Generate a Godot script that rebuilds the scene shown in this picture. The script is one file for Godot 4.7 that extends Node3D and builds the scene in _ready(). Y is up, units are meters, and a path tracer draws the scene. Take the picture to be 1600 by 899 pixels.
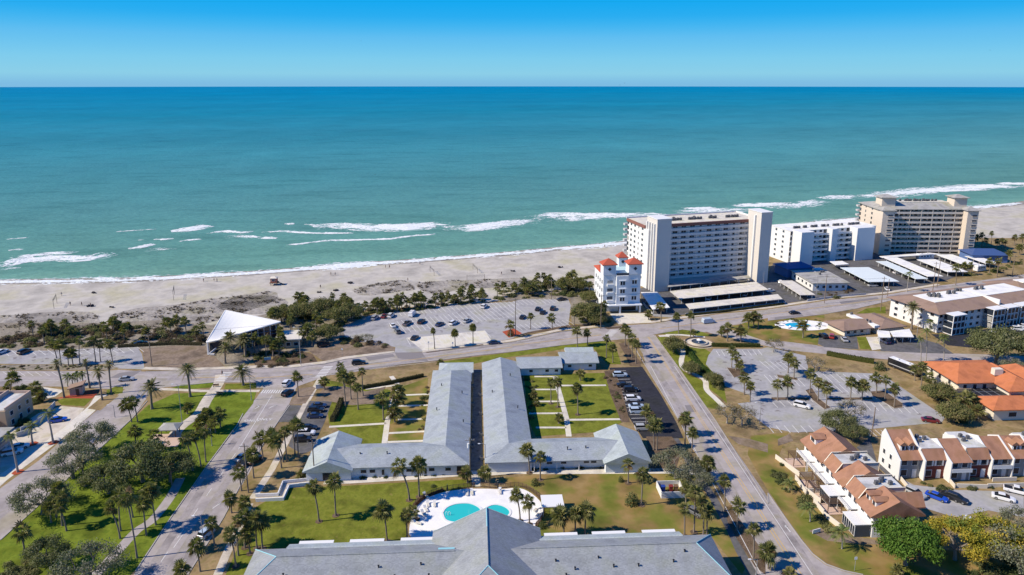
extends Node3D
# A beach town from the air: the gulf, the beach and its car parks, a low condominium court, townhouses and towers along the shore.

var rng := RandomNumberGenerator.new()
var M := {}
var used := {}
var boxes := {}

# ---------- mesh building ----------
class MB:
	var v := PackedVector3Array()
	var n := PackedVector3Array()
	var c := PackedColorArray()
	var ink := Color(1, 1, 1)
	var tinted := false
	func tri(a: Vector3, b: Vector3, d: Vector3):   # seen from outside a, b, d run anticlockwise
		var nn := (b - a).cross(d - a).normalized()
		v.append(a); v.append(d); v.append(b)
		n.append(nn); n.append(nn); n.append(nn)
		if tinted:
			c.append(ink); c.append(ink); c.append(ink)
	func quad(a: Vector3, b: Vector3, d: Vector3, e: Vector3):
		tri(a, b, d); tri(a, d, e)
	func box(p: Vector3, s: Vector3, bs := Basis()):
		var h := s / 2
		var q: Array[Vector3] = []
		for k in 8:
			q.append(p + bs * Vector3(h.x if k & 1 else -h.x, h.y if k & 2 else -h.y, h.z if k & 4 else -h.z))
		quad(q[4], q[5], q[7], q[6]); quad(q[1], q[0], q[2], q[3]); quad(q[5], q[1], q[3], q[7])
		quad(q[0], q[4], q[6], q[2]); quad(q[6], q[7], q[3], q[2]); quad(q[0], q[1], q[5], q[4])
	func slab(a: Vector3, b: Vector3):              # a box between two corners
		box((a + b) / 2, (b - a).abs())
	func prism(pts, y0: float, y1: float, cap := true):
		var p := PackedVector2Array(pts)
		var area := 0.0
		for i in p.size():
			var q := p[(i + 1) % p.size()]
			area += p[i].y * q.x - p[i].x * q.y
		if area < 0:
			p.reverse()
		if y1 > y0:
			for i in p.size():
				var a := p[i]
				var b := p[(i + 1) % p.size()]
				quad(Vector3(a.x, y0, a.y), Vector3(b.x, y0, b.y), Vector3(b.x, y1, b.y), Vector3(a.x, y1, a.y))
		if cap:
			var t := Geometry2D.triangulate_polygon(p)
			for i in range(0, t.size(), 3):
				var a := Vector3(p[t[i]].x, y1, p[t[i]].y)
				var b := Vector3(p[t[i + 1]].x, y1, p[t[i + 1]].y)
				var d := Vector3(p[t[i + 2]].x, y1, p[t[i + 2]].y)
				if (b - a).cross(d - a).y < 0:
					tri(a, d, b)
				else:
					tri(a, b, d)
	func tube(path: Array, radii: Array, sides := 7):
		var rings := []
		for i in path.size():
			var dir: Vector3 = (path[min(i + 1, path.size() - 1)] - path[max(i - 1, 0)]).normalized()
			var side := dir.cross(Vector3(0, 0, 1) if absf(dir.z) < 0.9 else Vector3(1, 0, 0)).normalized()
			var up := side.cross(dir)
			var ring := []
			for k in sides:
				var w := TAU * k / sides
				ring.append(path[i] + (side * cos(w) + up * sin(w)) * radii[i])
			rings.append(ring)
		for i in path.size() - 1:
			for k in sides:
				var j: int = (k + 1) % sides
				var at := v.size()
				quad(rings[i][k], rings[i + 1][k], rings[i + 1][j], rings[i][j])
				var mid: Vector3 = (rings[i][k] + rings[i + 1][j]) / 2 - (path[i] + path[i + 1]) / 2
				if n[at].dot(mid) < 0:
					for m in range(at, v.size()):
						n[m] = -n[m]
					for m in range(at, v.size(), 3):
						var s := v[m]; v[m] = v[m + 1]; v[m + 1] = s
		for k in range(1, sides - 1):
			var e: Array = rings[-1]
			tri(e[0], e[k], e[k + 1])
	func hip(x0: float, x1: float, z0: float, z1: float, y0: float, y1: float, a := 0.0, b := 0.0, thick := 0.25):
		# a roof with its ridge along x; a and b are how far each ridge end is drawn in (0: a gable)
		var zm := (z0 + z1) / 2
		var r0 := Vector3(x0 + a, y1, zm)
		var r1 := Vector3(x1 - b, y1, zm)
		var p := [Vector3(x0, y0, z1), Vector3(x1, y0, z1), Vector3(x1, y0, z0), Vector3(x0, y0, z0)]
		quad(p[0], p[1], r1, r0); quad(p[2], p[3], r0, r1)
		tri(p[1], p[2], r1); tri(p[3], p[0], r0)
		var d := Vector3(0, -thick, 0)
		for i in 4:
			quad(p[i] + d, p[(i + 1) % 4] + d, p[(i + 1) % 4], p[i])
		quad(p[3] + d, p[2] + d, p[1] + d, p[0] + d)
	func turn(from: int, t: Transform3D):
		for i in range(from, v.size()):
			v[i] = t * v[i]; n[i] = t.basis * n[i]
	func done() -> ArrayMesh:
		var a := []
		a.resize(Mesh.ARRAY_MAX)
		a[Mesh.ARRAY_VERTEX] = v
		a[Mesh.ARRAY_NORMAL] = n
		if tinted:
			a[Mesh.ARRAY_COLOR] = c
		var m := ArrayMesh.new()
		if v.size():
			m.add_surface_from_arrays(Mesh.PRIMITIVE_TRIANGLES, a)
		return m

func V(x, z) -> Vector2: return Vector2(x, z)
func X(p: Vector2, y := 0.0) -> Vector3: return Vector3(p.x, y, p.y)

# ---------- naming and tagging ----------
func numbered(called: String, parent: Node) -> String:
	var key := "%d/%s" % [parent.get_instance_id(), called]
	var k: int = used.get(key, 0)
	used[key] = k + 1
	return called if k == 0 else "%s_%03d" % [called, k]

func tag(o: Node3D, label := "", category := "", group := "", kind := "") -> Node3D:
	if label: o.set_meta("label", label)
	if category: o.set_meta("category", category)
	if group: o.set_meta("group", group)
	if kind: o.set_meta("kind", kind)
	return o

func base(called: String, label: String, category: String, at := Vector3.ZERO, turn := 0.0, group := "") -> Node3D:
	var o := Node3D.new()
	o.name = numbered(called, self)
	add_child(o, true)
	o.position = at
	o.rotation.y = turn
	return tag(o, label, category, group)

func put(called: String, m: Mesh, material: Material, parent: Node3D = self, at := Vector3.ZERO) -> MeshInstance3D:
	var o := MeshInstance3D.new()
	o.name = numbered(called, parent)
	o.mesh = m
	o.material_override = material
	o.position = at
	parent.add_child(o, true)
	return o

func crate(size: Vector3) -> ArrayMesh:   # one shared box for each size
	var key := "%.2f %.2f %.2f" % [size.x, size.y, size.z]
	if not boxes.has(key):
		var b := MB.new()
		b.box(Vector3.ZERO, size)
		boxes[key] = b.done()
	return boxes[key]

func piece(called: String, p: Vector3, size: Vector3, material: Material, parent: Node3D) -> MeshInstance3D:
	return put(called, crate(size), material, parent, p)

func copy(o: Node3D, label: String, at: Vector3, turn := 0.0, size := 1.0, group := "") -> Node3D:
	var r: Node3D = o.duplicate()
	r.name = numbered(o.get_meta("kindname"), self)
	add_child(r, true)
	r.visible = true
	r.position = at
	r.rotation.y = turn
	r.scale = Vector3.ONE * size
	r.set_meta("label", label)
	if group:
		r.set_meta("group", group)
	return r

# ---------- materials ----------
func lin(r: float, g: float, b: float) -> Color: return Color(r, g, b).linear_to_srgb()

func noise(sd: int, freq: float, octaves := 4) -> FastNoiseLite:
	var f := FastNoiseLite.new()
	f.seed = sd
	f.frequency = freq
	f.fractal_octaves = octaves
	f.noise_type = FastNoiseLite.TYPE_SIMPLEX_SMOOTH
	return f

func tex(sd: int, freq: float, ramp: Array, side := 512, octaves := 5) -> NoiseTexture2D:
	var t := NoiseTexture2D.new()
	t.width = side
	t.height = side
	t.seamless = true
	t.noise = noise(sd, freq, octaves)
	var g := Gradient.new()
	var off := PackedFloat32Array()
	var col := PackedColorArray()
	for k in ramp.size():
		off.append(float(k) / (ramp.size() - 1))
		col.append(ramp[k])
	g.offsets = off
	g.colors = col
	t.color_ramp = g
	return t

func flat(called: String, c: Color, rough := 0.8, metal := 0.0) -> StandardMaterial3D:
	var m := StandardMaterial3D.new()
	m.resource_name = called
	m.albedo_color = c
	m.roughness = rough
	m.metallic = metal
	m.metallic_specular = 0.4
	M[called] = m
	return m

# a mottled surface: a ramp of colours over `span` metres, and a second, coarser mottling multiplied over it
func mottled(called: String, ramp: Array, span: float, freq: float, rough := 0.9, coarse := 0.0, strength := 0.2, bump := 0.0) -> StandardMaterial3D:
	var m := flat(called, Color.WHITE, rough)
	m.metallic_specular = 0.25
	m.albedo_texture = tex(hash(called) % 1000, freq, ramp)
	m.uv1_triplanar = true
	m.uv1_world_triplanar = true
	m.uv1_scale = Vector3.ONE / span
	if coarse > 0:
		m.detail_enabled = true
		m.detail_blend_mode = BaseMaterial3D.BLEND_MODE_MUL
		m.detail_uv_layer = BaseMaterial3D.DETAIL_UV_2
		var w := 1.0 - strength
		m.detail_albedo = tex(hash(called) % 1000 + 7, 0.012, [Color(w, w, w), Color(1, 1, 1), Color(w + 0.1, w + 0.1, w)], 512, 5)
		m.uv2_triplanar = true
		m.uv2_world_triplanar = true
		m.uv2_scale = Vector3.ONE / coarse
	if bump > 0:
		m.heightmap_enabled = true
		m.heightmap_texture = tex(hash(called) % 1000 + 3, freq, [Color.BLACK, Color.WHITE])
		m.heightmap_scale = bump
	return m

# laid shingles: staggered tabs, each a little lighter or darker, with the shadow line of every course left to a bump
func shingles(called: String, c: Color):
	var m := mottled(called, [Color.WHITE, Color.WHITE], 5.0, 0.05, 0.95, 40.0, 0.16)
	var im := Image.create_empty(512, 512, false, Image.FORMAT_RGB8)
	var hm := Image.create_empty(512, 512, false, Image.FORMAT_RGB8)
	var r := RandomNumberGenerator.new()
	r.seed = 11
	for row in 26:
		var x := -r.randi_range(0, 30)
		while x < 512:
			var w := r.randi_range(22, 46)
			var s := r.randf_range(0.90, 1.0)
			im.fill_rect(Rect2i(x, row * 20, w, 20), Color(s, s, s * 1.01))
			x += w
		for k in 20:
			hm.fill_rect(Rect2i(0, row * 20 + k, 512, 1), Color(1, 1, 1) * (1.0 - k / 20.0))
	m.albedo_texture = ImageTexture.create_from_image(im)
	m.albedo_color = c
	m.heightmap_enabled = true
	m.heightmap_texture = ImageTexture.create_from_image(hm)
	m.heightmap_scale = 0.7
	m.uv1_triplanar_sharpness = 12.0

func tinted(called: String, rough := 0.9) -> StandardMaterial3D:
	var m := flat(called, Color.WHITE, rough)
	m.vertex_color_use_as_albedo = true
	return m

# ---------- ground pieces ----------
func sheet(called: String, pts: Array, level: int, material: Material, kind := "structure", parent: Node3D = self) -> MeshInstance3D:
	var b := MB.new()
	b.prism(pts, level * 0.004, level * 0.004)
	var o := put(called, b.done(), material, parent)
	if kind: o.set_meta("kind", kind)
	return o

func along(path: Array, w: float, side := 0.0) -> Array:   # the outline of a band of width w along a path, moved sideways
	var l := []
	var r := []
	for i in path.size():
		var d: Vector2 = (path[min(i + 1, path.size() - 1)] - path[max(i - 1, 0)]).normalized()
		var q := Vector2(-d.y, d.x)
		l.append(path[i] + q * (side + w / 2))
		r.append(path[i] + q * (side - w / 2))
	r.reverse()
	return l + r

func smooth(path: Array, steps := 5) -> Array:
	var out := []
	for i in path.size() - 1:
		for k in steps:
			out.append(path[i].cubic_interpolate(path[i + 1], path[max(i - 1, 0)], path[min(i + 2, path.size() - 1)], float(k) / steps))
	out.append(path[-1])
	return out

func band(called: String, path: Array, w: float, level: int, material: Material, parent: Node3D = self, kind := "structure") -> MeshInstance3D:
	var b := MB.new()
	ribbon(b, path, w, level * 0.004)
	var o := put(called, b.done(), material, parent)
	if kind: o.set_meta("kind", kind)
	return o

func ribbon(b: MB, path: Array, w: float, y: float):
	var a := along(path, w)
	var m := a.size() - 1
	for i in path.size() - 1:
		b.quad(X(a[i], y), X(a[m - i], y), X(a[m - i - 1], y), X(a[i + 1], y))
		if b.n[-1].y < 0:
			for k in range(b.n.size() - 6, b.n.size()):
				b.n[k] = -b.n[k]
			for k in range(b.n.size() - 6, b.n.size(), 3):
				var s := b.v[k]; b.v[k] = b.v[k + 1]; b.v[k + 1] = s

func kerb(path: Array, w := 0.22, h := 0.13, material: Material = null, called := "kerb"):
	var b := MB.new()
	var a := along(path, w)
	var m := a.size() - 1
	for i in path.size() - 1:
		b.prism([a[i], a[i + 1], a[m - i - 1], a[m - i]], 0.0, h)
	put(called, b.done(), material if material else M.kerb).set_meta("kind", "structure")

func dashes(b: MB, p: Vector2, q: Vector2, w: float, level: int, dash := 0.0, gap := 0.0):
	var d := (q - p).normalized()
	var len := p.distance_to(q)
	var s := 0.0
	while s < len:
		var e: float = min(len, s + dash) if dash > 0 else len
		ribbon(b, [p + d * s, p + d * e], w, level * 0.004)
		s = e + gap if dash > 0 else len

# stall lines: n+1 lines from p towards q, each running along `out`
func stalls(b: MB, p: Vector2, q: Vector2, n: int, out: Vector2, level := 8, w := 0.17):
	for k in n + 1:
		var s := p.lerp(q, float(k) / n)
		ribbon(b, [s, s + out], w, level * 0.004)


func _ready():
	rng.seed = 7
	var cam := Camera3D.new()
	cam.name = "camera"
	cam.near = 1.0
	cam.far = 60000.0
	cam.projection = Camera3D.PROJECTION_FRUSTUM
	cam.size = 0.80918
	cam.frustum_offset = Vector2(0, -0.06166)
	cam.position = Vector3(0, 92, 0)
	cam.rotation_degrees = Vector3(-12.7307, -3.0154, 0)
	add_child(cam)
	cam.current = true

	var around := WorldEnvironment.new()
	around.name = "environment"
	var env := Environment.new()
	env.background_mode = Environment.BG_SKY
	env.sky = Sky.new()
	var sm := PanoramaSkyMaterial.new()
	var im := Image.create_empty(16, 2048, false, Image.FORMAT_RGBF)
	var air := Gradient.new()                       # by height above the horizon, in degrees / 90
	air.offsets = PackedFloat32Array([0.0, 0.008, 0.02, 0.038, 0.055, 0.072, 0.12, 0.3, 1.0])
	air.colors = PackedColorArray([Color(0.50, 0.74, 0.89), Color(0.55, 0.81, 0.91), Color(0.50, 0.80, 0.93), Color(0.38, 0.745, 0.945), Color(0.17, 0.68, 0.945), Color(0.06, 0.655, 0.945), Color(0.05, 0.56, 0.90), Color(0.05, 0.43, 0.80), Color(0.05, 0.32, 0.68)])
	for y in 2048:
		var c: Color = air.sample(clamp(1.0 - (y + 0.5) / 1024.0, 0.0, 1.0)) if y < 1024 else Color(0.50, 0.74, 0.89)
		im.fill_rect(Rect2i(0, y, 16, 1), c.srgb_to_linear())
	sm.panorama = ImageTexture.create_from_image(im)
	env.sky.sky_material = sm
	env.background_energy_multiplier = 0.82
	env.tonemap_mode = Environment.TONE_MAPPER_LINEAR
	env.tonemap_exposure = 1.22
	env.sdfgi_enabled = true
	env.ssao_enabled = true
	env.ssil_enabled = true
	around.environment = env
	add_child(around)

	var sun := DirectionalLight3D.new()
	sun.name = "sun"
	sun.light_energy = 1.6
	sun.light_color = Color(1.0, 0.95, 0.87)
	sun.light_angular_distance = 0.5
	sun.shadow_enabled = true
	add_child(sun)
	sun.look_at_from_position(Vector3.ZERO, Vector3(0.985, -0.87, -0.16), Vector3.UP)

	materials()
	water()
	terrain()
	roads()
	lots()
	court()
	front_block()
	townhouses()
	towers()
	shore_buildings()
	far_right()
	left_side()
	pool_deck()
	plants()
	cars()
	poles()
	beach_life()

func materials():
	flat("kerb", lin(0.36, 0.335, 0.31))
	flat("white", lin(0.70, 0.70, 0.69), 0.6)
	flat("paint", lin(0.62, 0.61, 0.58), 0.7)
	flat("yellow_paint", lin(0.55, 0.36, 0.10), 0.7)
	flat("cream", lin(0.66, 0.60, 0.50))
	flat("grey_wall", lin(0.45, 0.45, 0.46))
	flat("trim_white", lin(0.7, 0.7, 0.7), 0.5)
	flat("blind", lin(0.34, 0.33, 0.31), 0.6)
	flat("slate_wall", lin(0.10, 0.13, 0.19))
	flat("porch_grey", lin(0.26, 0.26, 0.26))
	flat("dark", lin(0.02, 0.02, 0.024), 0.5)
	flat("grey_metal", lin(0.25, 0.26, 0.27), 0.4, 0.5)
	flat("window_glass", lin(0.025, 0.032, 0.045), 0.08)
	flat("shade_glass", lin(0.06, 0.075, 0.095), 0.12)
	flat("turquoise", lin(0.26, 0.52, 0.58), 0.6)
	flat("wood", lin(0.16, 0.10, 0.06))
	flat("pole_wood", lin(0.22, 0.17, 0.13))
	flat("concrete_pole", lin(0.42, 0.40, 0.37))
	mottled("asphalt", [lin(0.335, 0.30, 0.292), lin(0.41, 0.372, 0.362)], 24.0, 0.03, 0.95, 90.0, 0.2)
	mottled("pale_asphalt", [lin(0.31, 0.305, 0.31), lin(0.385, 0.375, 0.385)], 24.0, 0.03, 0.95, 70.0, 0.16)
	mottled("dark_asphalt", [lin(0.026, 0.027, 0.036), lin(0.045, 0.045, 0.055)], 20.0, 0.03, 0.9, 60.0, 0.2)
	mottled("old_asphalt", [lin(0.10, 0.10, 0.105), lin(0.15, 0.145, 0.15)], 20.0, 0.03, 0.9, 60.0, 0.25)
	mottled("concrete", [lin(0.52, 0.46, 0.38), lin(0.62, 0.56, 0.48)], 16.0, 0.04, 0.95, 50.0, 0.2)
	mottled("paver", [lin(0.58, 0.54, 0.47), lin(0.68, 0.64, 0.56)], 16.0, 0.04, 0.95, 50.0, 0.15)
	mottled("sand", [lin(0.40, 0.372, 0.33), lin(0.47, 0.437, 0.39), lin(0.51, 0.475, 0.425)], 60.0, 0.02, 1.0, 170.0, 0.16, 12.0)
	mottled("wet_sand", [lin(0.27, 0.24, 0.2), lin(0.33, 0.29, 0.25)], 40.0, 0.03, 0.6, 100.0, 0.2)
	mottled("dune_sand", [lin(0.26, 0.23, 0.20), lin(0.345, 0.315, 0.28), lin(0.41, 0.38, 0.345)], 36.0, 0.03, 1.0, 120.0, 0.25, 25.0)
	mottled("dry_grass", [lin(0.235, 0.165, 0.08), lin(0.31, 0.225, 0.12), lin(0.20, 0.165, 0.06)], 26.0, 0.02, 1.0, 80.0, 0.3, 6.0)
	mottled("lawn", [lin(0.115, 0.145, 0.017), lin(0.19, 0.20, 0.03), lin(0.145, 0.17, 0.02), lin(0.24, 0.205, 0.055)], 22.0, 0.022, 1.0, 60.0, 0.3, 6.0)
	mottled("bright_lawn", [lin(0.09, 0.145, 0.013), lin(0.165, 0.21, 0.022), lin(0.12, 0.17, 0.016)], 22.0, 0.025, 1.0, 60.0, 0.3, 6.0)
	mottled("patchy_lawn", [lin(0.11, 0.14, 0.02), lin(0.17, 0.17, 0.035), lin(0.27, 0.185, 0.07), lin(0.31, 0.215, 0.095)], 70.0, 0.016, 1.0, 90.0, 0.25, 6.0)
	mottled("mulch", [lin(0.11, 0.075, 0.05), lin(0.2, 0.145, 0.10)], 14.0, 0.06, 1.0, 40.0, 0.3, 8.0)
	mottled("bare_soil", [lin(0.20, 0.15, 0.11), lin(0.29, 0.225, 0.17)], 24.0, 0.04, 1.0, 60.0, 0.3, 6.0)
	mottled("red_mulch", [lin(0.30, 0.06, 0.03), lin(0.4, 0.10, 0.05)], 10.0, 0.08, 1.0)
	mottled("scrub_soil", [lin(0.21, 0.18, 0.14), lin(0.34, 0.30, 0.245)], 20.0, 0.04, 1.0, 60.0, 0.3, 10.0)
	shingles("shingle", lin(0.36, 0.40, 0.43))
	shingles("aged_shingle", lin(0.315, 0.335, 0.35))
	shingles("pale_shingle", lin(0.42, 0.475, 0.49))
	mottled("brown_shingle", [lin(0.25, 0.17, 0.135), lin(0.33, 0.235, 0.19)], 8.0, 0.09, 0.95, 40.0, 0.15, 3.0)
	mottled("rust_shingle", [lin(0.31, 0.155, 0.10), lin(0.42, 0.235, 0.16)], 7.0, 0.09, 0.95, 30.0, 0.25, 3.0)
	mottled("orange_tile", [lin(0.46, 0.15, 0.065), lin(0.57, 0.215, 0.105)], 7.0, 0.08, 0.9, 30.0, 0.2, 4.0)
	mottled("red_tile", [lin(0.36, 0.075, 0.045), lin(0.45, 0.11, 0.07)], 6.0, 0.09, 0.9)
	mottled("grey_roof", [lin(0.33, 0.32, 0.31), lin(0.42, 0.41, 0.40)], 14.0, 0.05, 0.9, 50.0, 0.25)
	mottled("flat_roof", [lin(0.5, 0.5, 0.5), lin(0.62, 0.62, 0.62)], 14.0, 0.04, 0.9, 40.0, 0.25)
	mottled("white_roof", [lin(0.72, 0.71, 0.69), lin(0.8, 0.79, 0.77)], 14.0, 0.04, 0.85, 40.0, 0.1)
	mottled("pool_deck", [lin(0.74, 0.73, 0.72), lin(0.82, 0.81, 0.8)], 14.0, 0.04, 0.85, 40.0, 0.06)
	mottled("blue_white_wall", [lin(0.62, 0.66, 0.69), lin(0.69, 0.73, 0.76)], 14.0, 0.04, 0.85)
	flat("pale_metal_roof", lin(0.66, 0.72, 0.72), 0.5)
	mottled("brick_wall", [lin(0.15, 0.045, 0.035), lin(0.22, 0.07, 0.055)], 4.0, 0.1)
	flat("tan_wall", lin(0.46, 0.34, 0.23))
	flat("pink_wall", lin(0.52, 0.38, 0.30))
	flat("tower_cream", lin(0.60, 0.52, 0.43))
	flat("tower_grey", lin(0.60, 0.565, 0.52))
	flat("gallery_grey", lin(0.56, 0.56, 0.56))
	flat("deep_blue", lin(0.05, 0.09, 0.22), 0.5)
	flat("red_band", lin(0.23, 0.10, 0.08))
	flat("pole_grey", lin(0.3, 0.3, 0.3), 0.5)
	flat("rail_grey", lin(0.62, 0.61, 0.60))
	flat("tower_pale", lin(0.62, 0.56, 0.49))
	flat("bluish_white", lin(0.70, 0.72, 0.74), 0.7)
	flat("blue_wall", lin(0.10, 0.17, 0.36), 0.7)
	flat("turquoise_wall", lin(0.35, 0.5, 0.52), 0.7)
	flat("pool_tile", lin(0.3, 0.5, 0.6), 0.4)
	flat("pool_blue_floor", lin(0.45, 0.62, 0.64), 0.7)
	flat("bin_blue", lin(0.02, 0.05, 0.25), 0.5)
	flat("bin_red", lin(0.2, 0.03, 0.03), 0.6)
	mottled("gravel", [lin(0.13, 0.125, 0.12), lin(0.24, 0.23, 0.22)], 8.0, 0.06, 0.95, 20.0, 0.3)
	mottled("patched_asphalt", [lin(0.19, 0.175, 0.175), lin(0.24, 0.22, 0.22)], 12.0, 0.05, 0.95)
	mottled("worn_asphalt", [lin(0.285, 0.257, 0.25), lin(0.36, 0.325, 0.318)], 14.0, 0.04, 0.95, 40.0, 0.2)
	mottled("paver_roof", [lin(0.60, 0.56, 0.50), lin(0.68, 0.64, 0.58)], 14.0, 0.04, 0.85, 40.0, 0.15)


# ---------- the gulf, the beach, the ground ----------
func shoreline() -> Array:
	return [Vector2(-2600, 60), Vector2(-900, -170), V(-284.5,-331.4), V(-225.2,-337), V(-195.9,-337.1), V(-166.5,-337.8), V(-138.1,-342.1), V(-109.1,-347.8), V(-85.4,-354), V(-60.9,-361.9), V(-34.9,-367.3), V(-8,-374.4), V(20.2,-382.6), V(42.4,-390.7), V(65.4,-397.6), V(87.4,-404.9), V(122.9,-415.4), V(170.2,-435.9), V(221.5,-456.5), V(277,-476.9), V(336.3,-496.7), V(380,-513.7), V(432.1,-531.7), Vector2(620, -640), Vector2(1300, -1050), Vector2(3200, -2200)]

func water():
	var shore := shoreline()
	var b := MB.new()
	b.tinted = true
	var steps := [-12.0, 4.0, 14.0, 30.0, 50.0, 75.0, 105.0, 145.0, 200.0, 270.0, 360.0, 480.0, 650.0, 900.0, 1300.0, 1900.0, 2800.0, 4300.0, 7000.0, 12000.0, 21500.0]
	var hue := [lin(0.224, 0.383, 0.270), lin(0.189, 0.356, 0.265), lin(0.157, 0.330, 0.260), lin(0.141, 0.313, 0.251), lin(0.133, 0.304, 0.245), lin(0.126, 0.296, 0.247), lin(0.121, 0.295, 0.253), lin(0.112, 0.291, 0.263), lin(0.104, 0.284, 0.269), lin(0.095, 0.283, 0.279), lin(0.081, 0.276, 0.284), lin(0.070, 0.267, 0.290), lin(0.056, 0.258, 0.296), lin(0.040, 0.247, 0.307), lin(0.029, 0.241, 0.319), lin(0.015, 0.234, 0.333), lin(0.010, 0.228, 0.350), lin(0.005, 0.226, 0.367), lin(0.002, 0.222, 0.387), lin(0.000, 0.223, 0.404), lin(0.000, 0.210, 0.406)]
	var far := noise(31, 0.0012, 3)
	var near := noise(32, 0.008, 4)
	# a fan of cells that widen towards the horizon; the colour follows the distance to the shore
	var radii := [110.0]
	while radii[-1] < 21000:
		radii.append(radii[-1] * 1.045 + 2.0)
	var angles := 150
	var grid := []
	for i in angles + 1:
		var w := deg_to_rad(-80.0 + 160.0 * i / angles)
		var col := []
		for r in radii:
			var p: Vector2 = Vector2(sin(w), -cos(w)) * float(r)
			var d := 1e9
			for s in shore.size() - 1:
				d = min(d, p.distance_to(Geometry2D.get_closest_point_to_segment(p, shore[s], shore[s + 1])))
			var k := 0
			while k < steps.size() - 2 and steps[k + 1] < d:
				k += 1
			var h: Color = hue[k].srgb_to_linear().lerp(hue[k + 1].srgb_to_linear(), clamp((d - steps[k]) / (steps[k + 1] - steps[k]), 0.0, 1.0))
			var s2 := 1.0 + 0.13 * far.get_noise_2d(p.x * 0.45, p.y * 1.6) + 0.14 * near.get_noise_2d(p.x * 0.5, p.y * 2.2)
			col.append([X(p, -0.06), Color(h.r * s2, h.g * s2, h.b * s2)])
		grid.append(col)
	for i in angles:
		for k in radii.size() - 1:
			for q in [grid[i][k], grid[i + 1][k + 1], grid[i + 1][k], grid[i][k], grid[i][k + 1], grid[i + 1][k + 1]]:
				b.v.append(q[0])
				b.n.append(Vector3.UP)
				b.c.append(q[1])
	var m := tinted("sea_water", 0.5)
	m.metallic_specular = 0.16
	m.normal_enabled = true
	m.normal_scale = 0.8
	var t := NoiseTexture2D.new()
	t.width = 512
	t.height = 512
	t.seamless = true
	t.as_normal_map = true
	t.bump_strength = 3.0
	t.noise = noise(5, 0.02, 4)
	m.normal_texture = t
	m.albedo_texture = tex(91, 0.03, [Color(0.84, 0.85, 0.86), Color(0.97, 0.97, 0.97), Color(0.9, 0.91, 0.92), Color(1, 1, 1)], 512, 5)
	m.uv1_triplanar = true
	m.uv1_world_triplanar = true
	m.uv1_scale = Vector3(1.0 / 110, 1, 1.0 / 44)
	m.detail_enabled = true
	m.detail_blend_mode = BaseMaterial3D.BLEND_MODE_MUL
	m.detail_uv_layer = BaseMaterial3D.DETAIL_UV_2
	m.detail_albedo = tex(92, 0.02, [Color(0.86, 0.88, 0.88), Color(1, 1, 1), Color(0.93, 0.94, 0.94)], 512, 4)
	m.uv2_triplanar = true
	m.uv2_world_triplanar = true
	m.uv2_scale = Vector3(1.0 / 900, 1, 1.0 / 260)
	m.albedo_color = Color(1, 1, 1)
	put("sea", b.done(), m).set_meta("kind", "structure")
	foam()

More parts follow.
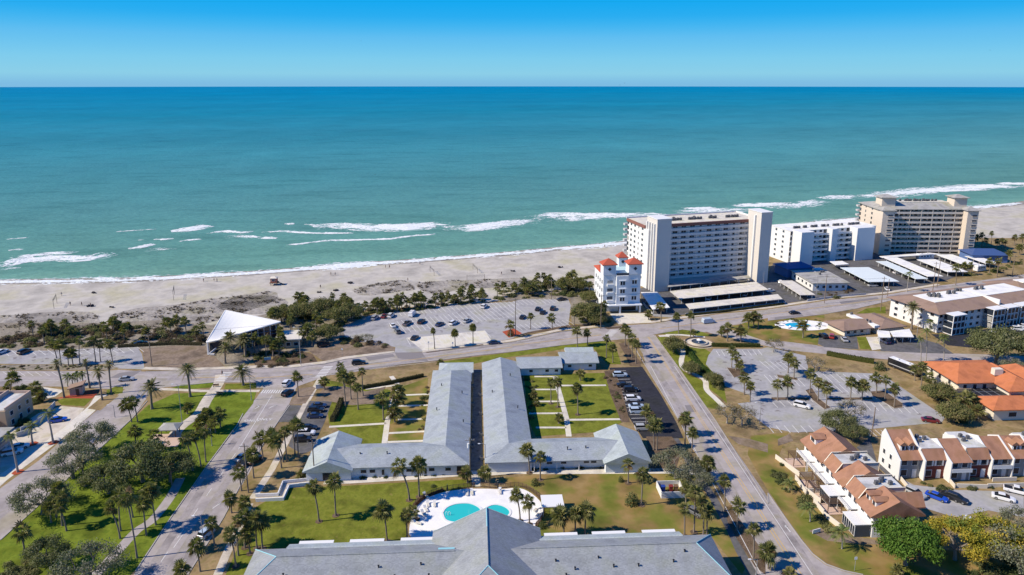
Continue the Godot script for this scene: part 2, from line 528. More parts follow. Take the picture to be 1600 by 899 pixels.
# foam where the swell breaks: uneven sheets of froth, cut out by noise along the line of each breaker
func foam():
	flat("foam", lin(0.66, 0.69, 0.69), 0.9)
	var f := noise(77, 0.22, 4)
	# each breaker: path, half width, how full
	var surf := shoreline().slice(2, 23)
	var list := [
		["wash along the shore", smooth(surf, 5), 2.6, 0.78, "foam"],
		["backwash", smooth(surf, 5), 9.0, 0.12, "foam"],
		["breaker", [V(-244.3,-366.2), V(-241.7,-383.1), V(-230.8,-384.3), V(-222.3,-385.7), V(-210,-381.4), V(-206,-386.6), V(-203.8,-399.7)], 9.0, 0.52, "foam"],
		["breaker", [V(-251.7,-387.2), V(-242.2,-391.1), V(-236.3,-395.7), V(-225.7,-395.1), V(-222.8,-402.7)], 5.0, 0.5, "foam"],
		["breaker", [V(-263.1,-404.4), V(-260.1,-406.6), V(-256.6,-408.1)], 3.0, 0.8, "foam"],
		["breaker", [V(-240.4,-361.2), V(-231.7,-364.9)], 4.0, 0.4, "foam"],
		["breaker", [V(-197.7,-405.4), V(-192.2,-409.1), V(-188.5,-417.3)], 4.0, 0.75, "foam"],
		["breaker", [V(-185.9,-398.8), V(-180.4,-402.5), V(-169.6,-404.3)], 6.0, 0.5, "foam"],
		["breaker", [V(-202.7,-428.5), V(-199.3,-429.2)], 2.5, 0.9, "foam"],
		["breaker", [V(-193.9,-429.8), V(-188.3,-430), V(-182.9,-432.9)], 3.0, 0.8, "foam"],
		["breaker", [V(-176.2,-423.1), V(-172.2,-427.3), V(-164.9,-430.6)], 3.0, 0.65, "foam"],
		["breaker", [V(-193.1,-453.1), V(-186.4,-456.7), V(-181.1,-464.2), V(-176.2,-472)], 8.0, 0.95, "foam"],
		["breaker", [V(-168.4,-445.8), V(-159.9,-452.8), V(-146.2,-447.1), V(-140.3,-454.3)], 4.0, 0.35, "foam"],
		["breaker", [V(-152.6,-430.8), V(-149.2,-435.3), V(-144.9,-436.9), V(-129.5,-430.5)], 6.0, 0.45, "foam"],
		["breaker", [V(-230.5,-453), V(-217.1,-458.4), V(-205.6,-461.8)], 1.6, 0.4, "foam"],
		["breaker", [V(-285.6,-433.3), V(-271,-440.3)], 1.6, 0.35, "foam"],
		["breaker", [V(-105.5,-461.8), V(-94.2,-467.7), V(-67.9,-459.8), V(-42.9,-458.5), V(-31,-468.4), V(-18,-463.6)], 14.0, 0.68, "foam"],
		["breaker", [V(-20.9,-455.8), V(-2.2,-454.8), V(13.8,-463.6), V(30.4,-473.6), V(47.8,-484.1)], 13.0, 0.6, "foam"],
		["breaker", [V(36.4,-488.3), V(58,-500.3), V(73,-496.6), V(88.4,-495.8), V(117.8,-495.2)], 11.0, 0.42, "foam"],
		["breaker", [V(-135.5,-448), V(-124.4,-451.2), V(-101.5,-443.3), V(-74.4,-441.9)], 3.0, 0.36, "foam"],
		["breaker", [V(-110.8,-409.8), V(-101.9,-413.2), V(-91,-421.1), V(-71.3,-422.1), V(-51.4,-423.7), V(-40.5,-431.5), V(-23.1,-437)], 2.6, 0.42, "foam"],
		["breaker", [V(-127.6,-474.4), V(-121.2,-475.7)], 3.5, 0.85, "foam"],
		["breaker", [V(-114.2,-472.8), V(-104.3,-470.6)], 3.0, 0.6, "foam"],
		["breaker", [V(-133.8,-432.2), V(-120.1,-429.4)], 3.5, 0.5, "foam"],
		["breaker", [V(-85,-355.6), V(-75.4,-356.1), V(-63.8,-359.4), V(-52.2,-364.8)], 8.0, 0.6, "foam"],
		["breaker", [V(47.9,-480.2), V(105.2,-493.9), V(126.4,-497.1), V(138.7,-492.1)], 11.0, 0.35, "foam"],
		["breaker", [V(156.5,-518.4), V(170.3,-520.4), V(183,-522.5)], 5.0, 0.85, "foam"],
		["breaker", [V(146.1,-502.4), V(178.9,-510.5), V(208,-512.3)], 12.0, 0.4, "foam"],
		["breaker", [V(197.9,-530.2), V(224.2,-534.6), V(249.3,-540.7)], 9.0, 0.62, "foam"],
		["breaker", [V(223,-516.5), V(248.7,-530.3), V(280.4,-548.7)], 14.0, 0.5, "foam"],
		["breaker", [V(284.6,-558.6), V(306.1,-568.9), V(323.8,-572.5)], 14.0, 0.72, "foam"],
		["breaker", [V(318.6,-568.3), V(343.2,-576.1), V(371.4,-588.7), V(404.3,-604.9), V(434.8,-615.8), V(468.9,-619.3), V(506.6,-622.8)], 16.0, 0.52, "foam"],
		["breaker", [V(416.5,-618.9), V(426.1,-621.6)], 6.0, 0.8, "foam"],
		["breaker", [V(488.5,-637.1), V(502.8,-638.7), V(523.4,-639.9)], 9.0, 0.7, "foam"],
		["breaker", [V(353.3,-578.3), V(390.6,-595.5), V(423.9,-599.8), V(457.8,-604.1)], 7.0, 0.5, "foam"]]
	var b := MB.new()
	var thin := MB.new()
	for e in list:
		var path: Array = e[1]
		var half: float = e[2]
		var full: float = e[3]
		var len := 0.0
		for i in path.size() - 1:
			len += path[i].distance_to(path[i + 1])
		var su := 0.8
		var cols := int(len / su)
		var nrow: int = clamp(int(half * 2 / 0.6), 4, 44)
		var grid := []
		var seg := 0
		var done := 0.0
		for i in cols + 1:
			var s: float = min(i * su, len - 0.01)
			while seg < path.size() - 2 and s > done + path[seg].distance_to(path[seg + 1]):
				done += path[seg].distance_to(path[seg + 1])
				seg += 1
			var d: Vector2 = (path[seg + 1] - path[seg]).normalized()
			var at: Vector2 = path[seg] + d * (s - done)
			var q := Vector2(-d.y, d.x)
			var run: float = s + e[2] * 31.0
			var taper: float = clamp(min(s, len - s) / (half * 1.6 + 1.0), 0.0, 1.0)
			var row := []
			for j in nrow + 1:
				var u := (float(j) / nrow - 0.5) * 2
				var p := at + q * u * half
				var wob := noise_at(f, run * 0.32, u * half * 1.5) * 1.0 + noise_at(f, run * 1.5 + 200, u * half * 4.2) * 1.0 + noise_at(f, run * 0.06 + 90, u * half * 0.3) * 0.75
				var shape := 1.0 - u * u * 1.25
				row.append([p, (full * 2 - 1) * 0.55 + wob + (shape - 0.55) * 0.8 - (1 - taper) * 0.9])
			grid.append(row)
		for i in cols:
			for j in nrow:
				var cell := [grid[i][j], grid[i + 1][j], grid[i + 1][j + 1], grid[i][j + 1]]
				cut(b, cell, 0.02)
				cut(thin, cell.map(func(q): return [q[0], q[1] + 0.34]), -0.03, 0.0)
	var t := put("thin_foam", thin.done(), flat("thin_foam", lin(0.27, 0.42, 0.40), 0.8))
	tag(t, "thin milky film of spent foam round the breakers", "foam", "", "stuff")
	var o := put("sea_foam", b.done(), M.foam)
	tag(o, "white foam of breaking waves off the beach", "foam", "", "stuff")

func noise_at(f: FastNoiseLite, x: float, y: float) -> float: return f.get_noise_2d(x, y)

# the part of a cell where the value is above nought, raised into a low crest
func cut(b: MB, cell: Array, y: float, lift := 0.25):
	var out := []
	for k in 4:
		var p = cell[k]
		var q = cell[(k + 1) % 4]
		if p[1] > 0:
			out.append(X(p[0], y + min(p[1], 1.0) * lift))
		if (p[1] > 0) != (q[1] > 0):
			var t: float = p[1] / (p[1] - q[1])
			out.append(X(p[0].lerp(q[0], t), y))
	for k in range(1, out.size() - 1):
		if (out[k] - out[0]).cross(out[k + 1] - out[0]).y > 0:
			b.tri(out[0], out[k], out[k + 1])
		else:
			b.tri(out[0], out[k + 1], out[k])

func terrain():
	var shore := shoreline()
	var land := shore.duplicate()
	land.append_array([Vector2(3200, 600), Vector2(-2600, 600)])
	sheet("ground", land, 0, M.dry_grass)
	# the beach, wet at the water's edge
	var inland := [Vector2(-2600, 220), Vector2(-900, -90), V(-232.9,-267.3), V(-173.2,-253.9), V(-151.8,-256.1), V(-134.3,-257.9), V(-115.3,-256.9), V(-102.2,-266.2), V(-82.6,-274.3), V(-69.9,-285.1), V(-48.7,-283.9), V(-28,-288), V(-6.5,-290.4), V(15.6,-296.6), V(32.7,-299.6), V(52,-304.4), V(75.9,-313.5), V(113.8,-337.9), V(159.4,-369.2), V(205.8,-390.2), V(247.6,-396.5), V(302.5,-407.8), V(333.6,-406.1), Vector2(700, -560), Vector2(1300, -960), Vector2(3200, -2100)]
	var back := inland.duplicate()
	back.reverse()
	sheet("beach", shore + back, 1, M.sand)
	var core := smooth(shore.slice(2, 24), 4)
	band("wet_sand", core, 9.0, 2, M.wet_sand)
	var dunes := [
		[V(-193.4,-286.1), V(-185.6,-285.7), V(-179.6,-288.5), V(-168.6,-289.4), V(-159,-288.1), V(-154.4,-284.1), V(-147.7,-273.8), V(-145.4,-266.3), V(-156.7,-265.1), V(-167.7,-263.9), V(-179.8,-264.5)],
		[V(-148.5,-283.8), V(-144.4,-289.8), V(-139.7,-293.9), V(-127.6,-296.6), V(-116.9,-304.1), V(-107.6,-307.2), V(-92.4,-315.1), V(-87,-300.2), V(-96.6,-283.1), V(-105.3,-271.6), V(-115.6,-266.5), V(-126.3,-263.5), V(-138.1,-265.9), V(-145.2,-275.6)],
		[V(-109.8,-292.4), V(-107.6,-303.9), V(-102.2,-306.4), V(-97.7,-308.7), V(-91.2,-308), V(-83.1,-301.2), V(-80.3,-294.1), V(-84.7,-284.6), V(-89.7,-281.7), V(-100,-283.8)],
		[V(-56.4,-314.5), V(-49,-324), V(-40.7,-328.9), V(-35.1,-330.3), V(-29.9,-323), V(-28.1,-313.7), V(-34.4,-311.4), V(-44.5,-306.3), V(-51.9,-306.7)],
		[V(-28.4,-325), V(-17.8,-327.7), V(-4.2,-328.7), V(9.7,-330.5), V(23.6,-330.7), V(26.2,-320), V(9.2,-314.9), V(-6.2,-313.8), V(-16.7,-304.9), V(-23.5,-310.8), V(-27.4,-318.8)]]
	for d in dunes:
		sheet("dune", smooth(d + [d[0]], 3), 3, M.dune_sand)
	sheet("scrub_ground", [V(-206.5,-276.2), V(-172.3,-275.9), V(-146.8,-273.8), V(-123.3,-276.4), V(-103.3,-269.2), V(-84.8,-282.5), V(-79.1,-290.7), V(-50.4,-294.6), V(-44.4,-272.3), V(-44.6,-257.4), V(-51,-241.1), V(-75.6,-233.3), V(-80.6,-222.5), V(-96.4,-243.5), V(-123.7,-244.9), V(-167.8,-245.4), V(-185,-245.1)], 4, M.scrub_soil)
	sheet("scrub_ground", [V(11,-293.1), V(23.1,-296.7), V(41,-295.7), V(37.4,-263.7), V(41.8,-261.5), V(52.2,-267.1), V(54.9,-289.6), V(51.8,-302.4), V(52.8,-313.2), V(39.9,-311.1), V(23.9,-306.5), V(11.5,-304.5)], 4, M.scrub_soil)
	var tufts := MB.new()
	for k in 7:                                       # one tuft: a fan of dry blades
		var w := TAU * k / 7 + 0.3 * (k % 2)
		var o := Vector3(cos(w), 0, sin(w))
		var s := Vector3(-o.z, 0, o.x) * 0.12
		var tip := o * (0.55 + 0.2 * (k % 3)) + Vector3(0, 0.5 + 0.12 * (k % 2), 0)
		tufts.tri(s, -s, tip)
		tufts.tri(tip, -s, s)
	var tuft := tufts.done()
	var f := noise(12, 0.06, 4)
	var spots := []
	var g := flat("dune_tuft", lin(0.19, 0.16, 0.115), 1.0)
	for d in dunes + [[V(256.9,-333.2), V(275.8,-332.2), V(263.8,-316.8)]]:
		var poly := PackedVector2Array(d)
		var lo: Vector2 = poly[0]
		var hi: Vector2 = poly[0]
		for p in poly:
			lo = lo.min(p)
			hi = hi.max(p)
		for k in int((hi.x - lo.x) * (hi.y - lo.y) * 0.6):
			var p := Vector2(rng.randf_range(lo.x, hi.x), rng.randf_range(lo.y, hi.y))
			if Geometry2D.is_point_in_polygon(p, poly) and f.get_noise_2d(p.x, p.y * 1.6) > 0.02:
				spots.append(p)
	var mm := MultiMesh.new()
	mm.transform_format = MultiMesh.TRANSFORM_3D
	mm.mesh = tuft
	mm.instance_count = spots.size()
	for k in spots.size():
		var s := rng.randf_range(0.6, 1.5)
		mm.set_instance_transform(k, Transform3D(Basis(Vector3.UP, rng.randf() * TAU).scaled(Vector3(s, s * 0.8, s)), X(spots[k], 0.01)))
	var t := MultiMeshInstance3D.new()
	t.name = "dune_grass"
	t.multimesh = mm
	t.material_override = g
	add_child(t)
	tag(t, "dry brown dune grass scattered over the sand", "grass", "", "stuff")


# ---------- streets, paths and lawns ----------
func roads():
	# the shore road, from the left edge to the far right
	sheet("shore_road", [V(-167.3,-227.2), V(-156.1,-226.6), V(-122.4,-224.6), V(-117.4,-225.5), V(-108.2,-223.3), V(-94.7,-223.7), V(-83.8,-224), V(-72.9,-224.1), V(-61.7,-224), V(-51.1,-226.6), V(-44.9,-230.5), V(-28.8,-236.3), V(-19.2,-235.8), V(-2.5,-239.9), V(12.8,-243.9), V(31.5,-253.8), V(49.2,-258.1), V(54.9,-259.8), V(68.8,-261.7), V(84,-267.1), V(101.9,-272.7), V(121.3,-276.6), V(152.4,-287.9), V(183.2,-294.9), V(215.1,-307.5), V(246.9,-317.1), V(281.9,-328.6), V(282.7,-318.9), V(247.9,-307.2), V(213.7,-299.2), V(177.7,-285.5), V(159.2,-276.5), V(142,-269.9), V(115.6,-262.7), V(99.7,-258.4), V(91,-254.9), V(86.4,-250.9), V(78.8,-254.2), V(67.9,-250), V(59.9,-246.4), V(45.3,-243.4), V(31.1,-240.2), V(12.4,-234.6), V(0.5,-231.9), V(-16.9,-227.1), V(-36.8,-222.2), V(-47.2,-218.5), V(-49.8,-215.2), V(-55.9,-209), V(-68.2,-208.4), V(-69.6,-212.9), V(-82.9,-213.6), V(-95,-211), V(-100.6,-209.4), V(-113.2,-210.1), V(-130.6,-212.9), V(-148.1,-213.8), V(-158.7,-214.4)], 4, M.asphalt)
	# the avenue left of the court, its median park and the far carriageway
	sheet("avenue", [V(-66.2,-123.8), V(-66.5,-141.2), V(-66.5,-163.5), V(-65.8,-183.6), V(-66.9,-194.1), V(-66.1,-200.9), V(-66,-209.5), V(-55.9,-209), V(-55.2,-195.7), V(-55.5,-185.1), V(-55.9,-175.4), V(-55.3,-159.3), V(-55.5,-140.6), V(-55.7,-130.2), V(-55.9,-122), V(-65,-106.3), V(-66.6,-106.3)], 5, M.asphalt)
	sheet("far_carriageway", [V(-95,-121.2), V(-104.7,-124.6), V(-111.1,-154.8), V(-109.6,-167.3), V(-109.8,-182.7), V(-109.4,-198.4), V(-108.2,-210.5), V(-100.3,-210), V(-98.6,-201.4), V(-97,-189.2), V(-98.3,-146), V(-98.8,-135.2)], 5, M.asphalt)
	sheet("tampa_street", [V(60,-246.8), V(66.4,-249), V(66.5,-219.7), V(66.2,-179.3), V(64.7,-139.2), V(66.4,-143.4), V(66.3,-133.9), V(66.3,-126.5), V(66.5,-121.6), V(67.7,-118.4), V(70.4,-116.3), V(73.3,-114.9), V(71.2,-111.1), V(55.6,-105.9), V(52.8,-116.3), V(56.5,-140.1), V(55.5,-165.5), V(56.4,-179.6), V(56.5,-198.1), V(56.3,-219.5)], 5, M.asphalt)
	sheet("side_street", [V(84.1,-267.5), V(94.4,-264.9), V(97.4,-252.3), V(105.8,-239), V(111.7,-239.4), V(123.1,-234.1), V(134.4,-229.4), V(151.5,-226.8), V(172.5,-224.1), V(194.9,-219.8), V(189,-212.5), V(152.1,-218.2), V(139.9,-220.8), V(121.4,-226.8), V(108.3,-231.7), V(104.2,-235.1), V(94.9,-243.5), V(89,-248.9), V(85.7,-252.9)], 6, M.asphalt)
	# pavements
	for p in [
		[[V(-110.1,-226.4), V(-95,-224.6), V(-73.3,-225.7), V(-62.1,-225.4), V(-51.4,-228.3), V(-45.2,-232.1), V(-28.8,-236.7)], 2.2],
		[[V(-18.9,-236.1), V(-2.5,-241.3), V(13,-246), V(31.8,-256.5), V(49.6,-260.3)], 2.0],
		[[V(55.4,-262.4), V(69.3,-263.7), V(84.6,-269.2), V(102.9,-275.3), V(122.4,-279.3), V(153.8,-290.8), V(185,-298), V(216.6,-309.8)], 2.0],
		[[V(-51.2,-147.5), V(-50.3,-159.8), V(-50.3,-174.2), V(-50.6,-184.8), V(-50.3,-202.5), V(-50,-217.3)], 1.7],
		[[V(-50.1,-121.7), V(-50.5,-127.2), V(-51.3,-145.5)], 1.7],
		[[V(65.7,-209.1), V(65.1,-201.3)], 0.1]]:
		band("pavement", p[0], p[1], 7, M.concrete)
	band("pavement", [V(-113.2,-152.7), V(-113.5,-158.6), V(-112.1,-173.8), V(-111.4,-185.7), V(-111.7,-198.5), V(-113.4,-205.6)], 3.4, 7, M.paver)
	band("pavement", [V(52.3,-170.6), V(52.5,-156.8), V(53.3,-142.7), V(53.1,-130), V(52.5,-123.4), V(52.5,-116.3), V(53.1,-110.9)], 1.8, 7, M.old_asphalt)
	band("path", [V(-97.9,-209.3), V(-84.3,-207.2), V(-67.6,-206.3), V(-66.6,-206.3)], 1.6, 7, M.concrete)
	band("path", smooth([V(-82.9,-219.7), V(-80.9,-211.6), V(-80.5,-201.7), V(-79.5,-191.5), V(-81.4,-182.5), V(-80.6,-174.9)], 4), 3.2, 8, M.concrete)
	band("path", smooth([V(-73.5,-123), V(-72.7,-130), V(-72,-136.6), V(-70.3,-140.7), V(-70.1,-149.2), V(-71,-157.1)], 4), 2.2, 8, M.asphalt)
	band("path", smooth([V(67.9,-247.6), V(72.1,-246.5), V(73,-234.3), V(69.1,-222.6), V(68.3,-216), V(70.7,-210.9), V(72.2,-206.8), V(70.5,-199.8), V(71.1,-193.7), V(71.7,-187.9)], 4), 1.7, 10, M.paver)
	band("path", [V(70.8,-248.8), V(76.5,-248.5), V(80.6,-247), V(84.7,-245.5)], 1.6, 9, M.paver)
	# lawns
	sheet("lawn", [V(-91.8,-205.6), V(-83.9,-206.1), V(-67.4,-205.6), V(-65.9,-197.4), V(-66.3,-187.6), V(-66.5,-184.1), V(-66.9,-163.5), V(-66.9,-141.2), V(-66.5,-124), V(-69.2,-112.4), V(-91.9,-113.6), V(-98.7,-129.8), V(-98.6,-134.9), V(-98,-145.9), V(-96.7,-188.7), V(-96.3,-197.9)], 6, M.bright_lawn)
	sheet("lawn", [V(-94.5,-209.7), V(-92.4,-212.2), V(-82.5,-213.2), V(-81.3,-209.7), V(-88.9,-208.7)], 6, M.bright_lawn)
	sheet("lawn", [V(-78.7,-212.1), V(-69.4,-212.3), V(-68.2,-208.1), V(-77.9,-208.1)], 6, M.lawn)
	sheet("lawn", [V(-49.4,-144.1), V(-44.5,-151.3), V(-29.7,-151.8), V(-2.7,-153.1), V(-0.7,-150.4), V(-10,-146.7), V(-14.6,-140.9), V(-15.5,-134.8), V(-14.4,-130.2), V(-9.4,-129.1), V(-38.2,-129), V(-44.8,-128.5), V(-45.2,-121.5), V(-48.6,-121.6)], 6, M.lawn)
	sheet("lawn", [V(12.2,-153.8), V(32.8,-153.9), V(55,-152.7), V(53.8,-144), V(52.7,-130.1), V(51.6,-118.3), V(50.3,-116.4), V(48.4,-128), V(13.1,-129.3), V(12.4,-133.4), V(14.2,-140.7), V(12.4,-146.2), V(6.7,-150), V(4.4,-153.1)], 5, M.patchy_lawn)
	sheet("lawn", [V(-48.6,-213.8), V(-26.6,-204.9), V(-25.1,-171.5), V(-30.3,-171.3), V(-41,-183.3), V(-42.9,-190.7)], 6, M.lawn)
	sheet("lawn", [V(-26.1,-204.9), V(-15.7,-213.4), V(-14,-171.4), V(-24.2,-171.5)], 6, M.patchy_lawn)
	sheet("lawn", [V(15.2,-214.5), V(41.4,-214.5), V(40.4,-180), V(31.3,-174.6), V(15.5,-173.1), V(14,-183.4)], 6, M.lawn)
	sheet("lawn", [V(12.3,-234.2), V(27.9,-239.1), V(45.3,-243.4), V(50.1,-242.3), V(48.4,-221.4), V(43.8,-221.6), V(41.6,-235.9), V(31.3,-236.5), V(19.4,-232.2), V(12.1,-230.2), V(-2.4,-224.1), V(-10.9,-223), V(-13.4,-226.4), V(0.5,-230.8)], 6, M.lawn)
	sheet("verge", [V(-54.1,-173.5), V(-50,-168), V(-50.4,-151.6), V(-49.5,-129.8), V(-49.7,-121.7), V(-47.1,-111.3), V(-49.9,-111.4), V(-55.6,-122), V(-55.3,-140.6), V(-54.9,-159.3)], 6, M.dry_grass)
	sheet("lawn", [V(66.6,-246.4), V(70.2,-246.6), V(70.6,-234.4), V(69.9,-226.4), V(67.6,-220.4), V(67.3,-214.6), V(71.4,-206.2), V(69.6,-198.6), V(71.1,-189.1), V(70.2,-185.8), V(66.6,-187.9), V(66.9,-218.9)], 7, M.lawn)
	sheet("lawn", [V(68.6,-250.4), V(78.2,-254.3), V(84.4,-253), V(88.2,-246.6), V(81.9,-246.9), V(71,-249.5)], 7, M.lawn)
	sheet("lawn", [V(74.4,-236.7), V(80.6,-234.7), V(82.3,-228.9), V(77,-219.9), V(76.8,-214.1), V(77.7,-200.7), V(73.4,-190.1), V(73.1,-193.6), V(71.4,-201), V(73.4,-208.7), V(69.4,-215.9), V(70.4,-223.2)], 6, M.lawn)
	sheet("lawn", [V(97.6,-255.6), V(108.9,-263.1), V(116.8,-265.8), V(115.6,-262.7), V(141.3,-268.4), V(131.7,-248.9), V(122.5,-235.4), V(112,-240.1), V(106.3,-240.2), V(97.7,-251.1)], 7, M.patchy_lawn)
	sheet("lawn", [V(67.1,-146.9), V(68.4,-160.9), V(73,-170.5), V(83.8,-171.8), V(75.4,-158.9), V(75.9,-149.3), V(76.5,-143.5), V(76.1,-136.2), V(76.5,-128.8), V(81.4,-125.7), V(89.5,-122.5), V(108.4,-118.9), V(102.1,-110.8), V(73.5,-115.3), V(70.6,-116.7), V(67.9,-118.8), V(66.8,-122), V(66.7,-126.5), V(66.7,-134.8)], 6, M.patchy_lawn)
	sheet("verge", [V(116.4,-223.9), V(133,-219.2), V(133.7,-211.1), V(137.6,-210.9), V(138.8,-200), V(135.5,-179.1), V(132.3,-180.3), V(131,-201.7), V(134.2,-211.1), V(128.9,-209.7), V(108.5,-212.4), V(111,-218.8)], 7, M.dry_grass)
	sheet("verge", [V(141.1,-242.9), V(144.5,-242.7), V(139.6,-230.4), V(135.9,-230.9)], 8, M.lawn)
	sheet("lawn", [V(155.6,-269.9), V(163.5,-276.2), V(172.6,-278.1), V(167.5,-269.2)], 7, M.lawn)
	sheet("verge", [V(-124.9,-202.6), V(-123.3,-203.9), V(-115,-203.3), V(-114.6,-198.2), V(-121.7,-199.4)], 8, M.lawn)
	sheet("planting_bed", [V(-126,-204), V(-123.6,-205.7), V(-118.8,-209.6), V(-115.3,-209.4), V(-115.1,-203.4), V(-123.4,-204.1)], 9, M.red_mulch)
	sheet("verge", [V(-112.8,-196.5), V(-112.7,-204.2), V(-110.7,-205.4), V(-108,-205.3), V(-108.5,-195)], 8, M.dry_grass)
	sheet("verge", [V(-113.7,-209.3), V(-112.3,-212), V(-109.7,-211.4), V(-107.7,-206.7), V(-112.1,-206)], 8, M.lawn)
	sheet("waste_ground", [V(-118.6,-244.3), V(-109.6,-246.9), V(-97.1,-245.7), V(-85.3,-228.4), V(-83,-225.1), V(-109.5,-226.2)], 6, M.bare_soil)
	sheet("planting_bed", [V(-60.6,-241.3), V(-50.1,-245.8), V(-32.9,-245.8), V(-28.8,-239.6), V(-28.9,-237.3), V(-45.3,-232.7), V(-52.3,-229.7), V(-57.1,-236.2)], 6, M.bare_soil)
	sheet("planting_bed", [V(-76,-231), V(-69.5,-232.1), V(-62.6,-239.7), V(-57.1,-236.2), V(-53.7,-228.6), V(-62.2,-226), V(-73.2,-225.1)], 6, M.mulch)
	sheet("verge", [V(14.5,-250.4), V(19.9,-254.8), V(35.8,-261.8), V(42.5,-261.5), V(48.6,-262.1), V(33.3,-257.6), V(15.8,-251.3)], 6, M.mulch)
	sheet("planting_bed", [V(49.2,-258.1), V(56.2,-259.7), V(55.6,-256.8), V(50.2,-255.9)], 9, M.mulch)
	sheet("planting_bed", [V(51.4,-240.5), V(53.9,-242.1), V(55.2,-223.3), V(54.5,-218.9), V(50.9,-219.8), V(51.4,-230.5)], 9, M.mulch)
	sheet("planting_bed", [V(-18.6,-236.1), V(-9.8,-238.6), V(2.4,-242.7), V(2.4,-241), V(-17.4,-235.1)], 9, M.mulch)
	sheet("planting_bed", [V(9.7,-255.4), V(14.4,-259), V(17.2,-253.1), V(13.1,-249.6), V(12,-248.8)], 8, M.red_mulch)
	sheet("planting_bed", [V(41.6,-215.9), V(45.3,-217.2), V(44.5,-202.4), V(42.3,-179.9), V(39.9,-180), V(40.4,-200.1)], 9, M.mulch)
	sheet("planting_bed", [V(76.6,-202), V(82.2,-195.5), V(80.9,-190.8), V(76.5,-189.9), V(73.1,-188.9)], 9, M.dry_grass)
	sheet("planting_bed", [V(44.9,-171.5), V(51.7,-171.1), V(52.5,-164.3), V(47.8,-153.9), V(42,-154.2)], 9, M.mulch)
	sheet("planting_bed", [V(66.8,-170.8), V(72,-168.7), V(75.7,-165.8), V(73.9,-161.5), V(67.9,-166.2)], 9, M.bare_soil)
	sheet("planting_bed", [V(54.7,-139.9), V(56.1,-137.2), V(57.2,-122.1), V(54.8,-116.2), V(53.7,-118.7), V(53.3,-126.6), V(53.4,-133)], 8, M.mulch)
	sheet("planting_bed", [V(-48.2,-198.8), V(-47.4,-208.5), V(-41,-208.2), V(-34.1,-204.1), V(-28.3,-207.5), V(-30.4,-195.5), V(-36.7,-194.7), V(-43.2,-197.4)], 9, M.bare_soil)
	sheet("planting_bed", [V(-55.2,-195.7), V(-55.2,-207), V(-51.1,-208.7), V(-49.8,-207.4), V(-50.5,-196.6)], 9, M.bare_soil)
	sheet("planting_bed", [V(-46.6,-215.1), V(-36.7,-221.5), V(-16.8,-226.6), V(-13.2,-223.2), V(-15.6,-215.5), V(-23.9,-211.2), V(-34.5,-206.6), V(-41.3,-209.5)], 7, M.dry_grass)
	sheet("planting_bed", [V(79.4,-168.3), V(83.8,-170.9), V(83.1,-167.2), V(77.9,-164.7)], 9, M.bare_soil)
	sheet("planting_bed", [V(75.6,-127.7), V(81.4,-125.7), V(82.6,-124), V(78.4,-124.2), V(71.7,-125.7), V(69.4,-129.2), V(72.1,-130.2)], 9, M.bare_soil)
	# garden paths of the court
	for p in [[[V(-24.4,-171.5), V(-25.1,-183.5), V(-24.7,-208.6), V(-27.6,-215.4)], 1.5], [[V(-40.7,-181.5), V(-25.3,-182.7)], 1.1], [[V(-34.4,-205.9), V(-24.7,-208.4)], 1.1], [[V(-23.9,-177), V(-14.4,-177.5)], 1.0], [[V(-23.8,-172.1), V(-14.3,-172.3)], 1.0], [[V(-22.3,-184.8), V(-14.7,-184.9)], 1.0], [[V(-23.2,-193.5), V(-14.5,-193.6)], 1.0], [[V(-23.7,-200.8), V(-14.5,-201.2)], 1.0],
		[[V(24.3,-172.6), V(25,-182.8), V(25,-200.9), V(25,-212.6)], 1.5], [[V(24.9,-182.2), V(40.3,-181.8)], 1.1], [[V(26.3,-205.3), V(40.2,-204.8)], 1.1], [[V(18.4,-212.7), V(25.5,-212.3)], 1.0], [[V(16.5,-202.9), V(24.6,-202.5)], 1.0], [[V(16.8,-194.4), V(24.4,-194.1)], 1.0], [[V(14.7,-186.7), V(24.5,-186.3)], 1.0], [[V(15.9,-178.1), V(24.3,-177.7)], 1.0],
		[[V(-36.4,-153.8), V(-30.1,-153.8), V(-16.5,-154.6), V(-2.7,-155.8), V(1.4,-155.5), V(8.2,-156), V(20.6,-155.3), V(47,-154.1), V(55.1,-153)], 2.4], [[V(-0.7,-154.9), V(-0.3,-149.7)], 2.0]]:
		band("path", p[0], p[1], 9, M.paver)
	sheet("alley", [V(-1,-219.6), V(1.1,-219.5), V(1.2,-156.3), V(-1.8,-156.5)], 9, M.gravel)
	# worn lanes and patches in the asphalt
	for p in [[[V(65.2,-235), V(65.2,-164.5), V(64.3,-114.6)], 1.8], [[V(58.6,-235.3), V(59.1,-164.8), V(57.7,-115)], 1.8], [[V(-63.7,-122.4), V(-63.9,-141), V(-64.2,-162.9), V(-63.7,-196.2)], 1.8], [[V(-59.5,-122.2), V(-59.6,-139), V(-59.4,-159.5), V(-59.2,-195.9)], 1.8], [[V(-104.4,-140.7), V(-103.9,-152.3), V(-103.2,-166.9), V(-103.9,-181.7)], 2.0], [[V(-102.6,-216.7), V(-54.5,-216.8), V(-17,-229.1), V(31.9,-246.4)], 1.8], [[V(-104.1,-220.1), V(-55.5,-221.1), V(-17.2,-232.8), V(32.3,-250.1)], 1.8], [[V(71.6,-256.9), V(119.3,-271.8), V(179.1,-288), V(242,-310.5)], 2.0]]:
		band("worn_lane", smooth(p[0], 6), p[1], 7, M.worn_asphalt)
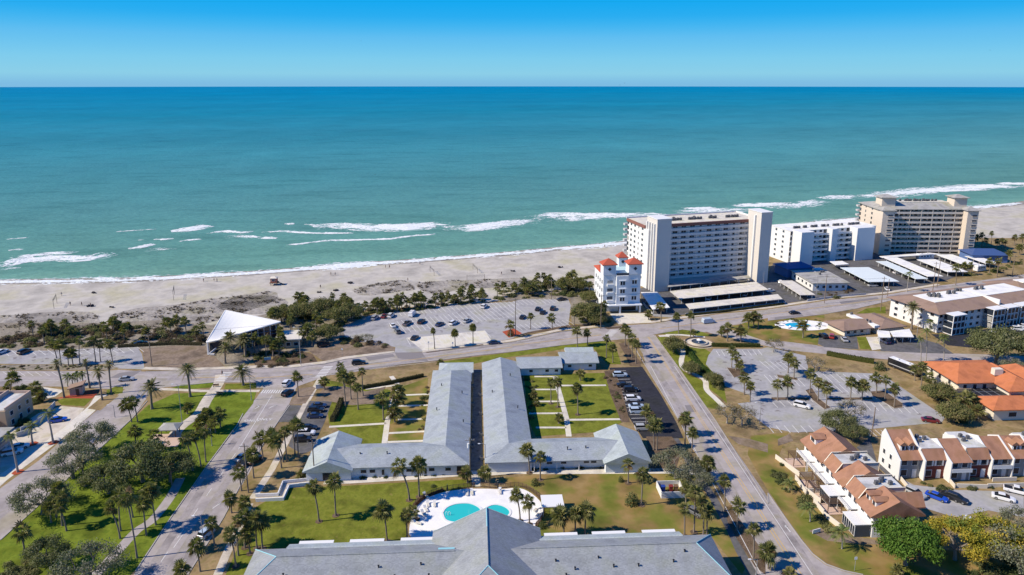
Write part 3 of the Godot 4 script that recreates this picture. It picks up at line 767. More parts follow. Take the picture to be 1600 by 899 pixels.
	for p in [[V(-116.1,-222.8), V(-109.9,-224.6), V(-110.8,-218.4), V(-117.4,-218.8)], [V(-38.2,-232.1), V(-29.2,-234.7), V(-28.1,-232.3), V(-36.6,-228.9)], [V(-28.7,-236), V(-19.2,-235.8), V(-16.3,-227.1), V(-27,-230.7)], [V(120,-266.7), V(132.7,-269.7), V(132.4,-267.6), V(118.9,-264.2)], [V(156.4,-285.4), V(176.8,-291.9), V(175.4,-288.2), V(155.6,-282.3)], [V(60.6,-189.6), V(63.1,-189.5), V(62.7,-185.1), V(60.2,-185)]]:
		sheet("asphalt_patch", p, 8, M.patched_asphalt)
	# kerbs
	for p in [[V(-66.3,-123.6), V(-66.7,-141.2), V(-66.7,-163.5), V(-66.2,-183.8), V(-66.8,-190.8)], [V(-55.8,-122), V(-55.3,-140.6), V(-56.1,-164.1), V(-55.9,-175.9), V(-55.5,-185.5), V(-54.9,-195.7)], [V(-98.6,-135), V(-98.1,-145.9), V(-97,-189.2), V(-97.8,-200.8)],
		[V(66.6,-248.3), V(66.7,-220.1), V(66.4,-179.6), V(64.9,-139.4), V(66.5,-143.5), V(66.4,-133.9), V(66.4,-126.5), V(66.7,-121.8), V(67.9,-118.6), V(70.5,-116.5), V(73.5,-115.2)], [V(56.4,-139.9), V(55.4,-165.5), V(56.3,-179.6), V(56.2,-218.8), V(56.2,-230.2), V(56.4,-242)], [V(86.4,-250.9), V(78.8,-254.2), V(67.9,-250)],
		[V(-47.2,-218.5), V(-36.8,-222.5), V(-16.9,-227.1), V(0.5,-231.9), V(12.4,-234.6), V(31.1,-240.2), V(47.9,-244)], [V(115.6,-262.7), V(141.8,-269.5), V(158.9,-276), V(177.5,-285.1)], [V(97.4,-252.3), V(105.8,-239), V(111.7,-239.4), V(122.2,-234.7)], [V(-94.9,-210.8), V(-82.8,-213.4), V(-69.5,-212.7)], [V(-108.2,-223.3), V(-94.6,-223.4), V(-72.9,-224.3), V(-61.7,-224), V(-51.1,-226.9), V(-45,-230.7), V(-28.7,-236)], [V(-18.9,-235.5), V(-2.5,-239.9), V(12.8,-243.9), V(31.5,-254), V(49.2,-257.9)]]:
		kerb(p)
	# painted lines
	var b := MB.new()
	var white := MB.new()
	dashes(b, V(63.5,-246.9), V(61,-111.8), 0.14, 9)
	dashes(b, V(63.9,-246.9), V(61.7,-111.8), 0.14, 9)
	for p in [[V(-39.4,-224.8), V(-17.1,-230.6)], [V(-17.1,-230.6), V(12.6,-239.4)], [V(12.7,-241.1), V(46.5,-250.1)], [V(70,-255.7), V(118.7,-270.5)], [V(118.7,-270.5), V(180.3,-289.9)], [V(180.3,-289.9), V(251.1,-311.5)], [V(-92.3,-217.5), V(-71.1,-218)], [V(-70.6,-216.3), V(-53.2,-218.4)]]:
		dashes(b, p[0], p[1], 0.14, 9)
		var d: Vector2 = (p[1] - p[0]).normalized()
		dashes(b, p[0] + Vector2(-d.y, d.x) * 0.4, p[1] + Vector2(-d.y, d.x) * 0.4, 0.14, 9)
	put("yellow_lines", b.done(), M.yellow_paint).set_meta("kind", "structure")
	dashes(white, V(57.9,-219.4), V(54,-116.2), 0.13, 9)
	dashes(white, V(65.7,-219), V(63.8,-115.7), 0.13, 9)
	dashes(white, V(-62.6,-126.2), V(-62.2,-141.2), 0.14, 9, 3.0, 4.5)
	dashes(white, V(-62.2,-141.2), V(-61.6,-170.3), 0.14, 9, 3.0, 5.0)
	dashes(white, V(-61.6,-170.3), V(-61.9,-203.1), 0.14, 9)
	dashes(white, V(-66.2,-208.4), V(-47.2,-218.5), 0.12, 9)
	for p in [[V(-49,-222.1), V(-28.1,-230.3)], [V(-18.9,-231), V(12.7,-241.5)], [V(12.9,-244.3), V(47.1,-253.4)], [V(-35.6,-221.4), V(-14,-226.9)], [V(73.2,-257.8), V(120.4,-274.4)], [V(117.3,-266.9), V(178.4,-286.8)], [V(121.3,-276.6), V(182,-292.9)], [V(-151,-218.5), V(-116.2,-216.3)], [V(-106.9,-220.3), V(-85.2,-220.1)], [V(-61.9,-130.5), V(-61.7,-136.1)]]:
		dashes(white, p[0], p[1], 0.13, 9)
	for k in 9:
		var p: Vector2 = V(-154.7,-225.7) + (V(-138.7,-224.7) - V(-154.7,-225.7)) * k / 6.0
		ribbon(white, [p, p + (V(-144.7,-221.6) - V(-148.7,-225.1))], 0.13, 0.036)
	put("white_lines", white.done(), M.paint).set_meta("kind", "structure")
	# crossings: bars one by one
	for c in [[V(-65.9,-205.7), V(-59.4,-205.4), 9, 2.4, 5.5, "white crossing bars across the avenue beside the black car"], [V(-50.4,-215.3), V(-49.3,-225.1), 8, 3.0, 8, "white ladder crossing over the shore road beside the trimmed shrub beds"], [V(48.8,-248.6), V(52.6,-255), 6, 3.0, 7, "white ladder crossing at the mouth of the median palm street"], [V(-81.3,-214.2), V(-81.1,-221.7), 6, 3.0, 8, "white ladder crossing leading to the tent roofed pavilion"]]:
		var o := base("crossing", c[5], "crossing", X(c[0]), 0, "")
		var d: Vector2 = c[1] - c[0]
		var u := d.normalized()
		for k in c[2]:
			var m := MB.new()
			var at: Vector2 = d * (k + 0.5) / c[2]
			var q := Vector2(-u.y, u.x)
			ribbon(m, [at - q * c[3] / 2, at + q * c[3] / 2], d.length() / c[2] * 0.45, 0.04)
			put("bar", m.done(), M.paint, o)
	# turn arrows and lane words on the avenue
	for a in [[V(-63.8,-194.8), -1.0], [V(-59.8,-195), 1.0], [V(-58.3,-145.2), 0.0], [V(-58.4,-125.7), 0.0], [V(65.3,-130.3), 0.0]]:
		var d := Vector2(0.45, -0.9).normalized() if a[0].x < 0 else Vector2(-0.05, -1)
		var m := MB.new()
		var p: Vector2 = a[0]
		var q := Vector2(-d.y, d.x)
		ribbon(m, [p - d * 1.3, p + d * 0.4], 0.2, 0.04)
		var tip: Vector2 = p + d * 1.3 + q * a[1] * 1.0
		var e: Vector2 = (tip - (p + d * 0.3)).normalized()
		var r := Vector2(-e.y, e.x)
		ribbon(m, [p + d * 0.4, tip - e * 0.8], 0.2, 0.04)
		m.tri(X(tip, 0.04), X(tip - e * 0.9 + r * 0.45, 0.04), X(tip - e * 0.9 - r * 0.45, 0.04))
		m.tri(X(tip, 0.04), X(tip - e * 0.9 - r * 0.45, 0.04), X(tip - e * 0.9 + r * 0.45, 0.04))
		put("lane_arrow", m.done(), M.paint).set_meta("kind", "structure")
	for p in [V(-59.7,-187), V(-62.9,-186.4)]:
		var t := TextMesh.new()
		t.text = "ONLY"
		t.font_size = 32
		t.pixel_size = 0.05
		t.depth = 0.01
		var o := put("lane_word", t, M.paint)
		o.position = X(p, 0.045)
		o.rotation = Vector3(-PI / 2, -0.04, 0)
		o.set_meta("kind", "structure")

func lots():
	# beach car park
	var lot := sheet("beach_car_park", [V(-46.8,-272.3), V(-41.1,-280.2), V(-27.5,-283.3), V(-13.6,-289.6), V(15.4,-292.9), V(20.1,-296.8), V(40.2,-295.3), V(40.1,-286.7), V(35.8,-261.8), V(19.9,-254.8), V(15.8,-251.7), V(13.1,-247.8), V(2.4,-243.1), V(-19.2,-236.2), V(-28.7,-236), V(-29,-241.3), V(-36.6,-246), V(-42.9,-247.2), V(-49,-253.8), V(-52.2,-264.4)], 6, M.pale_asphalt)
	var b := MB.new()
	var out: Vector2 = V(-23.7,-242.7) - V(-25.9,-250.2)
	stalls(b, V(-25.9,-250.2), V(3.2,-256.7), 16, out * 1.0)
	stalls(b, V(-29.1,-263.2), V(17.7,-282.1), 26, V(-26.5,-256.9) - V(-29.1,-264.2))
	stalls(b, V(-29.1,-263.2), V(17.7,-282.1), 26, (V(-29.1,-264.2) - V(-26.5,-256.9)) * 0.95)
	stalls(b, V(-39,-274), V(-21.6,-279.2), 10, (V(-29.1,-264.2) - V(-26.5,-256.9)) * 0.9)
	stalls(b, V(-20.2,-279.1), V(37.5,-291.7), 30, (V(-29.1,-264.2) - V(-26.5,-256.9)) * 0.9)
	stalls(b, V(15.2,-262.9), V(35.9,-268), 11, (V(-26.5,-256.9) - V(-29.1,-264.2)) * 0.9)
	put("stall_markings", b.done(), M.paint, lot).set_meta("kind", "stuff")
	sheet("lot_apron", [V(-25.9,-250.8), V(-21,-251.4), V(3.2,-257.2), V(5.3,-246.4), V(2.4,-243.1), V(-19,-237.4)], 7, M.paver)
	# the dark lots either side of the court
	lot = sheet("court_car_park", [V(43.8,-218.7), V(54.9,-218.8), V(55.5,-197.5), V(55.2,-179.6), V(54.6,-170.1), V(43.8,-170.6), V(43.1,-177.9), V(42.4,-187.2), V(42.9,-205.1)], 7, M.dark_asphalt)
	b = MB.new()
	stalls(b, V(43.6,-215.8), V(43.2,-179.9), 16, Vector2(5.2, 0), 9)
	put("stall_markings", b.done(), M.paint, lot).set_meta("kind", "stuff")
	lot = sheet("court_car_park", [V(-49.8,-198.3), V(-43,-197.9), V(-42.5,-184.4), V(-42.8,-168.5), V(-44.6,-166.9), V(-49.2,-171.4), V(-49.7,-182.8)], 7, M.old_asphalt)
	sheet("court_car_park", [V(-55.4,-195.7), V(-51.4,-195.5), V(-50.8,-184.8), V(-55.6,-185.1)], 7, M.old_asphalt)
	# the pale lot on the right
	lot = sheet("palm_car_park", [V(83.9,-233.7), V(100.9,-232.8), V(103.9,-234.3), V(113.6,-225.6), V(108.5,-212.4), V(128.7,-209.4), V(131.1,-205.7), V(131.9,-178.2), V(129,-175.3), V(101.7,-171.8), V(85.1,-171.7), V(79.4,-175), V(76.5,-189.9), V(80.9,-190.8), V(82.2,-195.5), V(77.1,-202), V(76.8,-214.1), V(76.7,-219.9), V(80,-227.4)], 7, M.pale_asphalt)
	b = MB.new()
	stalls(b, V(96.3,-214.5), V(108.3,-212.4), 7, V(95.8,-221.9) - V(96.3,-214.5))
	stalls(b, V(107.8,-210.8), V(127.1,-208.6), 9, V(112.1,-202.4) - V(112.4,-209.8))
	stalls(b, V(84.3,-232), V(99.3,-232), 8, V(83.6,-227.2) - V(84.1,-232.3))
	stalls(b, V(87.1,-191.7), V(99.1,-194.6), 5, V(86.5,-184.9) - V(86.4,-190))
	stalls(b, V(104.4,-196.8), V(119.7,-193.5), 9, (V(112.1,-202.4) - V(112.4,-209.8)) * -0.9)
	stalls(b, V(114.1,-189.1), V(126.4,-186.1), 6, V(114.7,-182.3) - V(115.5,-187.8))
	stalls(b, V(92.4,-203.7), V(101.9,-200.7), 6, (V(112.1,-202.4) - V(112.4,-209.8)) * -0.9)
	stalls(b, V(79.8,-175.9), V(91.1,-175.4), 5, V(80.1,-172.5) - V(80.2,-176.7))
	stalls(b, V(105,-172.6), V(110.9,-171.4), 4, V(80.1,-172.5) - V(80.2,-176.7))
	stalls(b, V(81.6,-208.3), V(85.7,-197.7), 6, V(83.7,-208.2) - V(81.6,-208.3))
	put("stall_markings", b.done(), M.paint, lot).set_meta("kind", "stuff")
	for e in [[V(100.5,-197.6), V(103.5,-199.3), V(102.1,-192), V(102.6,-185.7), V(100.1,-184.7), V(99.5,-191)], [V(120,-195.9), V(124.6,-196.3), V(125.1,-187.3), V(123.4,-184.6), V(120.6,-184.2), V(120,-187.6), V(118.9,-192.9)], [V(96.8,-210.2), V(102.2,-207.2), V(101.6,-205.2), V(96.2,-207.5)], [V(87.3,-191.6), V(98.2,-190.5), V(99.6,-192.8), V(88.1,-193.4)], [V(103.8,-190.8), V(117.3,-190.1), V(118.2,-191.8), V(104.6,-192.3)], [V(82.6,-216.7), V(87.4,-215), V(86.9,-210.8), V(82.1,-208.3)]]:
		sheet("planting_island", e, 9, M.mulch)
		kerb(e + [e[0]], 0.2, 0.14)
	# drips of oil in the bays
	var blot := MB.new()
	for k in 9:
		var w := TAU * k / 9
		var w2 := TAU * (k + 1) / 9
		blot.tri(Vector3.ZERO, Vector3(cos(w2), 0, sin(w2)) * (0.8 + 0.3 * ((k + 1) % 9 % 3)), Vector3(cos(w), 0, sin(w)) * (0.8 + 0.3 * (k % 3)))
	var bm := blot.done()
	var spots := []
	for q in [[V(-39.2,-276.2), V(13.9,-288.1), V(12.7,-263), V(-27.3,-251.7)], [V(100.5,-223.2), V(112.1,-222.6), V(130.7,-179.3), V(85.2,-181.7)], [V(-167.8,-245.3), V(-126.9,-245.6), V(-113.9,-229.9), V(-154.9,-233.6)], [V(84.6,-232), V(99.6,-231.2), V(80.6,-178.8), V(77,-188.7)]]:
		for k in 70:
			var u := rng.randf()
			var p: Vector2 = q[0].lerp(q[1], u).lerp(q[3].lerp(q[2], u), rng.randf())
			spots.append(p)
	var mm := MultiMesh.new()
	mm.transform_format = MultiMesh.TRANSFORM_3D
	mm.mesh = bm
	mm.instance_count = spots.size()
	for k in spots.size():
		mm.set_instance_transform(k, Transform3D(Basis(Vector3.UP, rng.randf() * TAU).scaled(Vector3(rng.randf_range(0.15, 0.8), 1, rng.randf_range(0.15, 0.6))), X(spots[k], 0.029)))
	var drips := MultiMeshInstance3D.new()
	drips.name = "oil_stains"
	drips.multimesh = mm
	drips.material_override = M.patched_asphalt
	add_child(drips)
	tag(drips, "dark oil stains dotted over the car park bays", "stain", "", "stuff")
	# the lot of the townhouses
	lot = sheet("townhouse_car_park", [V(100.7,-148), V(102.1,-145), V(111.1,-142.4), V(125.7,-140.9), V(118.2,-131.4), V(112.4,-134.3), V(103.3,-132.2), V(98.3,-136.3), V(99.5,-140.2)], 8, M.pale_asphalt)
	sheet("driveway", [V(97.8,-162.8), V(104.2,-167.9), V(99.1,-155.5), V(100.3,-148.8), V(100.8,-146.9), V(98.2,-148.2)], 8, M.old_asphalt)
	# left lots
	lot = sheet("beach_car_park", [V(-171.6,-245.8), V(-149.1,-244.3), V(-129.7,-246.6), V(-121.6,-247), V(-116.4,-239.3), V(-109.3,-225.3), V(-118.4,-226.5), V(-123,-230.4), V(-151.1,-231.9), V(-163.6,-233.3)], 6, M.pale_asphalt)
	b = MB.new()
	stalls(b, V(-170,-245.1), V(-130.4,-245.6), 13, V(-156.8,-239.6) - V(-162.2,-244.7))
	stalls(b, V(-127.4,-245.5), V(-121.3,-246.5), 2, V(-118.8,-239.5) - V(-123.4,-244.6))
	put("stall_markings", b.done(), M.paint, lot).set_meta("kind", "stuff")
	sheet("planting_bed", [V(-162.6,-231.8), V(-150.9,-231.6), V(-122.5,-229.2), V(-118.2,-227.2), V(-120.7,-225.6), V(-159.6,-227.1)], 7, M.scrub_soil)
	sheet("driveway", [V(-141,-206.1), V(-136.1,-198.1), V(-126.8,-205.4), V(-126.6,-210), V(-136.2,-213.3)], 7, M.paver)
	sheet("forecourt", [V(-117.7,-156.1), V(-113.5,-158.6), V(-113.5,-171.2), V(-111.8,-186.5), V(-113.8,-196.9), V(-121.2,-198.6), V(-125.2,-194.2), V(-126.9,-180)], 6, M.concrete)
	# lots of the towers
	sheet("tower_car_park", [V(75.2,-310), V(91.7,-325.2), V(135.2,-328.6), V(140.5,-322.6), V(145.1,-333.8), V(155.9,-353.5), V(171.5,-360), V(193,-360.7), V(223.9,-372.6), V(276.1,-369.9), V(276.3,-354.4), V(226.1,-317.1), V(196,-301.7), V(176.3,-294.8), V(134.2,-285.8), V(135.4,-285.4), V(98.9,-274.4), V(71.7,-269.8), V(70.5,-286.6)], 6, M.old_asphalt)
	sheet("forecourt", [V(54.5,-275.6), V(69.8,-274.4), V(69.1,-263.1), V(55.4,-262.4), V(54.9,-267)], 8, M.paver)
	sheet("apartment_car_park", [V(170.5,-244.2), V(181.6,-243.7), V(198.6,-250), V(214.8,-254.6), V(223,-256.4), V(213.6,-236), V(180,-228.5), V(169.2,-232.7)], 7, M.dark_asphalt)
	sheet("driveway", [V(128,-245.4), V(135.6,-245), V(141.1,-242.9), V(135.1,-230.6), V(124,-233.2), V(123.4,-236.7)], 8, M.old_asphalt)
	sheet("driveway", [V(148.7,-242.5), V(162.6,-241.7), V(167,-234.4), V(165.9,-224.5), V(153.1,-226.4), V(142,-228.6)], 8, M.old_asphalt)
	sheet("driveway", [V(144.5,-242.7), V(148.7,-242.5), V(143.4,-230.5), V(139.4,-229.4)], 9, M.paver)


# ---------- building helpers ----------
func hip_z(b: MB, x0: float, x1: float, z0: float, z1: float, y0: float, y1: float, a := 0.0, c := 0.0):   # the same roof with its ridge along z
	var at := b.v.size()
	b.hip(z0, z1, -x1, -x0, y0, y1, a, c)
	b.turn(at, Transform3D(Basis(Vector3(0, 0, 1), Vector3.UP, Vector3(-1, 0, 0)), Vector3.ZERO))

func roof(o: Node3D, called: String, material: Material, spec: Array) -> MeshInstance3D:   # ["x" or "z", x0, x1, z0, z1, y0, y1, a, b]
	var b := MB.new()
	if spec[0] == "x":
		b.hip(spec[1], spec[2], spec[3], spec[4], spec[5], spec[6], spec[7], spec[8])
	else:
		hip_z(b, spec[1], spec[2], spec[3], spec[4], spec[5], spec[6], spec[7], spec[8])
	return put(called, b.done(), material, o)

func walls(o: Node3D, material: Material, x0: float, x1: float, z0: float, z1: float, h: float, y0 := 0.0) -> MeshInstance3D:
	var b := MB.new()
	b.slab(Vector3(x0, y0, z0), Vector3(x1, y0 + h, z1))
	return put("wall", b.done(), material, o)

func prismed(o: Node3D, called: String, material: Material, pts: Array, y0: float, y1: float) -> MeshInstance3D:
	var b := MB.new()
	b.prism(pts, y0, y1)
	return put(called, b.done(), material, o)

# a window: a white frame with its pane, standing 3 cm proud of the wall; face turns it (0 looks to +z, PI/2 to +x)
func window(o: Node3D, p: Vector3, w: float, h: float, face := 0.0, called := "window", glass: Material = null) -> MeshInstance3D:
	var f := put(called, crate(Vector3(w, h, 0.1)), M.trim_white, o, p)
	f.rotation.y = face
	put("pane", crate(Vector3(w - 0.2, h - 0.2, 0.06)), glass if glass else M.window_glass, f, Vector3(0, 0, 0.04))
	return f

func pane(o: Node3D, p: Vector3, w: float, h: float, face := 0.0, glass: Material = null, called := "window"):   # far windows: a dark pane alone
	var k := rng.randf()
	var f := put(called, crate(Vector3(w, h, 0.12)), glass if glass else M.window_glass if k < 0.68 else M.shade_glass if k < 0.88 else M.blind, o, p)
	f.rotation.y = face

func vents(o: Node3D, list: Array, called := "roof_vent"):
	for p in list:
		var b := MB.new()
		b.tube([p + Vector3(0, -0.3, 0), p + Vector3(0, 0.35, 0)], [0.12, 0.12], 6)
		b.box(p + Vector3(0, 0.4, 0), Vector3(0.34, 0.08, 0.34))
		put(called, b.done(), M.dark if called == "roof_vent" else M.white, o)

func cooler() -> ArrayMesh:   # a rooftop air conditioner
	if not boxes.has("cooler"):
		var b := MB.new()
		b.box(Vector3(0, 0.15, 0), Vector3(1.1, 0.3, 1.1))
		b.box(Vector3(0, 0.75, 0), Vector3(0.95, 0.9, 0.95))
		b.tube([Vector3(0, 1.2, 0), Vector3(0, 1.32, 0)], [0.38, 0.34], 8)
		for k in 4:
			b.box(Vector3(0.5 if k < 2 else -0.5, 0.7, -0.25 + 0.5 * (k % 2)), Vector3(0.05, 0.8, 0.3))
		boxes["cooler"] = b.done()
	return boxes["cooler"]

func coolers(o: Node3D, list: Array, y: float):
	for p in list:
		var c := put("air_conditioner", cooler(), M.cooler_grey, o, Vector3(p[0], y, p[1]))
		c.rotation.y = rng.randf_range(-0.1, 0.1)
		if y < 9.0: c.scale = Vector3.ONE * 0.72

# ---------- the low court ----------
func court():
	flat("cooler_grey", lin(0.13, 0.13, 0.14), 0.6, 0.2)
	var wall: Material = M.blue_white_wall
	# left half
	var o := base("garden_condominium", "low L-shaped grey roofed condominium left of the narrow alley, its gable nearest the stair wall", "condominium", Vector3(-8, 0, -160))
	walls(o, wall, -5.4, 5.5, -52, 4.7, 2.85)
	walls(o, wall, -26, 4.9, -5.6, 4.9, 2.8)
	walls(o, wall, -32.6, -22.2, -8.2, 5.9, 2.8)
	walls(o, wall, -3.9, 6.4, -58.0, -50.0, 2.9)
	roof(o, "roof", M.shingle, ["z", -6.0, 6.1, -52.6, 5.5, 2.9, 4.95, 5.4, 5.7])
	roof(o, "roof", M.shingle, ["x", -27.5, 6.0, -6.2, 5.45, 2.88, 4.9, 0.0, 5.75])
	roof(o, "roof", M.pale_shingle, ["z", -33.3, -21.6, -8.9, 6.6, 2.84, 5.3, 0.0, 0.0])
	roof(o, "roof", M.pale_shingle, ["x", -4.2, 6.9, -58.6, -50.2, 2.95, 4.3, 3.0, 0.0])
	var b := MB.new()
	b.prism([Vector2(-32.6, 2.8), Vector2(-22.2, 2.8), Vector2(-27.45, 5.05)], 0, 0.12)
	b.turn(0, Transform3D(Basis(Vector3(1, 0, 0), Vector3(0, 0, -1), Vector3(0, 1, 0)), Vector3(0, 0, 5.88)))
	put("gable_wall", b.done(), wall, o)
	window(o, Vector3(-27.6, 1.15, 5.92), 2.5, 2.1, 0, "sliding_door")
	for x in [V(-27.3,-157.1), V(-25.2,-156.9), V(-16.5,-156.6), V(-11.1,-156.8), V(-7.2,-156.8)]:
		window(o, Vector3(x.x + 8, 1.65, 4.94), 1.5, 1.0)
	for x in [V(-23.8,-156.7), V(-13.6,-156.5)]:
		window(o, Vector3(x.x + 8, 1.1, 4.94), 1.0, 2.1, 0, "door", M.trim_white)
	for x in [V(-22.7,-156.7), V(-12.6,-156.4)]:
		window(o, Vector3(x.x + 8, 1.3, 4.94), 0.8, 1.6)
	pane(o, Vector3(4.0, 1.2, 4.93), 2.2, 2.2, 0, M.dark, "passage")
	for k in 6:
		window(o, Vector3(-5.45, 1.6, -12.0 - 7.0 * k), 1.6, 1.1, -PI / 2)
		window(o, Vector3(5.55, 1.6, -8.0 - 7.0 * k), 1.2, 0.9, PI / 2)
	vents(o, [Vector3(-14, 4.4, 1.6), Vector3(-3.2, 4.3, -22), Vector3(3.6, 4.1, -33), Vector3(-2.6, 4.3, -38), Vector3(4.2, 4.0, -15), Vector3(-20.5, 4.2, 1.4)], "roof_vent")
	# right half
	o = base("garden_condominium", "low L-shaped grey roofed condominium right of the narrow alley, with a white post porch", "condominium", Vector3(8, 0, -160))
	walls(o, wall, -5.6, 5.0, -57, 4.2, 2.85)
	walls(o, wall, -5.5, 26, -5.8, 3.2, 2.8)
	walls(o, wall, 22.8, 33.2, -8.2, 5.9, 2.8)
	roof(o, "roof", M.shingle, ["z", -6.4, 5.7, -58.0, 4.8, 2.9, 4.95, 0.5, 5.7])
	roof(o, "roof", M.shingle, ["x", -6.35, 27.5, -6.5, 4.75, 2.88, 4.9, 5.75, 0.0])
	roof(o, "roof", M.pale_shingle, ["z", 22.2, 33.9, -8.9, 6.6, 2.84, 5.3, 0.0, 0.0])
	b = MB.new()
	b.prism([Vector2(22.8, 2.8), Vector2(33.2, 2.8), Vector2(28.05, 5.05)], 0, 0.12)
	b.turn(0, Transform3D(Basis(Vector3(1, 0, 0), Vector3(0, 0, -1), Vector3(0, 1, 0)), Vector3(0, 0, 5.88)))
	put("gable_wall", b.done(), wall, o)
	for x in [V(3.9,-157.8), V(8.5,-158.1), V(17.4,-157.8), V(20.9,-157.8), V(26.5,-157.8), V(28.3,-157.8)]:
		window(o, Vector3(x.x - 8, 1.65, 3.24), 1.5, 1.0)
	for x in [V(6.1,-157.5), V(12.5,-157.9), V(24,-157.6)]:
		window(o, Vector3(x.x - 8, 1.1, 3.24), 1.0, 2.1, 0, "door", M.trim_white)
	for x in [V(19.1,-156.2), V(24.5,-155.9), V(31,-155.9), V(13.6,-156.1)]:
		piece("porch_post", Vector3(x.x - 8, 1.4, 4.5), Vector3(0.18, 2.8, 0.18), M.trim_white, o)
	for k in 7:
		window(o, Vector3(5.05, 1.6, -12.0 - 6.6 * k), 1.6, 1.1, PI / 2)
		window(o, Vector3(-5.65, 1.6, -9.0 - 6.6 * k), 1.2, 0.9, -PI / 2)
	vents(o, [Vector3(14, 4.4, 1.6), Vector3(3.2, 4.3, -22), Vector3(-3.6, 4.1, -33), Vector3(18.6, 4.3, 1.2), Vector3(2.2, 4.5, -44)], "roof_vent")
	# the two small wings by the road
	o = base("cottage_wing", "small grey gabled wing joining the back of the right condominium", "building", Vector3(21, 0, -216))
	walls(o, wall, -7.0, 6.0, -5.6, 2.2, 2.7)
	roof(o, "roof", M.shingle, ["x", -8.0, 6.6, -6.8, 3.0, 2.75, 4.3, 0.0, 0.0])
	for x in [-3.6, 1.6, 4.6]:
		window(o, Vector3(x, 1.5, 2.23), 1.3, 1.0)
	window(o, Vector3(-0.6, 1.1, 2.23), 1.0, 2.0, 0, "door", M.trim_white)
	o = base("cottage_wing", "small grey gabled wing standing free beside the dark car park", "building", Vector3(33.8, 0, -219.5))
	walls(o, wall, -5.3, 5.3, -6.0, 2.2, 2.7)
	roof(o, "roof", M.shingle, ["x", -6.2, 6.2, -7.2, 3.0, 2.75, 4.4, 0.0, 0.0])
	roof(o, "roof", M.pale_shingle, ["x", -3.9, 5.7, -8.9, -4.4, 3.2, 4.5, 0.0, 0.0])
	for x in [-3.4, 3.4]:
		window(o, Vector3(x, 1.5, 2.23), 1.3, 1.0)
	window(o, Vector3(0.4, 1.1, 2.23), 1.0, 2.0, 0, "door", M.trim_white)
	# the small things of the alley and the porch
	for k in 8:
		var c := base("alley_cooler", "small air conditioner standing on the narrow gravel alley between the two condominiums", "air conditioner", Vector3(-1.4 if k % 2 else 0.9, 0.04, -162.0 - 6.2 * k), 0, "air conditioners along the alley")
		put("cabinet", crate(Vector3(0.9, 0.8, 0.9)), M.grey_metal, c, Vector3(0, 0.4, 0))
		put("fan_grille", crate(Vector3(0.7, 0.05, 0.7)), M.dark, c, Vector3(0, 0.82, 0))

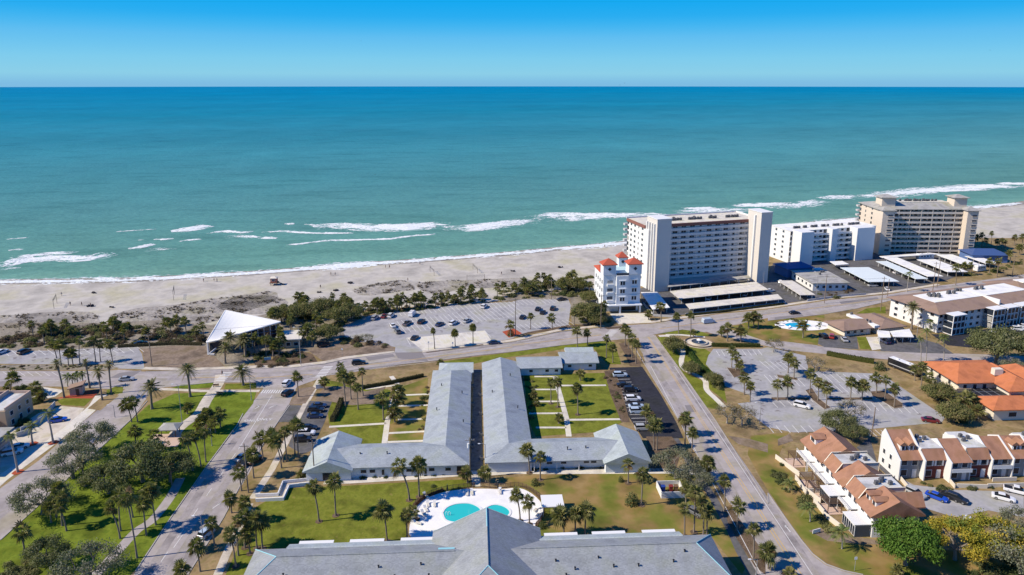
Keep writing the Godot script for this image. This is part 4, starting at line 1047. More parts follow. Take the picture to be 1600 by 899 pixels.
func front_block():
	# the shingled block at the lower edge of the picture
	var o := base("condominium_block", "big grey shingled condominium roof at the lower edge with turquoise hips", "condominium", Vector3(1.6, 0, -114.2))
	walls(o, M.blue_white_wall, -42.5, 42.3, -5.6, 5.6, 5.9)
	walls(o, M.blue_white_wall, -9.2, 9.2, -9.0, 12, 5.8)
	roof(o, "roof", M.aged_shingle, ["x", -43.8, 43.6, -6.5, 6.5, 6.0, 9.0, 5.8, 5.0])
	roof(o, "roof", M.aged_shingle, ["z", -10.6, 10.5, -10.0, 17, 6.02, 11.0, 0.0, 10.0])
	roof(o, "porch_roof", M.pale_shingle, ["x", -38.0, -10.0, -8.6, -4.0, 5.4, 6.3, 0.0, 0.0])
	roof(o, "porch_roof", M.pale_shingle, ["x", 10.0, 38.0, -8.6, -4.0, 5.4, 6.3, 0.0, 0.0])
	for x in [-33.0, -23.3, -13.5, 14.5, 24.0, 34.0]:
		piece("balcony_roof", Vector3(x, 5.3, -8.2), Vector3(6.6, 0.18, 2.6), M.white, o)
		piece("balcony_front", Vector3(x, 3.4, -9.35), Vector3(6.4, 1.0, 0.12), M.white, o)
		for s in [-3.1, 3.1]:
			piece("balcony_post", Vector3(x + s, 2.6, -9.2), Vector3(0.2, 5.2, 0.2), M.white, o)
	var edges := [[Vector3(-43.8, 6.0, -6.5), Vector3(-38.0, 9.0, 0)], [Vector3(-43.8, 6.0, 6.5), Vector3(-38.0, 9.0, 0)], [Vector3(43.6, 6.0, -6.5), Vector3(38.6, 9.0, 0)], [Vector3(43.6, 6.0, 6.5), Vector3(38.6, 9.0, 0)], [Vector3(-0.05, 11.0, 7.0), Vector3(-10.6, 6.02, 17)], [Vector3(-0.05, 11.0, 7.0), Vector3(10.5, 6.02, 17)]]
	for e in edges:
		var b := MB.new()
		b.tube([e[0] + Vector3(0, 0.02, 0), e[1] + Vector3(0, 0.02, 0)], [0.09, 0.09], 6)
		put("hip_cap", b.done(), M.turquoise, o)
	for e in [[Vector3(-0.05, 11.0, -10.0), Vector3(-0.05, 11.0, -4.0), "turquoise"], [Vector3(-0.05, 11.0, -4.0), Vector3(-0.05, 11.0, 7.0), "aged_shingle"], [Vector3(-38, 9, 0), Vector3(-6, 9, 0), "aged_shingle"], [Vector3(6, 9, 0), Vector3(38.6, 9, 0), "aged_shingle"]]:
		var b := MB.new()
		b.tube([e[0] + Vector3(0, 0.03, 0), e[1] + Vector3(0, 0.03, 0)], [0.12, 0.12], 6)
		put("ridge_cap", b.done(), M[e[2]], o)
	var b := MB.new()
	for s in [[-10.6, -0.05], [10.5, -0.05]]:
		b.tube([Vector3(s[0], 6.05, -10.05), Vector3(s[1], 11.0, -10.05)], [0.12, 0.12], 5)
	put("verge_board", b.done(), M.pale_shingle, o)
	piece("turquoise_gutter", Vector3(-7.6, 8.35, -1.6), Vector3(3.0, 0.14, 0.5), M.turquoise, o)
	vents(o, [Vector3(-36.0, 7.6, 3.3), Vector3(-19.5, 7.9, 2.4), Vector3(-12.0, 8.0, 2.2), Vector3(-16.5, 7.2, 4.2), Vector3(-10.5, 7.2, 4.2), Vector3(12.2, 7.9, 2.4), Vector3(20.0, 8.0, 2.1), Vector3(15.5, 7.3, 3.9), Vector3(22.5, 7.4, 3.7), Vector3(27.0, 7.4, 3.7), Vector3(33.5, 7.6, 3.2), Vector3(36.0, 8.3, 1.5), Vector3(13.8, 6.8, 4.9)])
	window(o, Vector3(0, 9.3, -9.05), 1.6, 1.2, PI)
	for x in [-36.0, -30.0, -26.0, -20.0, -16.0, 16.0, 21.0, 27.0, 31.0, 37.0]:
		window(o, Vector3(x, 4.2, -5.66), 1.6, 1.3, PI)
		window(o, Vector3(x, 1.5, -5.66), 1.6, 1.3, PI)

# ---------- townhouses ----------
func dormer(o: Node3D, p: Vector3, face: float, w := 1.5):
	var d := Node3D.new()
	d.name = numbered("dormer", o)
	o.add_child(d, true)
	d.position = p
	d.rotation.y = face
	var b := MB.new()
	b.slab(Vector3(-w / 2, -0.9, -2.0), Vector3(w / 2, 0.9, 0))
	put("dormer_wall", b.done(), M.white, d)
	b = MB.new()
	hip_z(b, -w / 2 - 0.2, w / 2 + 0.2, -2.6, 0.25, 0.9, 1.6, 0, 0)
	put("dormer_roof", b.done(), M.rust_shingle, d)
	window(d, Vector3(0, 0.05, 0.03), w * 0.66, 1.25)

func townhouses():
	# the row along the street: x is out from the street, z runs along it
	var labels := ["gabled townhouse with two dormers at the street corner, behind the round green tree", "flat roofed townhouse next to the two-dormer corner house, with rust shingle front band", "plain gabled townhouse in the middle of the street row", "flat roofed townhouse between two plain gables of the street row", "plain gabled townhouse next to the far end of the street row", "far end townhouse of the street row with a tall dormer and white balcony"]
	var spans := [[-126.3, -131.9], [-131.9, -137.0], [-137.0, -142.0], [-142.0, -147.1], [-147.1, -151.5], [-151.5, -157.6]]
	for k in 6:
		var z1: float = spans[k][0]
		var z0: float = spans[k][1]
		var d := z1 - z0
		var o := base("townhouse", labels[k], "townhouse", Vector3(81.0, 0, z1), 0, "townhouses along the street")
		var flatroof: bool = k == 1 or k == 3
		walls(o, M.white, 0.3, 10.0, -d + 0.02, -0.02, 5.3)
		if flatroof:
			walls(o, M.cream, 1.7, 10.0, -d + 0.03, -0.03, 2.1, 5.28)
			piece("flat_roof", Vector3(5.85, 7.45, -d / 2), Vector3(8.1, 0.14, d - 0.5), M.flat_roof, o)
			var b := MB.new()
			b.quad(Vector3(-0.3, 5.2, -d + 0.1), Vector3(-0.3, 5.2, -0.1), Vector3(1.7, 7.7, -0.1), Vector3(1.7, 7.7, -d + 0.1))
			b.tri(Vector3(-0.3, 5.2, -0.1), Vector3(1.7, 5.2, -0.1), Vector3(1.7, 7.7, -0.1))
			put("mansard", b.done(), M.rust_shingle, o)
			for z in [0.0, -d]:
				b = MB.new()
				b.prism([Vector2(-0.4, 5.0), Vector2(10.1, 5.0), Vector2(10.1, 7.9), Vector2(1.55, 7.9)], 0, 0.26)
				b.turn(0, Transform3D(Basis(Vector3(1, 0, 0), Vector3(0, 0, -1), Vector3(0, 1, 0)), Vector3(0, 0, z + 0.13)))
				put("party_wall", b.done(), M.cream, o)
			coolers(o, [[4.8, -d * 0.4], [6.2, -d * 0.55], [7.8, -d * 0.35], [6.9, -d * 0.7]], 7.52)
		else:
			roof(o, "roof", M.rust_shingle, ["z", -0.7, 11.0, -d - (0.6 if k == 5 else 0.0), 0.6 if k == 0 else 0.05, 5.2, 8.7 if k else 8.5, 0.0, 0.0])
			var b := MB.new()
			b.prism([Vector2(0.3, 5.1), Vector2(10.0, 5.1), Vector2(5.15, 8.25)], 0, 0.2)
			b.turn(0, Transform3D(Basis(Vector3(1, 0, 0), Vector3(0, 0, -1), Vector3(0, 1, 0)), Vector3(0, 0, -0.15)))
			put("gable_wall", b.done(), M.slate_wall if k == 0 else M.cream, o)
		if k == 0:
			dormer(o, Vector3(1.3, 6.7, -2.0), -PI / 2)
			dormer(o, Vector3(1.3, 6.7, -4.3), -PI / 2)
			roof(o, "cross_roof", M.rust_shingle, ["x", 5.0, 12.0, -4.8, -1.2, 5.9, 8.4, 0, 0])
			for y in [1.6, 4.2]:
				for x in [2.6, 7.4]:
					window(o, Vector3(x, y, 0.02), 1.3, 1.4)
		if k == 5:
			dormer(o, Vector3(1.0, 6.9, -3.6), -PI / 2, 2.8)
		# the street side
		for z in [-d * 0.28, -d * 0.72]:
			window(o, Vector3(0.27, 4.1, z), 1.4, 1.3, -PI / 2)
		window(o, Vector3(0.27, 1.1, -d * 0.3), 2.2, 2.1, -PI / 2, "sliding_door")
		window(o, Vector3(0.27, 1.6, -d * 0.75), 1.2, 1.2, -PI / 2)
		if k in [0, 2]:
			piece("sunroom_roof", Vector3(-1.6, 2.75, -d * 0.5), Vector3(3.6, 0.14, d * 0.86), M.white, o)
			for i in 6:
				window(o, Vector3(-3.2, 1.35, -d * (0.14 + 0.145 * i)), 0.86, 2.3, -PI / 2)
			piece("sunroom_end", Vector3(-1.6, 1.3, -d * 0.06), Vector3(3.1, 2.6, 0.12), M.shade_glass, o)
		else:
			piece("balcony", Vector3(-0.8, 2.75, -d * 0.5), Vector3(2.0, 0.16, d * 0.9), M.white, o)
			for i in 2:
				piece("balcony_rail", Vector3(-1.75, 3.1 + 0.35 * i, -d * 0.5), Vector3(0.06, 0.07, d * 0.9), M.white, o)
			for i in 8:
				piece("baluster", Vector3(-1.75, 3.15, -d * (0.06 + 0.125 * i)), Vector3(0.06, 0.8, 0.06), M.white, o)
			for i in 2:
				piece("balcony_post", Vector3(-1.7, 1.35, -d * (0.06 + 0.88 * i)), Vector3(0.14, 2.7, 0.14), M.white, o)
	# patio walls and pergolas
	var w := base("patio_wall", "low cream patio wall running along the street front of the townhouses", "wall")
	for s in [[V(74.6,-158.5), V(76.9,-150)], [V(75.4,-149), V(74.9,-142.2)], [V(75.3,-143.9), V(76.6,-138.7)], [V(75.2,-139.2), V(75.3,-134.6)], [V(75,-134), V(76.5,-128.8)], [V(76.9,-150), V(81.2,-149.8)], [V(75.2,-142.9), V(79.1,-143)]]:
		var d: Vector2 = s[1] - s[0]
		var b := MB.new()
		b.box(Vector3(0, 0.6, 0), Vector3(d.length(), 1.2, 0.2))
		b.turn(0, Transform3D(Basis(Vector3.UP, -atan2(d.y, d.x)), X((s[0] + s[1]) / 2)))
		put("wall_run", b.done(), M.cream, w)
	var pg := ["between the far end house and the street", "second from the far end, over a tiled patio", "over the patio in front of the plain gabled house", "beside the corner sunroom"]
	var at := [V(79,-156.2), V(77.4,-146.3), V(77.7,-142.8), V(77.9,-136.7)]
	for k in 4:
		var o := base("pergola", "brown timber pergola " + pg[k], "pergola", X(at[k]))
		for x in [-1.5, 1.5]:
			for z in [-1.6, 1.6]:
				piece("post", Vector3(x, 1.1, z), Vector3(0.14, 2.2, 0.14), M.wood, o)
			piece("beam", Vector3(x, 2.25, 0), Vector3(0.12, 0.18, 3.8), M.wood, o)
		for i in 8:
			piece("slat", Vector3(0, 2.4, -1.7 + 0.48 * i), Vector3(3.6, 0.1, 0.1), M.wood, o)
		piece("patio_floor", Vector3(0, 0.05, 0), Vector3(4.2, 0.08, 4.4), M.pink_wall, o)
	# the row that faces the car park
	var kinds := ["gable", "flat", "gable", "flat", "gable", "gable", "flat"]
	var texts := ["white end townhouse of the car park row with two small dormers", "red brick townhouse with white shutters under a flat roof", "townhouse with a white upper balcony between the brick fronts", "dark brick townhouse with white arched windows", "townhouse with grey porch and plain gable right of the dark brick front", "gabled townhouse with one dormer near the right edge of the car park row", "flat roofed townhouse cut by the right edge of the picture"]
	var xs := [99.6, 105.4, 111.0, 116.4, 121.8, 127.0, 132.6, 138.4]
	for k in 7:
		var x0: float = xs[k]
		var d: float = xs[k + 1] - x0
		var front: Material = [M.porch_grey, M.brick_wall, M.porch_grey, M.brick_wall, M.porch_grey, M.porch_grey, M.brick_wall][k]
		var o := base("townhouse", texts[k], "townhouse", Vector3(x0, 0, -148.2 + [0.0, 0.5, 1.7, 0.7, 0.6, 0.6, 0.6][k]), 0, "townhouses facing their car park")
		var deep: float = [7.2, 7.6, 8.0, 9.4, 8.0, 8.0, 8.0][k]
		walls(o, front, 0.02, d - 0.02, -deep, 0, 5.0)
		if kinds[k] == "gable":
			var rz: float = [6.4, 0, 5.8, 0, 5.0, 5.0, 0][k]
			var rh: float = [9.3, 0, 7.8, 0, 7.9, 7.9, 0][k]
			var rb := MB.new()
			var pr := [Vector2(0.7, 4.9), Vector2(-rz, rh), Vector2(-deep - 0.3, rh - 1.7), Vector2(-deep - 0.3, 4.9)]
			for i in 3:
				rb.quad(Vector3(0, pr[i].y, pr[i].x), Vector3(d, pr[i].y, pr[i].x), Vector3(d, pr[i + 1].y, pr[i + 1].x), Vector3(0, pr[i + 1].y, pr[i + 1].x))
			for x in [0.0, d]:
				for i in [1, 2]:
					var q := [Vector3(x, pr[0].y, pr[0].x), Vector3(x, pr[i].y, pr[i].x), Vector3(x, pr[i + 1].y, pr[i + 1].x)]
					if x == 0.0: rb.tri(q[0], q[1], q[2])
					else: rb.tri(q[0], q[2], q[1])
			rb.quad(Vector3(0, 4.9, -deep - 0.3), Vector3(d, 4.9, -deep - 0.3), Vector3(d, 4.9, 0.7), Vector3(0, 4.9, 0.7))
			put("roof", rb.done(), M.rust_shingle, o)
		else:
			walls(o, M.white, 0.03, d - 0.03, -deep + 0.05, -1.4, 1.95, 4.98)
			piece("flat_roof", Vector3(d / 2, 7.0, -deep / 2 - 0.7), Vector3(d - 0.5, 0.14, deep - 1.5), M.flat_roof, o)
			var b := MB.new()
			b.quad(Vector3(0.1, 4.9, 0.5), Vector3(d - 0.1, 4.9, 0.5), Vector3(d - 0.1, 7.05, -1.3), Vector3(0.1, 7.05, -1.3))
			put("mansard", b.done(), M.rust_shingle, o)
			coolers(o, [[d * 0.3, -4.6], [d * 0.62, -5.6], [d * 0.4, -6.6]], 7.08)
		for x in [0.0]:
			var b := MB.new()
			var wz: float = [6.4, 6.4, 5.4, 5.8, 5.0, 5.0, 5.0][k]
			var wh: float = [9.6, 9.6, 8.1, 8.0, 8.2, 8.2, 8.2][k]
			var wd: float = [7.4, 7.8, 8.2, 9.6, 9.6, 8.2, 8.2][k]
			b.prism([Vector2(-1.1, 0), Vector2(wd, 0), Vector2(wd, wh - 1.6), Vector2(wz, wh), Vector2(-1.1, 5.1)], 0, 0.26)
			b.turn(0, Transform3D(Basis(Vector3(0, 0, -1), Vector3(-1, 0, 0), Vector3(0, 1, 0)), Vector3(x + 0.14, 0, 0)))
			put("party_wall", b.done(), M.white, o)
		if k in [0, 5]:
			dormer(o, Vector3(d * 0.33, 6.9 if k == 0 else 6.5, -1.6), 0, 1.3)
			dormer(o, Vector3(d * 0.68, 6.9 if k == 0 else 6.5, -1.6), 0, 1.3)
		for x in [d * 0.28, d * 0.72]:
			window(o, Vector3(x, 4.0, 0.03), 1.5, 1.5)
			if kinds[k] == "flat":
				for s in [-1, 1]:
					piece("shutter", Vector3(x + s * 0.95, 4.0, 0.04), Vector3(0.34, 1.5, 0.08), M.white, o)
		window(o, Vector3(d * 0.3, 1.4, 0.03), 1.6, 1.7)
		window(o, Vector3(d * 0.74, 1.1, 0.03), 1.1, 2.2, 0, "door", M.trim_white)
		if k in [2, 4]:
			piece("balcony", Vector3(d / 2, 2.7, 0.55), Vector3(d - 0.5, 0.16, 1.2), M.white, o)
			piece("balcony_front", Vector3(d / 2, 3.15, 1.1), Vector3(d - 0.5, 0.8, 0.08), M.white, o)
		if k == 0:
			for y in [1.6, 4.1]:
				for z in [-2.6, -5.4]:
					window(o, Vector3(-0.15, y, z), 1.0, 1.3, -PI / 2)
	var fw := base("garden_wall", "low tan garden wall between the townhouse fronts and their parked cars", "wall")
	for s in [[V(100.2,-147.3), V(99.6,-143)], [V(111.3,-146.4), V(110.7,-143.1)], [V(111.4,-143.5), V(118.2,-142.7)], [V(118.5,-143.1), V(127.3,-143)], [V(121.5,-145.5), V(127.4,-145.5)]]:
		var d: Vector2 = s[1] - s[0]
		var b := MB.new()
		b.box(Vector3(0, 0.5, 0), Vector3(d.length(), 1.0, 0.2))
		b.turn(0, Transform3D(Basis(Vector3.UP, -atan2(d.y, d.x)), X((s[0] + s[1]) / 2)))
		put("wall_run", b.done(), M.cream, fw)


# ---------- the big buildings along the shore ----------
func towers():
	# the tower with two blank shafts
	var o := base("apartment_tower", "tall apartment tower with two blank pale shafts and a red roof band", "apartment tower", X(V(80.5,-304.1)), deg_to_rad(13.2))
	walls(o, M.gallery_grey, 0.5, 57.5, -27.5, -10.0, 27.6)
	walls(o, M.white, -1.2, 1.5, -28.0, -6.0, 27.5)
	var b := MB.new()
	b.prism([Vector2(-1.6, -28.4), Vector2(58.3, -28.4), Vector2(58.3, -9.4), Vector2(-1.6, -9.4)], 27.6, 28.9)
	put("roof_band", b.done(), M.red_band, o)
	piece("roof_deck", Vector3(28.3, 28.96, -18.9), Vector3(58.6, 0.1, 17.8), M.paver, o)
	for s in [[Vector3(28.3, 29.2, -28.2), Vector3(59.9, 0.9, 0.3)], [Vector3(58.1, 29.2, -19), Vector3(0.3, 0.9, 18.0)]]:
		piece("parapet", s[0], s[1], M.white, o)
	for e in [["lift_shaft", -0.2, 6.8, -9.8, 0.0, 33.2], ["stair_shaft", 52.8, 58.7, -10.2, 0.2, 33.6]]:
		b = MB.new()
		b.slab(Vector3(e[1], 0, e[3]), Vector3(e[2], e[5], e[4]))
		put(e[0], b.done(), M.tower_grey, o)
		piece("shaft_cap", Vector3((e[1] + e[2]) / 2, e[5] + 0.15, (e[3] + e[4]) / 2), Vector3(e[2] - e[1] + 0.4, 0.3, e[4] - e[3] + 0.4), M.white, o)
	for z in [-1.9, -4.2, -6.6, -9.0]:
		piece("rib", Vector3(-0.55, 15.5, z), Vector3(0.8, 31.0, 0.7), M.white, o)
	piece("rib", Vector3(52.4, 15.5, -4.0), Vector3(0.8, 33.0, 1.0), M.white, o)
	# the galleries: a parapet for each storey and ten windows behind it
	for f in 10:
		var y := 2.7 + 2.55 * f
		piece("gallery_floor", Vector3(29.8, y, -9.7), Vector3(46.0, 0.22, 0.8), M.gallery_grey, o)
		piece("gallery_rail", Vector3(29.8, y + 0.55, -9.4), Vector3(46.0, 0.95, 0.14), M.rail_grey, o)
		for k in 10:
			if k in [4, 8]:
				pane(o, Vector3(9.7 + 4.45 * k, y + 1.72, -9.95), 1.0, 0.85)
			else:
				pane(o, Vector3(9.2 + 4.45 * k, y + 1.72, -9.95), 1.05, 0.85)
				pane(o, Vector3(10.45 + 4.45 * k, y + 1.72, -9.95), 1.05, 0.85)
		for k in 4:
			pane(o, Vector3(-1.2, y + 1.3, -12.0 - 3.9 * k), 1.6 if k != 1 else 0.7, 1.1, -PI / 2, M.shade_glass)
		piece("end_gallery", Vector3(54.5, y + 0.4, -12.0), Vector3(4.0, 1.0, 3.0), M.white, o)
		piece("sea_balcony", Vector3(-1.6, y + 0.4, -28.6), Vector3(2.2, 1.0, 1.8), M.grey_wall, o)
		pane(o, Vector3(-1.3, y + 1.6, -27.0), 1.5, 1.6, -PI / 2)
	for k in 11:
		piece("gallery_post", Vector3(7.4 + 4.5 * k, 14.8, -9.42), Vector3(0.22, 24.3, 0.2), M.rail_grey, o)
	coolers(o, [[11, -16], [12.5, -16.5], [16, -16], [17.4, -16.2], [19, -16.4], [20.3, -16], [25, -16.2], [26.3, -16], [28, -16.3], [29.5, -16.1], [31, -16], [36, -16.4], [37.4, -16], [39, -16.3], [45, -16], [46.4, -16.3], [48, -16.1], [49.4, -16], [51, -16.3], [38, -18.5], [28.8, -18.4], [18, -18.5]], 29.0)
	vents(o, [Vector3(26, 29.6, -22), Vector3(47, 29.6, -24)], "roof_pipe")
	# the white block with six storeys
	o = base("apartment_block", "bright white six storey apartment block between the two towers", "apartment building", X(V(172.5,-347.7)), deg_to_rad(13.2))
	walls(o, M.white, -7.5, 46.5, -25, -7.4, 16.9)
	piece("roof_deck", Vector3(19.5, 16.96, -16.2), Vector3(54.4, 0.12, 18.0), M.white_roof, o)
	for e in [["stair_shaft", -6.2, 1.4, -7.5, -0.2], ["lift_shaft", 15.0, 18.6, -7.5, -3.2], ["stair_shaft", 29.5, 41.0, -7.5, -1.6]]:
		b = MB.new()
		b.slab(Vector3(e[1], 0, e[3]), Vector3(e[2], 17.6, e[4]))
		put(e[0], b.done(), M.white, o)
	for f in 6:
		var y := 0.6 + 2.75 * f
		for e in [[1.6, 14.8], [18.8, 29.3]]:
			piece("gallery_rail", Vector3((e[0] + e[1]) / 2, y + 0.5, -5.4), Vector3(e[1] - e[0], 0.95, 0.14), M.white, o)
			piece("gallery_floor", Vector3((e[0] + e[1]) / 2, y - 0.05, -6.4), Vector3(e[1] - e[0], 0.2, 2.0), M.white, o)
			for k in 3:
				pane(o, Vector3(e[0] + 2.4 + 3.6 * k, y + 1.7, -7.34), 1.5, 1.0)
			pane(o, Vector3(e[1] - 1.0, y + 1.5, -7.34), 1.6, 1.9)
		for k in 2:
			pane(o, Vector3(-7.5, y + 1.5, -19.0 + 6.0 * k), 1.5, 1.2, -PI / 2, M.shade_glass)
		pane(o, Vector3(-7.0, y + 1.4, -7.35), 1.0, 1.8)
	coolers(o, [[-1, -13], [0.5, -13.2], [1.8, -12.8], [5, -13], [6.3, -13.3], [10, -13.2], [11.5, -13], [13, -13.4], [16.5, -13], [18, -13.2], [20, -13], [24, -13.2], [25.5, -13], [27, -13.3], [29, -13], [34, -13.2], [35.5, -13], [37, -13.4], [38.5, -13], [40, -13.2]], 17.02)
	# the cream tower with hipped stair heads
	o = base("apartment_tower", "cream apartment tower with open galleries and small hipped stair heads", "apartment tower", X(V(220.8,-368.6)), deg_to_rad(-4.0))
	walls(o, M.tower_cream, 0.2, 50.5, -27, -6.6, 24.6)
	b = MB.new()
	b.hip(-0.8, 51.5, -28, -3.8, 24.7, 27.4, 6, 6)
	put("roof", b.done(), M.grey_roof, o)
	piece("roof_deck", Vector3(25.5, 27.0, -16.5), Vector3(34, 0.5, 7.0), M.paver, o)
	for e in [[0.2, 6.6, -6.6, 0.0, 24.8], [45.8, 51.6, -6.6, 0.0, 24.8]]:
		b = MB.new()
		b.slab(Vector3(e[0], 0, e[2]), Vector3(e[1], e[4], e[3]))
		put("stair_shaft", b.done(), M.tower_cream, o)
		b = MB.new()
		b.hip(e[0] - 0.8, e[1] + 0.8, e[2] - 1, e[3] + 0.8, e[4], e[4] + 1.5, 3, 3)
		put("stair_roof", b.done(), M.grey_roof, o)
		for f in 8:
			pane(o, Vector3((e[0] + e[1]) / 2 + 1.0, 2.6 + 2.75 * f, 0.02), 2.4, 0.9, 0, M.shade_glass, "stair_opening")
			piece("stair_ledge", Vector3((e[0] + e[1]) / 2 + 1.0, 2.0 + 2.75 * f, 0.1), Vector3(3.0, 0.2, 0.3), M.tower_cream, o)
	for e in [[3.0, 10.4], [42.6, 49.5]]:
		b = MB.new()
		b.slab(Vector3(e[0], 24, -15), Vector3(e[1], 30.6, -8.0))
		put("lift_head", b.done(), M.tower_cream, o)
		b = MB.new()
		b.hip(e[0] - 1, e[1] + 1, -16, -7, 30.6, 32.0, 4, 4)
		put("lift_roof", b.done(), M.grey_roof, o)
	for f in 9:
		var y := 1.0 + 2.65 * f
		piece("gallery_floor", Vector3(26.2, y, -5.2), Vector3(39.0, 0.22, 2.6), M.tower_cream, o)
		piece("gallery_rail", Vector3(26.2, y + 0.55, -3.95), Vector3(39.0, 0.9, 0.12), M.tower_pale, o)
		for k in 14:
			pane(o, Vector3(8.4 + 2.62 * k, y + 1.65, -6.52), 1.5 if k % 3 else 1.1, 1.1)
		for k in 2:
			pane(o, Vector3(0.17, y + 1.5, -12.0 - 7.5 * k), 1.4 - 0.5 * k, 1.3, -PI / 2)
		piece("sea_balcony", Vector3(-0.3, y + 0.5, -27.6), Vector3(1.8, 1.0, 2.4), M.grey_wall, o)
		pane(o, Vector3(0.1, y + 1.5, -25.8), 1.8, 1.7, -PI / 2)
	for k in 6:
		piece("gallery_post", Vector3(11.0 + 6.1 * k, 12.4, -3.97), Vector3(0.24, 24.6, 0.22), M.tower_pale, o)
	coolers(o, [[13, -16], [14.4, -16.3], [17, -16], [20, -16.2], [21.5, -16], [23, -16.3], [25, -16], [26.5, -16.2], [28, -16], [30, -16.3], [31.4, -16], [33, -16.2], [35, -16.1], [37, -16.3], [22, -18], [26, -18], [31, -18]], 27.25)
	# the white house with red roofs
	o = base("boutique_hotel", "white four storey villa with red tiled turrets beside the car park", "hotel", Vector3(51.9, 0, -275.4), deg_to_rad(4))
	walls(o, M.bluish_white, 0, 15.6, -16, -1.0, 12.6, 3.6)
	walls(o, M.bluish_white, 0.8, 15.2, -15.6, -2.0, 3.6)
	walls(o, M.bluish_white, 5.2, 10.2, -1.2, 0.3, 12.0, 3.65)
	piece("canopy_slab", Vector3(7.8, 3.35, -0.2), Vector3(16.2, 0.5, 3.0), M.bluish_white, o)
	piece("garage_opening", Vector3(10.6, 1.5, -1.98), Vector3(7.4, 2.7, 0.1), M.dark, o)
	for x in [0.6, 6.8, 15.2]:
		piece("pillar", Vector3(x, 1.55, 0.7), Vector3(0.7, 3.1, 0.7), M.bluish_white, o)
	for e in [[-0.2, 5.0, -5.4, -0.6], [10.4, 15.8, -5.4, -0.6], [9.4, 12.8, -15.8, -12.2]]:
		b = MB.new()
		b.slab(Vector3(e[0], 16.0, e[2]), Vector3(e[1], 20.4, e[3]))
		put("turret", b.done(), M.bluish_white, o)
		b = MB.new()
		var mid: float = (e[1] - e[0] + 1.2) / 2 - 0.05
		b.hip(e[0] - 0.6, e[1] + 0.6, e[2] - 0.6, e[3] + 0.6, 20.4, 22.5, mid, mid)
		put("turret_roof", b.done(), M.red_tile, o)
		b = MB.new()
		b.box(Vector3((e[0] + e[1]) / 2, 18.4, e[3] + 0.03), Vector3(1.1, 1.1, 0.1), Basis(Vector3(0, 0, 1), PI / 4))
		put("turret_window", b.done(), M.window_glass, o)
	b = MB.new()
	b.hip(-0.5, 3.5, -16.2, -5.5, 16.2, 17.8, 1, 0)
	put("side_roof", b.done(), M.red_tile, o)
	piece("terrace_rail", Vector3(7.7, 16.4, 0.2), Vector3(5.2, 1.0, 0.12), M.shade_glass, o)
	piece("terrace_floor", Vector3(7.8, 16.2, -8), Vector3(14.6, 0.2, 13.6), M.pool_blue_floor, o)
	for f in 3:
		var y := 5.8 + 3.4 * f
		for e in [[2.8, -0.97, true], [7.7, 0.33, false], [13.0, -0.97, false]]:
			if e[2]:
				piece("balcony", Vector3(e[0], y - 0.9, -0.6), Vector3(2.6, 1.0, 0.9), M.bluish_white, o)
				pane(o, Vector3(e[0], y + 0.3, -0.96), 2.3, 1.4)
			else:
				for s in [-0.55, 0.55]:
					window(o, Vector3(e[0] + s, y, e[1]), 1.0, 1.7)
				piece("window_hood", Vector3(e[0], y + 1.15, e[1] + 0.15), Vector3(2.9, 0.3, 0.5), M.bluish_white, o)
		for k in 4:
			pane(o, Vector3(-0.02, y, -3.0 - 3.4 * k), 1.1, 1.5, -PI / 2)

func slabroof(called: String, label: String, pts: Array, h: float, material: Material, posts := 5, rows := 2, category := "carport", turn := 0.0, group := "carports"):
	# pts: the four corners of the roof, seen from above, in order round it
	var c: Vector2 = (pts[0] + pts[1] + pts[2] + pts[3]) / 4
	var o := base(called, label, category, X(c), 0, group)
	var b := MB.new()
	b.prism([pts[0] - c, pts[1] - c, pts[2] - c, pts[3] - c], h - 0.22, h)
	put("roof", b.done(), material, o)
	# ribs of the sheet metal along the short way
	for k in int(max(pts[0].distance_to(pts[1]), 4) / 2.8):
		var t: float = (k + 1) / (max(pts[0].distance_to(pts[1]), 4) / 2.8 + 1)
		var p: Vector2 = pts[0].lerp(pts[1], t) - c
		var q: Vector2 = pts[3].lerp(pts[2], t) - c
		b = MB.new()
		b.box(Vector3.ZERO, Vector3(p.distance_to(q), 0.05, 0.09))
		b.turn(0, Transform3D(Basis(Vector3.UP, -atan2(q.y - p.y, q.x - p.x)), X((p + q) / 2, h + 0.02)))
		put("seam", b.done(), material, o)
	for r in rows:
		for k in posts:
			var s: float = 0.12 + 0.76 * (float(r) / max(rows - 1, 1) if rows > 1 else 0.5)
			var p: Vector2 = pts[0].lerp(pts[1], (k + 0.3) / (posts - 0.4)).lerp(pts[3].lerp(pts[2], (k + 0.3) / (posts - 0.4)), s) - c
			piece("post", X(p, (h - 0.22) / 2), Vector3(0.2, h - 0.23, 0.2), M.white, o)
	return o

func quad_at(x0: float, x1: float, z0: float, z1: float, lean := 0.0) -> Array:   # runs along z
	return [Vector2(x0, z0), Vector2(x0 + lean, z1), Vector2(x1 + lean, z1), Vector2(x1, z0)]

